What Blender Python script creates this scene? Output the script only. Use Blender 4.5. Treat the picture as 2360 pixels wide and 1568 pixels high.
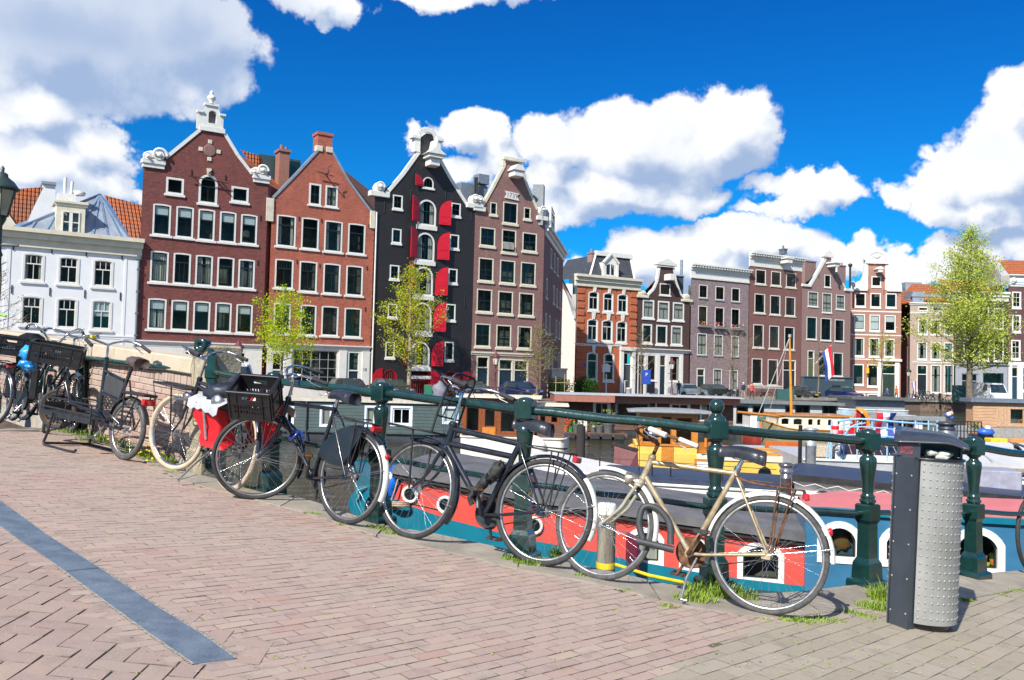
import bpy,math,random
from mathutils import Vector,Matrix,noise
random.seed(7)
sc = bpy.context.scene
for o in list(bpy.data.objects): bpy.data.objects.remove(o)
COL = sc.collection
R = math.radians
# ------------------------------------------------------------------ camera
FPX,CXP,CYP = 2000.0,1180.0,784.0
PITCH = math.atan(78/2000.0); ROLL = R(1.45)
CAM = Vector((0,0,1.22))
_f = Vector((0,math.cos(PITCH),math.sin(PITCH)))
_r0 = Vector((1,0,0)); _u0 = Vector((0,-math.sin(PITCH),math.cos(PITCH)))
CR = _r0*math.cos(ROLL) + _u0*math.sin(ROLL); CU = _u0*math.cos(ROLL) - _r0*math.sin(ROLL)
cd = bpy.data.cameras.new('camera'); cam = bpy.data.objects.new('camera',cd); COL.objects.link(cam)
cd.sensor_width = 36.0; cd.lens = 36.0*FPX/2360.0; cd.clip_start = 0.05; cd.clip_end = 6000
M3 = Matrix((CR,CU,-_f)).transposed()
cam.matrix_world = Matrix.Translation(CAM) @ M3.to_4x4()
sc.camera = cam
def ray(px,py): return _f*FPX + CR*(px-CXP) - CU*(py-CYP)
def W(px,py,Y):                       # the point at depth Y behind a photo pixel
    d = ray(px,py); return CAM + d*(Y/d.y)
def gz(x,y=0): x = max(-9.0,min(6.0,x)); return -0.085*x
def G(px,py,dz=0):                    # the point of the sloping pavement behind a pixel
    d = ray(px,py); t = 0.001
    k = (CAM.z - dz + 0.0)/(-d.z - 0.085*d.x)
    p = CAM + d*k; return Vector((p.x,p.y,gz(p.x)+dz))
# ------------------------------------------------------------------ light
SAZ = R(60); SEL = R(41)               # direction the light travels (from +X towards +Y), elevation
sv = Vector((-math.cos(SAZ)*math.cos(SEL),-math.sin(SAZ)*math.cos(SEL),math.sin(SEL)))
sl = bpy.data.lights.new('sun','SUN'); so = bpy.data.objects.new('sun',sl); COL.objects.link(so)
sl.energy = 4.8; sl.angle = R(0.53); sl.color = (1.0,0.955,0.88)
so.rotation_euler = sv.to_track_quat('Z','Y').to_euler()
sc.view_settings.view_transform = 'Standard'; sc.view_settings.look = 'None'
sc.view_settings.gamma = 1.0; sc.view_settings.exposure = 0.60
sc.view_settings.use_curve_mapping = False
sc.render.film_transparent = False
sc.cycles.max_bounces = 8; sc.cycles.transparent_max_bounces = 12; sc.cycles.sample_clamp_indirect = 6
sc.cycles.use_denoising = True
# ------------------------------------------------------------------ world: Nishita sky with procedural clouds
class NT:
    def __init__(s,tree): s.t = tree; s.n = tree.nodes; s.l = tree.links
    def N(s,ty,**k):
        n = s.n.new(ty)
        for a,b in k.items():
            if a == 'inp':
                for i,v in b.items():
                    if hasattr(v,'is_output') or isinstance(v,bpy.types.NodeSocket): s.l.new(v,n.inputs[i])
                    else: n.inputs[i].default_value = v
            else: setattr(n,a,b)
        return n
    def math(s,op,a,b=None,c=None,clamp=False):
        n = s.n.new('ShaderNodeMath'); n.operation = op; n.use_clamp = clamp
        for i,v in enumerate((a,b,c)):
            if v is None: continue
            if isinstance(v,bpy.types.NodeSocket): s.l.new(v,n.inputs[i])
            else: n.inputs[i].default_value = v
        return n.outputs[0]
    def vmath(s,op,a,b=None):
        n = s.n.new('ShaderNodeVectorMath'); n.operation = op
        for i,v in enumerate((a,b)):
            if v is None: continue
            if isinstance(v,bpy.types.NodeSocket): s.l.new(v,n.inputs[i])
            else: n.inputs[i].default_value = v
        return n.outputs[0]
    def mix(s,f,a,b,blend='MIX'):
        n = s.n.new('ShaderNodeMix'); n.data_type = 'RGBA'; n.blend_type = blend
        for i,v in ((0,f),(6,a),(7,b)):
            if isinstance(v,bpy.types.NodeSocket): s.l.new(v,n.inputs[i])
            elif i == 0: n.inputs[i].default_value = v
            else: n.inputs[i].default_value = (*v[:3],1)
        return n.outputs[2]
    def ramp(s,v,pts):
        n = s.n.new('ShaderNodeValToRGB'); s.l.new(v,n.inputs[0]); e = n.color_ramp.elements
        while len(e) < len(pts): e.new(0.5)
        for k,(p,c) in zip(e,pts): k.position = p; k.color = (*c,1) if len(c) == 3 else c
        return n.outputs[0]
    def smooth(s,v,a,b):
        n = s.n.new('ShaderNodeMapRange'); n.interpolation_type = 'SMOOTHSTEP'
        s.l.new(v,n.inputs[0]); n.inputs[1].default_value = a; n.inputs[2].default_value = b
        return n.outputs[0]
world = bpy.data.worlds.new('World'); sc.world = world; world.use_nodes = True
world.cycles.sampling_method = 'MANUAL'; world.cycles.sample_map_resolution = 512
wt = world.node_tree; wt.nodes.clear()
def azel(px,py):
    d = ray(px,py).normalized(); return (math.atan2(d.x,d.y),math.asin(d.z))
# cloud banks: centre x, y, half width, half height as seen, weight
CLOUDS = [(170,70,400,215,1.35),(430,110,215,150,1.2),(80,230,260,90,1.05),(500,90,120,110,.8),
 (60,370,270,120,1.05),(215,335,110,95,.9),(10,440,240,90,1.0),(310,450,60,32,.6),(230,425,90,60,.8),
 (760,-5,190,58,.85),(1080,-22,300,50,.9),
 (1500,325,255,150,1.3),(1640,315,190,125,1.1),(1270,330,120,85,.95),(1420,430,230,85,1.05),(1740,340,95,45,.65),(1540,450,190,55,.8),
 (1085,312,100,78,1.05),(1130,370,75,80,.9),(985,305,50,42,.6),(1050,400,80,36,.7),(1265,385,85,100,.95),(1340,440,150,85,1.0),(1250,490,80,50,.85),(1650,445,80,38,.6),
 
 (1570,600,290,95,1.2),(1420,620,130,60,.95),(1740,560,190,70,1.05),(1880,590,90,60,.8),(1650,540,150,50,.9),
 (1880,455,150,50,.85),(1935,425,62,42,.7),(1770,430,75,36,.6),(1800,485,130,34,.7),
 (2310,360,200,150,1.25),(2345,250,120,105,.95),(2190,420,130,92,1.0),(2065,445,50,55,.55),(2260,470,210,72,1.0),(2160,350,90,45,.6),
 (2120,640,160,50,.8),(2200,600,130,75,.85),(2310,560,95,75,.8),(2010,605,75,50,.75),(1950,620,90,50,.7),(2330,520,60,30,.6)]
def make_group(detail):
    grp = bpy.data.node_groups.new('cloud_density','ShaderNodeTree')
    _build_group(grp,detail); return grp
def _build_group(grp,detail):
    grp.interface.new_socket('Az',in_out='INPUT',socket_type='NodeSocketFloat')
    grp.interface.new_socket('El',in_out='INPUT',socket_type='NodeSocketFloat')
    grp.interface.new_socket('Density',in_out='OUTPUT',socket_type='NodeSocketFloat')
    g = NT(grp); gi = g.N('NodeGroupInput'); go = g.N('NodeGroupOutput')
    cv = g.N('ShaderNodeCombineXYZ',inp={0: gi.outputs[0],1: gi.outputs[1]}).outputs[0]
    n1 = g.N('ShaderNodeTexNoise',inp={'Vector': cv,'Scale': 9.0,'Detail': 5.0 if detail else 3.0,'Roughness': .62})
    wv = g.vmath('MULTIPLY',g.vmath('SUBTRACT',n1.outputs['Color'],(.5,.5,.5)),(.13,.10,0))
    pv = g.vmath('ADD',cv,wv)
    acc = None
    for (cx,cy,rx,ry,wgt) in CLOUDS:
        if not detail and rx*ry < 5200: continue
        a0,e0 = azel(cx,cy)
        ax = abs(azel(cx+rx,cy)[0]-azel(cx-rx,cy)[0])/2*1.12; ey = abs(azel(cx,cy-ry)[1]-azel(cx,cy+ry)[1])/2*1.12
        mp = g.N('ShaderNodeMapping',vector_type='TEXTURE')
        g.l.new(pv,mp.inputs[0]); mp.inputs[1].default_value = (a0,e0,0); mp.inputs[3].default_value = (ax,ey,1)
        gr = g.N('ShaderNodeTexGradient',gradient_type='SPHERICAL'); g.l.new(mp.outputs[0],gr.inputs[0])
        v = g.math('MULTIPLY',gr.outputs['Fac'],wgt)
        acc = v if acc is None else g.math('MAXIMUM',acc,v)
    # generic fair-weather clouds outside the part of the sky that the photograph shows
    n3 = g.N('ShaderNodeTexNoise',inp={'Vector': cv,'Scale': 1.9,'Detail': 2.0})
    azo = g.smooth(g.math('ABSOLUTE',gi.outputs[0]),.62,.8)
    elo = g.smooth(gi.outputs[1],.47,.6)
    outm = g.math('MAXIMUM',azo,elo)
    gen = g.math('MULTIPLY',g.math('MULTIPLY',g.math('SUBTRACT',n3.outputs['Fac'],.47),4.2),outm)
    acc = g.math('MAXIMUM',acc,gen)
    if not detail: g.l.new(acc,go.inputs[0]); return
    n2 = g.N('ShaderNodeTexNoise',inp={'Vector': cv,'Scale': 26.0,'Detail': 8.0,'Roughness': .6})
    vr = g.N('ShaderNodeTexVoronoi',feature='SMOOTH_F1',inp={'Vector': g.vmath('ADD',cv,g.vmath('MULTIPLY',n2.outputs['Color'],(.03,.03,0))),'Scale': 21.0,'Smoothness': .6})
    det = g.math('ADD',g.math('MULTIPLY',g.math('SUBTRACT',n2.outputs['Fac'],.5),.46),g.math('MULTIPLY',g.math('SUBTRACT',.42,vr.outputs['Distance']),.34))
    g.l.new(g.math('ADD',acc,g.math('MULTIPLY',det,g.smooth(acc,0,.25))),go.inputs[0])
GD = make_group(True); GS = make_group(False)
w = NT(wt)
tc = w.N('ShaderNodeTexCoord'); sx = w.N('ShaderNodeSeparateXYZ',inp={0: tc.outputs['Generated']})
az = w.math('ARCTAN2',sx.outputs[0],sx.outputs[1]); el = w.math('ARCSINE',sx.outputs[2])
def dens(a,e,gg=None):
    n = w.N('ShaderNodeGroup'); n.node_tree = gg or GD; w.l.new(a,n.inputs[0]); w.l.new(e,n.inputs[1]); return n.outputs[0]
d0 = dens(az,el)
d1 = dens(w.math('SUBTRACT',az,.015),w.math('ADD',el,.026),GS)
sky = w.N('ShaderNodeTexSky',sky_type='NISHITA',sun_disc=False,sun_elevation=SEL,altitude=0,air_density=1.0,dust_density=.25,ozone_density=4.0)
sky.sun_rotation = math.atan2(sv.x,sv.y)
skc = w.mix(1.0,sky.outputs[0],(.02,.43,1.02),'MULTIPLY')
skc = w.mix(w.smooth(el,.55,-.02),skc,w.mix(1.0,sky.outputs[0],(.04,.66,1.08),'MULTIPLY'))
mask = w.smooth(d0,.15,.33)
lit = w.smooth(w.math('MULTIPLY',w.math('SUBTRACT',d0,d1),2.6),-1.25,.55)
thick = w.smooth(d0,.45,1.25)
grey = w.math('MULTIPLY',w.smooth(el,.26,.33),w.smooth(az,-.17,-.36))      # the heavy bank at upper left
lit2 = w.math('MULTIPLY',lit,w.math('SUBTRACT',1.0,w.math('MULTIPLY',grey,w.math('ADD',.58,w.math('MULTIPLY',thick,.30)))))
nz = w.N('ShaderNodeTexNoise',inp={'Vector': w.N('ShaderNodeCombineXYZ',inp={0: az,1: el}).outputs[0],'Scale': 14.0,'Detail': 4.0,'Roughness': .6})
lit2 = w.math('MULTIPLY',lit2,w.math('ADD',.70,w.math('MULTIPLY',nz.outputs['Fac'],.58)),clamp=True)
ccol = w.mix(lit2,(2.9,3.9,5.8),(8.0,8.15,8.4))
fin = w.mix(mask,skc,ccol)
bg = w.N('ShaderNodeBackground',inp={'Strength': 0.085}); w.l.new(fin,bg.inputs[0])
ow = w.N('ShaderNodeOutputWorld'); w.l.new(bg.outputs[0],ow.inputs[0])
# ------------------------------------------------------------------ materials
MATS = {}
def mat(name,col,rough=.6,metal=0.0,var=.12,vs=6.0,bump=0.0,bs=60.0,col2=None,coat=0.0,spec=.5,dirt=0.0,vec='Object',stretch=(1,1,1)):
    if name in MATS: return MATS[name]
    m = bpy.data.materials.new(name); m.use_nodes = True; t = NT(m.node_tree)
    b = t.n['Principled BSDF']; b.inputs['Roughness'].default_value = rough; b.inputs['Metallic'].default_value = metal
    b.inputs['Specular IOR Level'].default_value = spec
    b.inputs['Coat Weight'].default_value = coat; b.inputs['Coat Roughness'].default_value = .08
    tcn = t.N('ShaderNodeTexCoord'); v = tcn.outputs[vec]
    if stretch != (1,1,1): v = t.vmath('MULTIPLY',v,stretch)
    oi = t.N('ShaderNodeObjectInfo')
    v = t.vmath('ADD',v,t.N('ShaderNodeCombineXYZ',inp={0: t.math('MULTIPLY',oi.outputs['Random'],37.0)}).outputs[0])
    n = t.N('ShaderNodeTexNoise',inp={'Vector': v,'Scale': vs,'Detail': 6.0,'Roughness': .65})
    c = Vector(col[:3]); lo = c*(1-var*2); hi = c*(1+var*1.6)
    if col2: lo,hi = c,Vector(col2[:3])
    cc = t.ramp(n.outputs['Fac'],[(.3,tuple(lo)),(.7,tuple(hi))])
    if dirt:
        nd = t.N('ShaderNodeTexNoise',inp={'Vector': v,'Scale': vs*.35,'Detail': 8.0,'Roughness': .75})
        cc = t.mix(t.math('MULTIPLY',t.smooth(nd.outputs['Fac'],.5,.72),dirt),cc,(.07,.06,.05))
    t.l.new(cc,b.inputs['Base Color'])
    rr = t.math('ADD',t.math('MULTIPLY',t.math('SUBTRACT',n.outputs['Fac'],.5),.25),rough,clamp=True); t.l.new(rr,b.inputs['Roughness'])
    if bump:
        nb = t.N('ShaderNodeTexNoise',inp={'Vector': v,'Scale': bs,'Detail': 4.0})
        bn = t.N('ShaderNodeBump',inp={'Strength': bump,'Distance': .01,'Height': nb.outputs['Fac']}); t.l.new(bn.outputs[0],b.inputs['Normal'])
    MATS[name] = m; return m
def brickmat(name,c1,c2,mortar,scale=1.0,bw=.21,bh=.068,mort=.009,wash=.25,rough=.8,washcol=None):
    if name in MATS: return MATS[name]
    m = bpy.data.materials.new(name); m.use_nodes = True; t = NT(m.node_tree); b = t.n['Principled BSDF']
    tcn = t.N('ShaderNodeTexCoord'); s = t.N('ShaderNodeSeparateXYZ',inp={0: tcn.outputs['Object']})
    ge = t.N('ShaderNodeNewGeometry')
    v = t.N('ShaderNodeCombineXYZ',inp={0: t.math('ADD',s.outputs[0],s.outputs[1]),1: s.outputs[2]}).outputs[0]
    bt = t.N('ShaderNodeTexBrick',inp={'Vector': v,'Color1': (*c1,1),'Color2': (*c2,1),'Mortar': (*mortar,1),'Scale': 1.0,'Mortar Size': mort,'Brick Width': bw,'Row Height': bh,'Bias': 0.0})
    n = t.N('ShaderNodeTexNoise',inp={'Vector': tcn.outputs['Object'],'Scale': .55,'Detail': 7.0,'Roughness': .7})
    n2 = t.N('ShaderNodeTexNoise',inp={'Vector': t.vmath('MULTIPLY',tcn.outputs['Object'],(1,1,3)),'Scale': 5.0,'Detail': 5.0})
    wc = washcol or tuple(min(1,x*1.35) for x in c2)
    n4 = t.N('ShaderNodeTexNoise',inp={'Vector': t.vmath('MULTIPLY',tcn.outputs['Object'],(3.0,3.0,.35)),'Scale': 1.0,'Detail': 5.0,'Roughness': .7})
    c = t.mix(t.math('MULTIPLY',t.smooth(n.outputs['Fac'],.42,.72),wash*2.4),bt.outputs[0],wc)
    c = t.mix(t.math('MULTIPLY',t.smooth(n4.outputs['Fac'],.52,.8),.4),c,tuple(x*.45 for x in c1))
    c = t.mix(t.math('MULTIPLY',t.smooth(n2.outputs['Fac'],.4,.75),.35),c,tuple(x*.6 for x in c1))
    t.l.new(c,b.inputs['Base Color']); b.inputs['Roughness'].default_value = rough
    bn = t.N('ShaderNodeBump',inp={'Strength': .5,'Distance': .01,'Height': bt.outputs['Fac']}); bn.invert = True
    t.l.new(bn.outputs[0],b.inputs['Normal'])
    MATS[name] = m; return m
def rooftile(name,c1,c2,axis=0,w=.24,h=.30):
    if name in MATS: return MATS[name]
    m = bpy.data.materials.new(name); m.use_nodes = True; t = NT(m.node_tree); b = t.n['Principled BSDF']
    tcn = t.N('ShaderNodeTexCoord'); s = t.N('ShaderNodeSeparateXYZ',inp={0: tcn.outputs['Object']})
    hx,hz = s.outputs[axis],s.outputs[2]
    v = t.N('ShaderNodeCombineXYZ',inp={0: hx,1: hz}).outputs[0]
    bt = t.N('ShaderNodeTexBrick',offset=0.0,inp={'Vector': v,'Color1': (*c1,1),'Color2': (*c2,1),'Mortar': (.12,.04,.02,1),'Scale': 1.0,'Mortar Size': .035,'Brick Width': w,'Row Height': h,'Bias': .1})
    n = t.N('ShaderNodeTexNoise',inp={'Vector': tcn.outputs['Object'],'Scale': 1.2,'Detail': 6.0})
    c = t.mix(t.math('MULTIPLY',t.smooth(n.outputs['Fac'],.52,.7),.5),bt.outputs[0],(.16,.09,.06))
    t.l.new(c,b.inputs['Base Color']); b.inputs['Roughness'].default_value = .75
    wv_ = t.math('ADD',t.math('SINE',t.math('MULTIPLY',hx,2*math.pi/w)),t.math('MULTIPLY',t.math('FRACT',t.math('DIVIDE',hz,h)),-1.2))
    bn = t.N('ShaderNodeBump',inp={'Strength': .9,'Distance': .05,'Height': wv_}); t.l.new(bn.outputs[0],b.inputs['Normal'])
    MATS[name] = m; return m
def glassmat(name,tint=(.80,.84,.80),fac=.12,rough=.02,refl=(.52,.40,.30)):
    if name in MATS: return MATS[name]
    m = bpy.data.materials.new(name); m.use_nodes = True; t = NT(m.node_tree); t.n.clear()
    tr = t.N('ShaderNodeBsdfTransparent',inp={0: (*tint,1)})
    tcn = t.N('ShaderNodeTexCoord'); oi = t.N('ShaderNodeObjectInfo')
    nn = t.N('ShaderNodeTexNoise',inp={'Vector': tcn.outputs['Object'],'Scale': 1.1,'Detail': 1.0})
    bn = t.N('ShaderNodeBump',inp={'Strength': .12,'Distance': .05,'Height': nn.outputs['Fac']})
    gl = t.N('ShaderNodeBsdfGlossy',inp={'Color': (*refl,1),'Roughness': rough,'Normal': bn.outputs[0]})
    fr = t.N('ShaderNodeFresnel',inp={'IOR': 1.45})
    f = t.math('ADD',t.math('MULTIPLY',fr.outputs[0],.32),t.math('MULTIPLY',t.math('POWER',oi.outputs['Random'],2.0),fac),clamp=True)
    mx = t.N('ShaderNodeMixShader'); t.l.new(f,mx.inputs[0]); t.l.new(tr.outputs[0],mx.inputs[1]); t.l.new(gl.outputs[0],mx.inputs[2])
    o = t.N('ShaderNodeOutputMaterial'); t.l.new(mx.outputs[0],o.inputs[0]); MATS[name] = m; return m
white = mat('white_paint',(.70,.685,.64),.5,var=.04,vs=3,dirt=.12)
cream = mat('cream_paint',(.66,.61,.47),.55,var=.05,vs=2,dirt=.2)
sashdk = mat('dark_sash_paint',(.012,.02,.018),.35,var=.1)
black = mat('black_paint',(.012,.013,.016),.35,var=.2,coat=.2)
glass = glassmat('window_glass')
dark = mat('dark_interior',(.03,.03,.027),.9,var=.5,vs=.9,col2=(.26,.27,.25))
blindm = mat('pale_blind',(.72,.80,.84),.8,var=.03)
curtm = mat('pale_curtain',(.5,.5,.47),.85,var=.2,vs=5,stretch=(6,6,.3))
# ------------------------------------------------------------------ mesh helpers
class MB:
    def __init__(s): s.v = []; s.f = []; s.m = []; s.s = []; s.M = None; s.fn = None
    def add(s,vs,fs,mi=0,sm=False):
        b = len(s.v)
        if s.M is not None: vs = [s.M @ Vector(p) for p in vs]
        if s.fn: vs = [s.fn(Vector(p)) for p in vs]
        s.v += [tuple(p) for p in vs]; s.f += [[b+i for i in f] for f in fs]; s.m += [mi]*len(fs); s.s += [sm]*len(fs); return s
    def box(s,x0,x1,y0,y1,z0,z1,mi=0,c=0):
        if c <= 0:
            v = [(x,y,z) for z in (z0,z1) for y in (y0,y1) for x in (x0,x1)]
            return s.add(v,[(0,2,3,1),(4,5,7,6),(0,1,5,4),(2,6,7,3),(0,4,6,2),(1,3,7,5)],mi)
        v = []; idx = {}
        for ix,x in enumerate((x0,x1)):
            for iy,y in enumerate((y0,y1)):
                for iz,z in enumerate((z0,z1)):
                    sx,sy,sz = (1-2*ix)*c,(1-2*iy)*c,(1-2*iz)*c
                    for a,p in enumerate(((x,y+sy,z+sz),(x+sx,y,z+sz),(x+sx,y+sy,z))):
                        idx[ix,iy,iz,a] = len(v); v.append(p)
        I = idx; f = []
        for k in (0,1):
            f.append([I[k,0,0,0],I[k,0,1,0],I[k,1,1,0],I[k,1,0,0]] if k == 0 else [I[k,0,0,0],I[k,1,0,0],I[k,1,1,0],I[k,0,1,0]])
            f.append([I[0,k,0,1],I[1,k,0,1],I[1,k,1,1],I[0,k,1,1]] if k == 0 else [I[0,k,0,1],I[0,k,1,1],I[1,k,1,1],I[1,k,0,1]])
            f.append([I[0,0,k,2],I[0,1,k,2],I[1,1,k,2],I[1,0,k,2]] if k == 0 else [I[0,0,k,2],I[1,0,k,2],I[1,1,k,2],I[0,1,k,2]])
        for a in (0,1):
            for b in (0,1):
                f.append([I[a,b,0,0],I[a,b,1,0],I[a,b,1,1],I[a,b,0,1]])
                f.append([I[0,a,b,1],I[1,a,b,1],I[1,a,b,2],I[0,a,b,2]])
                f.append([I[a,0,b,0],I[a,1,b,0],I[a,1,b,2],I[a,0,b,2]])
                for d in (0,1): f.append([I[a,b,d,0],I[a,b,d,1],I[a,b,d,2]])
        return s.add(v,f,mi)
    def beam(s,p,q,w,h=None,mi=0,up=(0,0,1)):
        p,q = Vector(p),Vector(q); h = h or w; d = (q-p).normalized(); u = Vector(up)
        if abs(d.dot(u)) > .98: u = Vector((0,1,0))
        a = d.cross(u).normalized()*(w/2); b = a.cross(d).normalized()*(h/2)
        v = [x+i*a+j*b for x in (p,q) for i,j in ((-1,-1),(1,-1),(1,1),(-1,1))]
        return s.add(v,[(3,2,1,0),(4,5,6,7),(0,1,5,4),(1,2,6,5),(2,3,7,6),(3,0,4,7)],mi)
    def tube(s,path,r,seg=8,mi=0,caps=True,closed=False,flat=1.0):
        P = [Vector(p) for p in path]; n = len(P); rr = r if isinstance(r,(list,tuple)) else [r]*n
        T = []
        for i in range(n):
            a = P[(i-1) % n] if (i > 0 or closed) else P[i]; b = P[(i+1) % n] if (i < n-1 or closed) else P[i]
            d = b-a; T.append(d.normalized() if d.length > 1e-9 else Vector((0,0,1)))
        u = Vector((0,0,1)) if abs(T[0].z) < .9 else Vector((1,0,0))
        u = (u-T[0]*u.dot(T[0])).normalized(); v = []
        for i in range(n):
            u = (u-T[i]*u.dot(T[i])).normalized(); w_ = T[i].cross(u)
            for k in range(seg):
                a = 2*math.pi*k/seg; v.append(P[i]+(u*math.cos(a)*flat+w_*math.sin(a))*rr[i])
        f = []
        for i in range(n if closed else n-1):
            j = (i+1) % n
            for k in range(seg): l = (k+1) % seg; f.append((i*seg+k,i*seg+l,j*seg+l,j*seg+k))
        s.add(v,f,mi,True)
        if caps and not closed:
            s.add(v[:seg],[tuple(range(seg))[::-1]],mi); s.add(v[-seg:],[tuple(range(seg))],mi)
        return s
    def lathe(s,prof,o=(0,0,0),seg=16,mi=0,sm=True,axis=None):
        v = []; o = Vector(o)
        Q = Vector((0,0,1)).rotation_difference(Vector(axis)) if axis else None
        for (r,z) in prof:
            for k in range(seg):
                a = 2*math.pi*k/seg; p = Vector((r*math.cos(a),r*math.sin(a),z))
                if Q: p = Q @ p
                v.append(o+p)
        f = [(i*seg+k,i*seg+(k+1) % seg,(i+1)*seg+(k+1) % seg,(i+1)*seg+k) for i in range(len(prof)-1) for k in range(seg)]
        s.add(v,f,mi,sm)
        if prof[0][0] > 1e-5: s.add(v[:seg],[tuple(range(seg))[::-1]],mi)
        if prof[-1][0] > 1e-5: s.add(v[-seg:],[tuple(range(seg))],mi)
        return s
    def torus(s,c,axis,Rr,r,seg=40,rs=8,mi=0,flat=1.0,a0=0,a1=2*math.pi):
        Q = Vector((0,0,1)).rotation_difference(Vector(axis)); c = Vector(c); full = abs(a1-a0-2*math.pi) < 1e-6
        n = seg if full else seg+1; v = []
        for i in range(n):
            a = a0+(a1-a0)*i/seg
            for k in range(rs):
                b = 2*math.pi*k/rs; q = Rr+r*math.cos(b)
                v.append(c+Q @ Vector((q*math.cos(a),q*math.sin(a),r*flat*math.sin(b))))
        f = []
        for i in range(seg):
            j = (i+1) % n
            for k in range(rs): l = (k+1) % rs; f.append((i*rs+k,j*rs+k,j*rs+l,i*rs+l))
        return s.add(v,f,mi,True)
    def prism(s,poly,y0,y1,mi=0,ax='y',sm=False):
        n = len(poly)
        mk = {'y': lambda p,t: (p[0],t,p[1]),'x': lambda p,t: (t,p[0],p[1]),'z': lambda p,t: (p[0],p[1],t)}[ax]
        v = [mk(p,y0) for p in poly]+[mk(p,y1) for p in poly]
        s.add(v,[tuple(range(n)),tuple(range(2*n-1,n-1,-1))],mi)
        return s.add(v,[(i,i+n,(i+1) % n+n,(i+1) % n) for i in range(n)],mi,sm)
    def quad(s,*p,mi=0): return s.add(list(p),[tuple(range(len(p)))],mi)
    def sphere(s,c,r,seg=12,rings=8,mi=0,sc_=(1,1,1),jit=0):
        c = Vector(c); v = []
        for i in range(rings+1):
            t = math.pi*i/rings
            for k in range(seg):
                a = 2*math.pi*k/seg; q = Vector((math.sin(t)*math.cos(a)*sc_[0],math.sin(t)*math.sin(a)*sc_[1],math.cos(t)*sc_[2]))*r
                if jit: q *= 1+jit*noise.noise(q*(3/r)+c)
                v.append(c+q)
        return s.add(v,[(i*seg+k,(i+1)*seg+k,(i+1)*seg+(k+1) % seg,i*seg+(k+1) % seg) for i in range(rings) for k in range(seg)],mi,True)
    def build(s,name,mats,parent=None,label=None,cat=None,group=None,kind=None):
        me = bpy.data.meshes.new(name); me.from_pydata(s.v,[],s.f)
        for m in (mats if isinstance(mats,(list,tuple)) else [mats]): me.materials.append(m)
        me.polygons.foreach_set('material_index',s.m); me.polygons.foreach_set('use_smooth',s.s); me.update()
        o = bpy.data.objects.new(name,me); COL.objects.link(o)
        if parent is not None: o.parent = parent
        return tag(o,label,cat,group,kind)
def tag(o,label=None,cat=None,group=None,kind=None):
    for k,v in (('label',label),('category',cat),('group',group),('kind',kind)):
        if v: o[k] = v
    return o
def empty(name,M,label=None,cat=None,group=None,kind=None):
    o = bpy.data.objects.new(name,None); COL.objects.link(o); o.empty_display_size = .1
    o.matrix_world = M; return tag(o,label,cat,group,kind)
def copytree(o,parent=None,M=None):
    c = o.copy(); COL.objects.link(c); c.parent = parent
    if M is not None: c.matrix_world = M
    for ch in list(o.children): copytree(ch,c)
    return c
def catmull(P,n=6,closed=False):
    P = [Vector(p) for p in P]; out = []; L = len(P)
    for i in range(L if closed else L-1):
        g_ = lambda k: P[k % L] if closed else P[max(0,min(L-1,k))]
        a,b,c,d = g_(i-1),g_(i),g_(i+1),g_(i+2)
        for j in range(n):
            t = j/n; out.append(.5*((2*b)+(c-a)*t+(2*a-5*b+4*c-d)*t*t+(3*b-a-3*c+d)*t*t*t))
    if not closed: out.append(P[-1])
    return out
class Root:
    """a thing whose local frame is x = to the right along its front, y = away, z = up"""
    def __init__(s,name,origin,ang,T=(0,0,1),**k):
        s.M = Matrix.Translation(origin) @ Matrix.Rotation(ang,4,'Z'); s.e = empty(name,s.M,**k); s.I = s.M.inverted(); s.T = T; s.ang = ang
        s.cam = s.I @ CAM; s.R3 = s.I.to_3x3()
    def uz(s,x,y,back=0):
        d = s.R3 @ ray(s.T[0]+x*s.T[2],s.T[1]+y*s.T[2]); t = (back-s.cam.y)/d.y; p = s.cam+d*t; return (p.x,p.z)
    def P(s,x,y,back=0): u = s.uz(x,y,back); return Vector((u[0],back,u[1]))
    def rect(s,r,back=0):
        x0,y0,x1,y1 = r[:4]; xm,ym = (x0+x1)/2,(y0+y1)/2
        return (s.uz(x0,ym,back)[0],s.uz(x1,ym,back)[0],s.uz(xm,y1,back)[1],s.uz(xm,y0,back)[1])
    def part(s,name,mb,mats,parent=None,label=None,kind=None): return mb.build(name,mats,parent or s.e,label=label,kind=kind)
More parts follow.
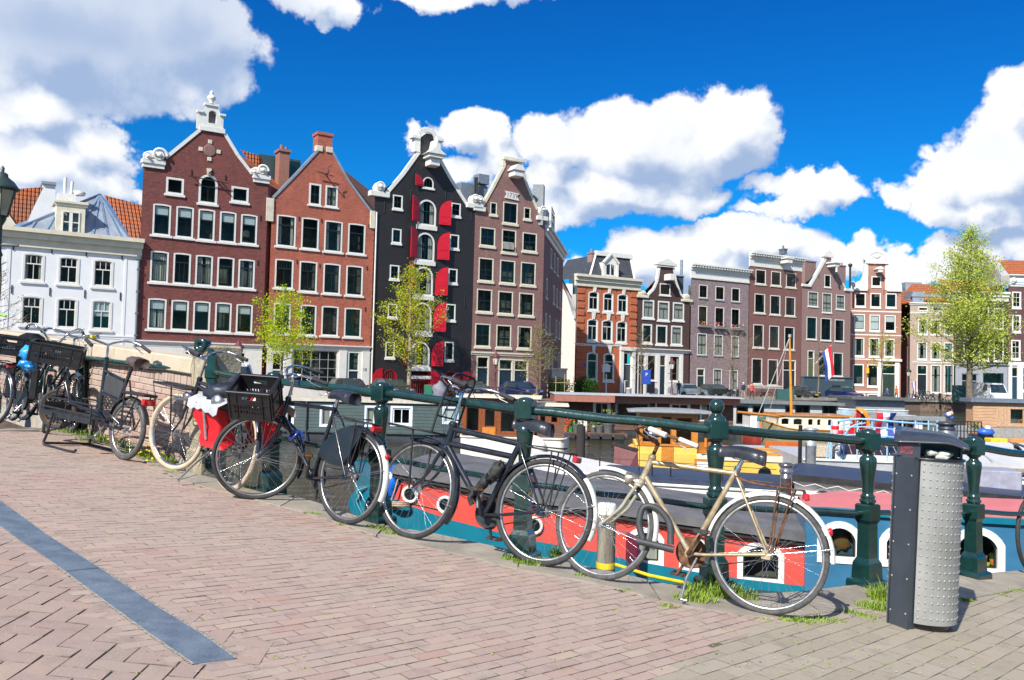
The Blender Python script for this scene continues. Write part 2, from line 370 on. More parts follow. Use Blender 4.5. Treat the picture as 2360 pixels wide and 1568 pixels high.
def wall_sheet(mb,top,z0,holes,y=0.0,rd=.2,mi=0,rmi=None):
    """front wall at depth y under the polyline top [(x,z)..] with rectangular/arched holes (x0,x1,z0,z1,arch) and their reveals"""
    rmi = mi if rmi is None else rmi
    xs = sorted(set([p[0] for p in top]+[h[0] for h in holes]+[h[1] for h in holes]))
    xs = [x for x in xs if top[0][0]-1e-6 <= x <= top[-1][0]+1e-6]
    def tz(x,side):
        for (a,b) in zip(top,top[1:]):
            if a[0]-1e-9 <= x <= b[0]+1e-9 and b[0]-a[0] > 1e-6:
                if side < 0 and abs(x-a[0]) < 1e-7 and a is not top[0]: continue
                if side > 0 and abs(x-b[0]) < 1e-7: continue
                return a[1]+(b[1]-a[1])*(x-a[0])/(b[0]-a[0])
        return top[-1][1]
    for a,b in zip(xs,xs[1:]):
        if b-a < 1e-5: continue
        m = (a+b)/2; hs = sorted([h for h in holes if h[0] < m < h[1]],key=lambda h: h[2]); z = z0
        for h in hs:
            if h[2] > z+1e-5: mb.quad((a,y,z),(b,y,z),(b,y,h[2]),(a,y,h[2]),mi=mi)
            z = h[3]
        mb.quad((a,y,z),(b,y,z),(b,y,tz(b,-1)),(a,y,tz(a,1)),mi=mi)
    for h in holes:
        x0,x1,za,zb = h[:4]; arch = h[4] if len(h) > 4 else 0
        mb.quad((x0,y,za),(x0,y+rd,za),(x0,y+rd,zb),(x0,y,zb),mi=rmi); mb.quad((x1,y,za),(x1,y,zb),(x1,y+rd,zb),(x1,y+rd,za),mi=rmi)
        mb.quad((x0,y,za),(x1,y,za),(x1,y+rd,za),(x0,y+rd,za),mi=rmi)
        if not arch: mb.quad((x0,y,zb),(x0,y+rd,zb),(x1,y+rd,zb),(x1,y,zb),mi=rmi)
        else:
            A = arc(x0,x1,zb,arch)
            for p,q in zip(A,A[1:]):
                mb.quad((p[0],y,p[1]),(q[0],y,q[1]),(q[0],y,zb),(p[0],y,zb),mi=mi)
                mb.quad((p[0],y,p[1]),(p[0],y+rd,p[1]),(q[0],y+rd,q[1]),(q[0],y,q[1]),mi=rmi)
def arc(x0,x1,zt,rise,n=10):
    w_ = x1-x0; rise = min(rise,w_/2); Rr = (w_*w_/4+rise*rise)/(2*rise); c = (x0+x1)/2; out = []
    a = math.asin(min(1,w_/2/Rr))
    for i in range(n+1):
        t = -a+2*a*i/n; out.append((c+Rr*math.sin(t),zt-Rr+Rr*math.cos(t)))
    out[0] = (x0,out[0][1]); out[-1] = (x1,out[-1][1]); return out
def ring(mb,x0,x1,z0,z1,w_,ya,yb,arch=0,mi=0,bottom=True):
    """a frame inside the opening"""
    if not arch:
        mb.box(x0,x0+w_,ya,yb,z0,z1,mi); mb.box(x1-w_,x1,ya,yb,z0,z1,mi); mb.box(x0+w_,x1-w_,ya+.002,yb,z1-w_,z1,mi)
    else:
        O = arc(x0,x1,z1,arch); I = arc(x0+w_,x1-w_,z1-w_,max(.02,arch-w_*.6)); zs = O[0][1]
        O = [(x0,z0)]+O+[(x1,z0)]; I = [(x0+w_,z0)]+I+[(x1-w_,z0)]
        for i in range(len(O)-1):
            a,b,c,d = O[i],O[i+1],I[i+1],I[i]
            mb.quad((a[0],ya,a[1]),(d[0],ya,d[1]),(c[0],ya,c[1]),(b[0],ya,b[1]),mi=mi)
            mb.quad((d[0],ya,d[1]),(d[0],yb,d[1]),(c[0],yb,c[1]),(c[0],ya,c[1]),mi=mi)
            mb.quad((a[0],ya,a[1]),(b[0],ya,b[1]),(b[0],yb,b[1]),(a[0],yb,a[1]),mi=mi)
    if bottom: mb.box(x0+w_,x1-w_,ya+.002,yb,z0,z0+w_,mi)
def window(root,r,fw=.11,frame=None,sash=None,split=.3,top=1,cols=1,rows=1,arch=0,blind=0,sill=.10,sillm=None,curtain=0,proud=.02,sw=.045,pane=None,name='window',sillw=.1,recess=.03):
    x0,x1,z0,z1 = r; frame = frame or white; sash = sash or sashdk
    ya = -proud if proud else recess
    mb = MB(); ring(mb,x0-.004,x1+.004,z0+.004,z1+(.0 if arch else .004),fw,ya,.14,arch)
    wo = root.part(name,mb,frame)
    a,b,c,d = x0+fw,x1-fw,z0+fw,z1-fw
    ya2,yb2 = ya+.05,ya+.1
    sb = MB(); ar2 = max(0,arch-fw*.6) if arch else 0
    ring(sb,a+.003,b-.003,c+.003,d-.003,sw,ya2,yb2,ar2)
    zt = d-(d-c)*split if split else d
    if split: sb.box(a+sw,b-sw,ya2+.004,yb2,zt-sw/2-.01,zt+sw/2+.01)
    for k in range(1,top if split else 1):
        x = a+(b-a)*k/top; zh = d-sw if not ar2 else d-.02; sb.box(x-.016,x+.016,ya2+.008,yb2,zt,zh)
    for k in range(1,cols):
        x = a+(b-a)*k/cols; sb.box(x-.018,x+.018,ya2+.012,yb2,c+sw,zt)
    for k in range(1,rows):
        z = c+(zt-c)*k/rows; sb.box(a+sw,b-sw,ya2+.016,yb2,z-.016,z+.016)
    sb.build('sash',sash,wo)
    pb = MB(); yp = ya2+.035
    if not ar2: pb.quad((a,yp,c),(b,yp,c),(b,yp,d),(a,yp,d))
    else:
        A = arc(a,b,d,ar2); pb.add([(a,yp,c)]+[(p[0],yp,p[1]) for p in A]+[(b,yp,c)],[tuple(range(len(A)+2))[::-1]])
    pb.build('pane',pane or glass,wo)
    if blind:
        bb = MB(); zb = d-(d-c)*blind; bb.quad((a,.085,zb),(b,.085,zb),(b,.085,d),(a,.085,d)); bb.build('blind',blindm,wo)
    if curtain:
        cb = MB(); cw = (b-a)*curtain
        for (p,q) in ((a,a+cw),(b-cw,b)):
            n = 6; pts = [(p+(q-p)*i/n,.11+.03*(i % 2)) for i in range(n+1)]
            for u,v in zip(pts,pts[1:]): cb.quad((u[0],u[1],c),(v[0],v[1],c),(v[0],v[1],d),(u[0],u[1],d))
        cb.build('curtain',curtm,wo)
    if sill:
        s_ = MB(); s_.box(x0-sillw,x1+sillw,-.09,.1,z0-sill,z0+.01,0,.008); s_.build('sill',sillm or frame,wo)
    return wo
SKEW = [0.0]
def bandmb(mb,x0,x1,z0,z1,proj,steps=3,dent=0,mi=0,y=0):
    """a moulded cornice band standing out from the wall"""
    h = z1-z0; zs = [z0,z0+h*.45,z0+h*.78,z1][:steps+1]; pr = [proj*.25,proj*.6,proj][:steps]
    if steps == 1: zs = [z0,z1]; pr = [proj]
    for k in range(len(pr)): mb.box(x0-(.0 if k == 0 else .03*k),x1+(.0 if k == 0 else .03*k),y-pr[k],y+.1,zs[k],zs[k+1]-.001,mi)
    if dent:
        n = int((x1-x0)/dent)
        for i in range(n): x = x0+(i+.25)*(x1-x0)/n; mb.box(x,x+dent*.5,y-proj*.9,y-.02,zs[2]-dent*.55,zs[2]-.002,mi)
def shell(root,pts,y0,y1,mat_,name='roof',mi=None):
    mb = MB(); sk = SKEW[0]*(y1-y0)
    for i,(a,b) in enumerate(zip(pts,pts[1:])): mb.quad((a[0],y0,a[1]),(a[0]+sk,y1,a[1]),(b[0]+sk,y1,b[1]),(b[0],y0,b[1]),mi=(mi[i] if mi else 0))
    mb.add([(p[0]+sk,y1,p[1]) for p in pts],[tuple(range(len(pts)))],0)
    return root.part(name,mb,mat_)
def coping(mb,pts,w_=.28,y0=-.06,y1=.3,mi=0,below=.0):
    """a stone band that follows a gable outline, its top edge on the outline"""
    for (a,b) in zip(pts,pts[1:]):
        a,b = Vector((a[0],0,a[1])),Vector((b[0],0,b[1])); d = (b-a)
        if d.length < 1e-4: continue
        d.normalize(); n = Vector((d.z,0,-d.x))
        if n.z > 0: n = -n
        if abs(d.x) < .12: n = Vector((0,0,0))+Vector((1 if below > 0 else -1,0,0)) if abs(d.z) > .9 else n
        p = [a,b,b+n*w_,a+n*w_]
        v = [(q.x,y0,q.z) for q in p]+[(q.x,y1,q.z) for q in p]
        mb.add(v,[(0,1,2,3),(7,6,5,4),(0,4,5,1),(1,5,6,2),(2,6,7,3),(3,7,4,0)],mi)
# ------------------------------------------------------------------ far setting: water, quay street, quay wall
ZW = -2.0; ZST = -0.78
mw = bpy.data.materials.new('canal_water'); mw.use_nodes = True; t = NT(mw.node_tree); b = t.n['Principled BSDF']
tcn = t.N('ShaderNodeTexCoord')
nA = t.N('ShaderNodeTexNoise',inp={'Vector': t.vmath('MULTIPLY',tcn.outputs['Object'],(1,1,1)),'Scale': 1.6,'Detail': 5.0,'Roughness': .6,'Distortion': .6})
nB = t.N('ShaderNodeTexNoise',inp={'Vector': tcn.outputs['Object'],'Scale': .4,'Detail': 3.0})
b.inputs['Base Color'].default_value = (.038,.036,.018,1); b.inputs['Roughness'].default_value = .04; b.inputs['IOR'].default_value = 1.33
bn = t.N('ShaderNodeBump',inp={'Strength': .8,'Distance': .12,'Height': t.math('ADD',nA.outputs['Fac'],nB.outputs['Fac'])}); t.l.new(bn.outputs[0],b.inputs['Normal'])
m_ = MB(); m_.quad((-1500,-60,ZW),(1500,-60,ZW),(1500,3000,ZW),(-1500,3000,ZW)); m_.build('canal_water',mw,kind='structure')
A0 = Vector((-.5,70,0)); AD = Vector((math.cos(R(32.5)),math.sin(R(32.5)),0)); AN = Vector((AD.y,-AD.x,0))
B0 = Vector((10.8,98,0)); BD = Vector((math.cos(R(29)),math.sin(R(29)),0)); BN = Vector((BD.y,-BD.x,0))
YC = 121.0
def lineY(P0,D,px,py=900):
    d = ray(px,py); k = (P0.x*D.y-P0.y*D.x)/(d.x*D.y-d.y*D.x); return Vector((d.x*k,d.y*k,0))
qe = [Vector((-70,12,0)),A0+AD*-30+AN*12,A0+AD*9+AN*12,Vector((12,76,0)),B0+BD*2+BN*12,B0+BD*36+BN*12,Vector((50,106,0)),Vector((140,106,0))]
paver_far = mat('far_brick_street',(.20,.13,.10),.85,var=.15,vs=3,bump=.4,bs=8)
m_ = MB(); m_.add([(p.x,p.y,ZST) for p in qe]+[(1500,130,ZST),(1500,3000,ZST),(-1500,3000,ZST),(-1500,30,ZST)],[tuple(range(len(qe)+4))])
m_.build('quay_street',paver_far,kind='structure')
m_ = MB(); m2 = MB()
for a,b_ in zip(qe,qe[1:]):
    m_.quad((a.x,a.y,ZW-1),(b_.x,b_.y,ZW-1),(b_.x,b_.y,ZST-.004),(a.x,a.y,ZST-.004))
    m2.beam((a.x,a.y,ZST+.03),(b_.x,b_.y,ZST+.03),.5,.3)
qw = m_.build('quay_wall',brickmat('quay_brick',(.12,.07,.05),(.2,.12,.09),(.2,.18,.15)),kind='structure')
m2.build('coping',mat('old_stone',(.30,.28,.23),.85,var=.2,vs=2,bump=.4,bs=20,dirt=.4),qw)
# ------------------------------------------------------------------ facade materials
B_red = brickmat('dark_red_brick',(0.118,0.028,0.026),(0.248,0.065,0.055),(.14,.06,.05),wash=.25,washcol=(.24,.07,.055))
B_org = brickmat('orange_red_brick',(0.312,0.072,0.043),(0.481,0.130,0.075),(.28,.11,.08),wash=.2)
B_blk = brickmat('black_painted_brick',(0.015,0.013,0.015),(0.027,0.024,0.026),(.012,.011,.012),wash=.1,rough=.5,washcol=(.03,.027,.028))
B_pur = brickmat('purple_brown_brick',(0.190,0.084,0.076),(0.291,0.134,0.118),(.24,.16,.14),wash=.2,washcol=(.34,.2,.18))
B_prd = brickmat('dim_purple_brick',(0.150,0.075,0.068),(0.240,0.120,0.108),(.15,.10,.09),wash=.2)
B_bri = brickmat('bright_orange_brick',(.42,.10,.035),(.52,.14,.05),(.40,.14,.08),wash=.1)
B_bro = brickmat('dark_brown_brick',(0.066,0.031,0.024),(0.102,0.050,0.040),(.06,.035,.03),wash=.15,washcol=(.11,.06,.05))
B_gry = brickmat('grey_purple_brick',(0.168,0.106,0.112),(0.370,0.280,0.280),(.24,.20,.20),wash=.3,washcol=(.3,.22,.23))
B_mar = brickmat('maroon_brick',(0.190,0.084,0.069),(0.235,0.106,0.090),(.17,.09,.08),wash=.15)
B_pnk = brickmat('pale_purple_brick',(0.263,0.152,0.137),(0.336,0.200,0.179),(.28,.19,.18),wash=.25,washcol=(.30,.20,.16))
B_sal = brickmat('salmon_brick',(.33,.155,.11),(.40,.195,.145),(.35,.2,.16),wash=.25,washcol=(.45,.23,.17))
stucco = mat('white_stucco',(.74,.75,.75),.75,var=.03,vs=.8,bump=.1,bs=30,dirt=.05)
T_org = rooftile('orange_roof_tile',(.55,.12,.03),(.66,.18,.05)); T_brn = rooftile('weathered_roof_tile',(.28,.11,.045),(.36,.16,.07),axis=1)
T_orx = rooftile('orange_roof_tile_side',(.58,.13,.03),(.68,.19,.05),axis=1)
zinc = mat('zinc_roof',(.30,.34,.40),.45,.3,var=.12,vs=1.2,dirt=.15)
slate = mat('dark_slate',(.045,.05,.06),.6,var=.2,vs=3,bump=.4,bs=12)
stone = mat('pale_sandstone',(.62,.57,.45),.75,var=.1,vs=3,bump=.2,bs=30,dirt=.2)
redp = mat('red_shutter_paint',(.50,.004,.018),.4,var=.06,vs=2); magp = mat('shaded_red_paint',(.30,.012,.06),.5,var=.08)
blued = mat('dark_blue_door',(.012,.03,.045),.4,var=.1); bluegrey = mat('blue_grey_paint',(.05,.085,.11),.55,var=.06)
iron = mat('wrought_iron',(.02,.02,.022),.6,var=.2)
SKEW[0] = .80
def split_part(r,name,mb,m):
    """link every loose piece of the builder as a part of its own"""
    par = list(range(len(mb.v)))
    def fd(i):
        while par[i] != i: par[i] = par[par[i]]; i = par[i]
        return i
    for f in mb.f:
        for k in f[1:]: par[fd(k)] = fd(f[0])
    grp_ = {}
    for f in mb.f: grp_.setdefault(fd(f[0]),[]).append(f)
    for fs in grp_.values():
        idx = {}; q = MB()
        for f in fs:
            for k in f: idx.setdefault(k,len(idx))
        q.add([mb.v[k] for k in idx],[[idx[k] for k in f] for f in fs]); r.part(name,q,m)
def text(s,loc,size,m,parent,name='lettering',rot=(math.pi/2,0,0),align='CENTER',ext=.003):
    cu = bpy.data.curves.new(name,'FONT'); cu.body = s; cu.size = size; cu.align_x = align; cu.align_y = 'CENTER'; cu.extrude = ext; cu.resolution_u = 2
    o = bpy.data.objects.new(name,cu); dg = bpy.context.evaluated_depsgraph_get(); me = None
    COL.objects.link(o); bpy.context.view_layer.update(); me = bpy.data.meshes.new_from_object(o.evaluated_get(bpy.context.evaluated_depsgraph_get()))
    bpy.data.objects.remove(o); o = bpy.data.objects.new(name,me); me.materials.clear(); me.materials.append(m); COL.objects.link(o); o.parent = parent
    o.location = loc; o.rotation_euler = rot; return o
HG1 = 'gabled canal houses along the left quay'; HG2 = 'narrow canal houses along the right quay'
def H(label,T,P0,D,px,py,group):
    o = lineY(P0,D,T[0]+px*T[2],T[1]+py*T[2]); o.z = ZST
    return Root('canal_house',o,math.atan2(D.y,D.x),T,label=label,cat='house',group=group)
def front(r,top,wins,wm,arches=(),sty=None,depth=9.0,roof=None,roofpts=None,sides=None,rd=.2,extra_holes=()):
    """front wall with holes; each win = (x0,y0,x1,y1, style dict)"""
    tp = [r.uz(*p) for p in top]; holes = []; rs = []
    for wv_ in wins:
        q = r.rect(wv_); st = dict(sty or {}); st.update(wv_[4] if len(wv_) > 4 else {}); ar = st.get('arch',0)
        q = (max(q[0],tp[0][0]+.05),min(q[1],tp[-1][0]-.05),max(.02,q[2]),q[3])
        holes.append((*q,ar)); rs.append((q,st))
    mb = MB(); wall_sheet(mb,tp,0.0,holes+[(*r.rect(h),0) for h in extra_holes],rd=rd); r.part('wall',mb,wm)
    for q,st in rs:
        ty = st.pop('type','window')
        if ty == 'window': window(r,q,**st)
        elif ty == 'door': door(r,q,**st)
    x0,x1 = tp[0][0],tp[-1][0]
    ez = min(tp[0][1],tp[-1][1])
    rp = roofpts or [(x0,tp[0][1]-.3),(x1,tp[-1][1]-.3)]
    s_ = MB(); sk = SKEW[0]*depth; s_.quad((x0,.002,0),(x0+sk,depth,0),(x0+sk,depth,rp[0][1]),(x0,.002,rp[0][1])); s_.quad((x1,.002,0),(x1,.002,rp[-1][1]),(x1+sk,depth,rp[-1][1]),(x1+sk,depth,0))
    r.part('side_wall',s_,sides or wm)
    shell(r,rp,.05,depth,roof or slate)
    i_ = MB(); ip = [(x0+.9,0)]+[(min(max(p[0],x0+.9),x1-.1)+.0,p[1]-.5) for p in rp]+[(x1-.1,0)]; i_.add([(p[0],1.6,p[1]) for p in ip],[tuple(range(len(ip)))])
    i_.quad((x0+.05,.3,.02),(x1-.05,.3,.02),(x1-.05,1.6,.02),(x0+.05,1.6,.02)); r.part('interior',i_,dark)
    return tp,x0,x1
def door(r,q,transom=.28,frame=None,leafm=None,leaves=1,panels=2,fw=.12,glazed=0):
    x0,x1,z0,z1 = q; frame = frame or white
    f_ = MB(); ring(f_,x0-.003,x1+.003,z0,z1+.003,fw,-.02,.14,bottom=False); zt = z1-(z1-z0)*transom
    f_.box(x0+fw,x1-fw,.0,.14,zt-.05,zt+.05); o = r.part('door',f_,frame)
    a,b_ = x0+fw,x1-fw
    l_ = MB(); wl = (b_-a)/leaves
    for k in range(leaves):
        p,q_ = a+k*wl+.01,a+(k+1)*wl-.01; l_.box(p,q_,.07,.12,z0,zt-.052)
        for j in range(panels):
            h = (zt-z0-.2)/panels; l_.box(p+.1,q_-.1,.05,.071,z0+.12+j*h,z0+.02+(j+1)*h,0,.012)
    l_.build('door_leaf',leafm or blued,o)
    k_ = MB(); k_.sphere((b_-.12 if leaves == 1 else a+wl-.08,.03,z0+1.0),.04,8,6); k_.build('handle',mat('brass',(.6,.45,.15),.3,1),o)
    if transom:
        p_ = MB(); p_.quad((a,.09,zt+.05),(b_,.09,zt+.05),(b_,.09,z1-fw),(a,.09,z1-fw)); p_.build('transom_pane',glass,o)
def lamp_bracket_scroll(mb,c,r_,y0,y1,mi=0):
    """carved volute: a spiral of stone"""
    pts = []
    for i in range(26): a = i*.42; q = r_*(1-.032*i); pts.append((c[0]+q*math.cos(a),(y0+y1)/2,c[1]+q*math.sin(a)))
    mb.tube(pts,[r_*.22*(1-.02*i) for i in range(26)],6,mi); mb.lathe([(0,0),(r_*.3,0),(r_*.3,.14),(r_*.12,.2),(0,.2)],(c[0],y0+.02,c[1]),12,mi,axis=(0,-1,0))
def anchors(r,pts,z=.5):
    m_ = MB()
    for p in pts: x,zz = r.uz(*p); m_.box(x-.035,x+.035,-.05,-.004,zz-z/2,zz+z/2,0,.01)
    r.part('wall_anchors',m_,iron)
def chimney(r,rect,back,m,w_=.9,pots=2):
    x0,x1,z0,z1 = r.rect(rect,back); mb = MB(); mb.box(x0,x1,back,back+w_,z0,z1-.25); mb.box(x0-.07,x1+.07,back-.07,back+w_+.07,z1-.25,z1-.1)
    for k in range(pots): mb.lathe([(.14,z1-.1),(.11,z1+.35)],(x0+(k+.5)*(x1-x0)/pots,back+w_/2,0),10)
    return r.part('chimney',mb,m)
# ================= white stucco house (leftmost)
T5 = (0,200,.3827); T6 = (600,280,.4082); T7 = (1300,540,.2423); T8 = (1800,500,.2678)
r = H('white plastered house with grey metal dormer roof beside the dark red gable',T5,A0,AD,40,1700,HG1)
def six(**k): d = dict(frame=white,sash=white,split=.36,top=3,cols=2,sw=.05,fw=.12,sill=.12,arch=.12,proud=.03); d.update(k); return d
wins = [(a,b_,c,d,six(curtain=cu,blind=bl)) for a,b_,c,d,cu,bl in
  ((135,1000,268,1176,.2,0),(348,1020,478,1192,0,0),(556,1038,682,1210,0,0),(122,1256,256,1440,0,0),(336,1270,467,1460,0,0),(546,1282,674,1468,0,.55))]
tp,x0,x1 = front(r,[(-60,932),(838,1005)],wins,stucco,roofpts=None,depth=7)
mb = MB(); za = tp[0][1]; zc = r.uz(400,880)[1]; bandmb(mb,x0-.2,x1+.15,za-.15,r.uz(400,893)[1]+.15,.55,3); r.part('cornice',mb,cream)
mb = MB(); bandmb(mb,x0,x1,r.uz(500,1512)[1],r.uz(500,1485)[1],.08,2)
xa = r.uz(68,1200)[0]; mb.box(xa-.35,xa-.1,-.03,.01,0,za-.1); xb = r.uz(752,1200)[0]; mb.box(xb-.07,xb+.07,-.025,.01,0,za-.1); r.part('plaster_band',mb,stucco)
anchors(r,[(82,960),(313,980),(520,998),(735,1018),(300,1235),(510,1248),(724,1263),(70,1220)])
mb = MB(); x,z = r.uz(828,1200); mb.tube([(x,-.12,0),(x,-.12,za-.3),(x,-.05,za)],.07,8); mb.box(x-.14,x+.14,-.2,-.02,za-.35,za-.02,0,.02)
for k in range(7): mb.box(x-.1,x+.1,-.2,-.02,1+k*1.4,1.08+k*1.4)
r.part('drainpipe',mb,mat('grey_pipe',(.12,.15,.17),.5))
ez = r.uz(400,893)[1]+.1
def R3(px,py,bk): x,z = r.uz(px,py,bk); return (x,bk,z)
mb = MB(); ap = R3(600,650,3.2)
mb.quad((r.uz(95,860)[0],.2,ez),(r.uz(785,915)[0],.2,ez),ap,mi=0); mb.quad((r.uz(95,860)[0],.2,ez),ap,(r.uz(95,860)[0]+1,7,ez),mi=0)
r.part('metal_roof',mb,zinc)
mb = MB(); ea = Vector((r.uz(95,860)[0],.2,ez)); eb = Vector((r.uz(785,915)[0],.2,ez)); apv = Vector(ap)
for f_ in (.12,.25,.38,.52): q = ea.lerp(eb,f_); t_ = ea.lerp(apv,f_*1.9 if f_ < .5 else 1); mb.beam(q,t_,.13,.12)
for f_ in (.66,.8,.93): q = ea.lerp(eb,f_); mb.beam(q,q.lerp(apv,.999) if f_ > .7 else apv,.13,.12)
mb.beam(ea,apv,.2,.14); mb.beam(eb,apv,.2,.14); r.part('roof_seams',mb,mat('zinc_seam',(.20,.28,.38),.4,.3))
mb = MB(); mb.quad(R3(625,652,3.3),R3(860,715,3.3),(r.uz(870,930)[0],.2,ez),(r.uz(800,918)[0],.2,ez)); r.part('tiled_roof',mb,T_org)
# dormer
dx0,dx1,dz0,dz1 = r.rect((338,715,512,890),.3); mb = MB(); dh = [(*r.rect((372,752,480,882),.3),0)]
wall_sheet(mb,[(dx0,dz1),(dx1,dz1)],ez-.1,dh,y=.3,rd=.1); mb.quad((dx1,.3,ez-.1),(dx1,3,ez-.1),(dx1,3,dz1),(dx1,.3,dz1)); mb.quad((dx0,.3,ez-.1),(dx0,.3,dz1),(dx0,3,dz1),(dx0,3,ez-.1))
bandmb(mb,dx0-.12,dx1+.12,dz1-.05,dz1+.3,.22,2,y=.3); mb.box(dx0-.1,dx1+.15,.3,3,dz1+.2,dz1+.28)
dm = r.part('dormer',mb,cream); mb = MB(); q = dh[0]; ring(mb,q[0],q[1],q[2],q[3],.07,.25,.36); xm = (q[0]+q[1])/2; mb.box(xm-.09,xm+.09,.26,.36,q[2],q[3]); zm = (q[2]+q[3])/2
mb.box(q[0],q[1],.29,.34,zm-.03,zm+.03); mb.build('sash',white,dm); mb = MB(); mb.quad((q[0],.33,q[2]),(q[1],.33,q[2]),(q[1],.33,q[3]),(q[0],.33,q[3])); mb.build('pane',glass,dm)
mb = MB(); mb.quad((q[0]-.1,.8,q[2]),(q[1]+.1,.8,q[2]),(q[1]+.1,.8,q[3]),(q[0]-.1,.8,q[3])); mb.build('curtain',curtm,dm)
mb = MB()
for (px,py) in ((352,690),(395,690),(430,690)): x,z = r.uz(px,py,1.2); mb.tube([(x,1.2,z-.3),(x,1.2,z+.15)],.04,6)
for dz in (0,.12): mb.beam((r.uz(345,680,1.2)[0],1.2,r.uz(345,680,1.2)[1]+dz),(r.uz(440,690,1.2)[0],1.2,r.uz(440,690,1.2)[1]+dz),.06)
x,z = r.uz(402,660,1.4); mb.box(x-.5,x+.5,1.3,2.1,z-.4,z+.15); mb.tube([(x-.1,1.6,z),(x-.1,1.6,z+1.2)],.1,8); mb.tube([(x+.25,1.6,z),(x+.3,1.6,z+1.0)],.09,8); mb.lathe([(.35,0),(.42,.2),(.1,.3)],(x+.7,1.8,z+.2),12); r.part('roof_vents',mb,white)
# house behind it with the orange roof and white stepped end
r = H('white gable end with steep orange tiled roof rising behind the plastered house',T5,A0+Vector((-3.4,5.2,0))*1.5,AD,-120,1700,HG1)
mb = MB(); p = [r.P(60,618),r.P(262,606),r.P(165,805),r.P(0,860)]; mb.quad(*p); r.part('roof',mb,T_org)
mb = MB(); pr = [r.uz(*q) for q in ((165,830),(258,600),(258,577),(333,582),(333,900),(165,900))]; mb.prism(pr,0,1.8); r.part('gable',mb,stucco)
mb = MB(); x0,x1,z0,z1 = r.rect((250,574,338,590)); mb.box(x0,x1,-.15,1.9,z0,z1); r.part('cap_stone',mb,mat('lead_grey',(.25,.27,.3),.6))
mb = MB(); mb.prism([r.uz(*q) for q in ((0,745),(25,735),(95,835),(0,870))],-.3,0); r.part('fascia',mb,cream)
mb = MB(); mb.box(*[v for v in (r.rect((-100,640,330,1500))[0],r.rect((-100,640,330,1500))[1])],.3,5,0,r.uz(0,870)[1]); r.part('wall',mb,stucco)
# ================= dark red brick house
r = H('dark red brick house with big white edged gable and small arched turret',T5,A0,AD,818,1700,HG1)
pl = dict(split=.34,sash=sashdk,fw=.10,sill=.14,sillw=.14,arch=.05,sw=.055)
W3 = []
for i,q in enumerate(((920,707,1028,896),(1060,722,1165,911),(1193,738,1293,927),(1323,753,1421,939),(1450,770,1548,950))): W3.append((*q,dict(pl,blind=.36)))
for i,q in enumerate(((905,990,1014,1180),(1043,1002,1148,1190),(1177,1015,1280,1200),(1308,1027,1409,1210),(1435,1040,1533,1218))): W3.append((*q,dict(pl,split=.28,cols=3,curtain=(.5,0,.4,0,.3)[i],sash=mat('sash_blue_white',(.25,.3,.28),.5) if i == 9 else sashdk)))
for i,q in enumerate(((890,1275,1000,1462),(1030,1285,1135,1468),(1163,1292,1265,1475),(1295,1300,1393,1480),(1422,1310,1520,1486))): W3.append((*q,dict(pl,blind=.34,curtain=.45 if i == 0 else 0)))
W3 += [(1000,550,1107,650,dict(split=0,fw=.13,sill=.14)),(1393,605,1497,698,dict(split=0,fw=.13,sill=.14)),(1197,530,1310,707,dict(split=.4,cols=2,arch=.85,fw=.14,sill=.14))]
W3 += [(860,1590,985,1650,dict(split=0)),(1100,1590,1230,1830,dict(type='door',leaves=2)),(1390,1595,1480,1830,dict(type='door',leafm=black,transom=.5)),(1290,1600,1365,1700,dict(split=0))]
gp = [(865,443),(985,452),(990,420),(1095,335),(1212,240),(1345,252),(1440,410),(1525,520),(1530,538),(1617,545)]
lp = [r.uz(*p) for p in gp]
tp,x0,x1 = front(r,gp,W3,B_red,roof=T_orx,roofpts=[(lp[0][0],lp[0][1]-.5),(lp[4][0]+.6,lp[4][1]-.6),(lp[-1][0],lp[-1][1]-.5)],depth=14)
mb = MB(); coping(mb,lp[2:5],.22); coping(mb,lp[5:8],.22); mb.box(lp[4][0]-.1,lp[5][0]+.1,-.12,.35,lp[4][1]-.25,lp[4][1]+.05)
for (a,b_) in ((0,1),(8,9)): mb.box(lp[a][0]-.12,lp[b_][0]+.12,-.2,.4,lp[a][1]-.18,lp[a][1]+.12,0,.03); mb.box(lp[a][0]-.05,lp[b_][0]+.05,-.12,.35,lp[a][1]-.42,lp[a][1]-.181)
r.part('gable_coping',mb,white)
for (px,py,sz) in ((935,408,.95),(1562,500,.8)):
    mb = MB(); c = r.uz(px,py); mb.sphere((c[0],.1,c[1]-.2),sz*.6,14,9,0,(1.25,.22,.75),.3); lamp_bracket_scroll(mb,(c[0]+.25*sz,c[1]-.05),sz*.5,-.22,-.1); lamp_bracket_scroll(mb,(c[0]-.5*sz,c[1]-.25),sz*.33,-.22,-.1); r.part('scroll_ornament',mb,white)
q = r.rect((1195,165,1345,245)); n_ = r.rect((1255,145,1303,222)); zc = r.uz(1270,112)[1]; mb = MB(); top = [(q[0],q[3]),(q[0]+.15,q[3]),(q[0]+.3,q[3]+.2)]
cx = (q[0]+q[1])/2; hw = (q[1]-q[0])/2
for i in range(9): a = math.pi*(1-i/8); top.append((cx+hw*.68*math.cos(a),q[3]+.15+(zc-q[3]-.1)*math.sin(a)))
top += [(q[1]-.15,q[3]),(q[1],q[3])]; top = sorted(set([(round(a,3),round(b_,3)) for a,b_ in top])); wall_sheet(mb,top,q[2]-.1,[(*n_,.5)],y=-.05,rd=.35)
mb.box(q[0],q[1],.5,.6,q[2]-.1,q[3]); mb.box(q[0]-.12,q[0]+.28,-.16,.3,q[3]-.02,q[3]+.12); mb.box(q[1]-.28,q[1]+.12,-.16,.3,q[3]-.02,q[3]+.12); mb.box(cx-.45,cx+.45,-.14,.3,zc-.05,zc+.12)
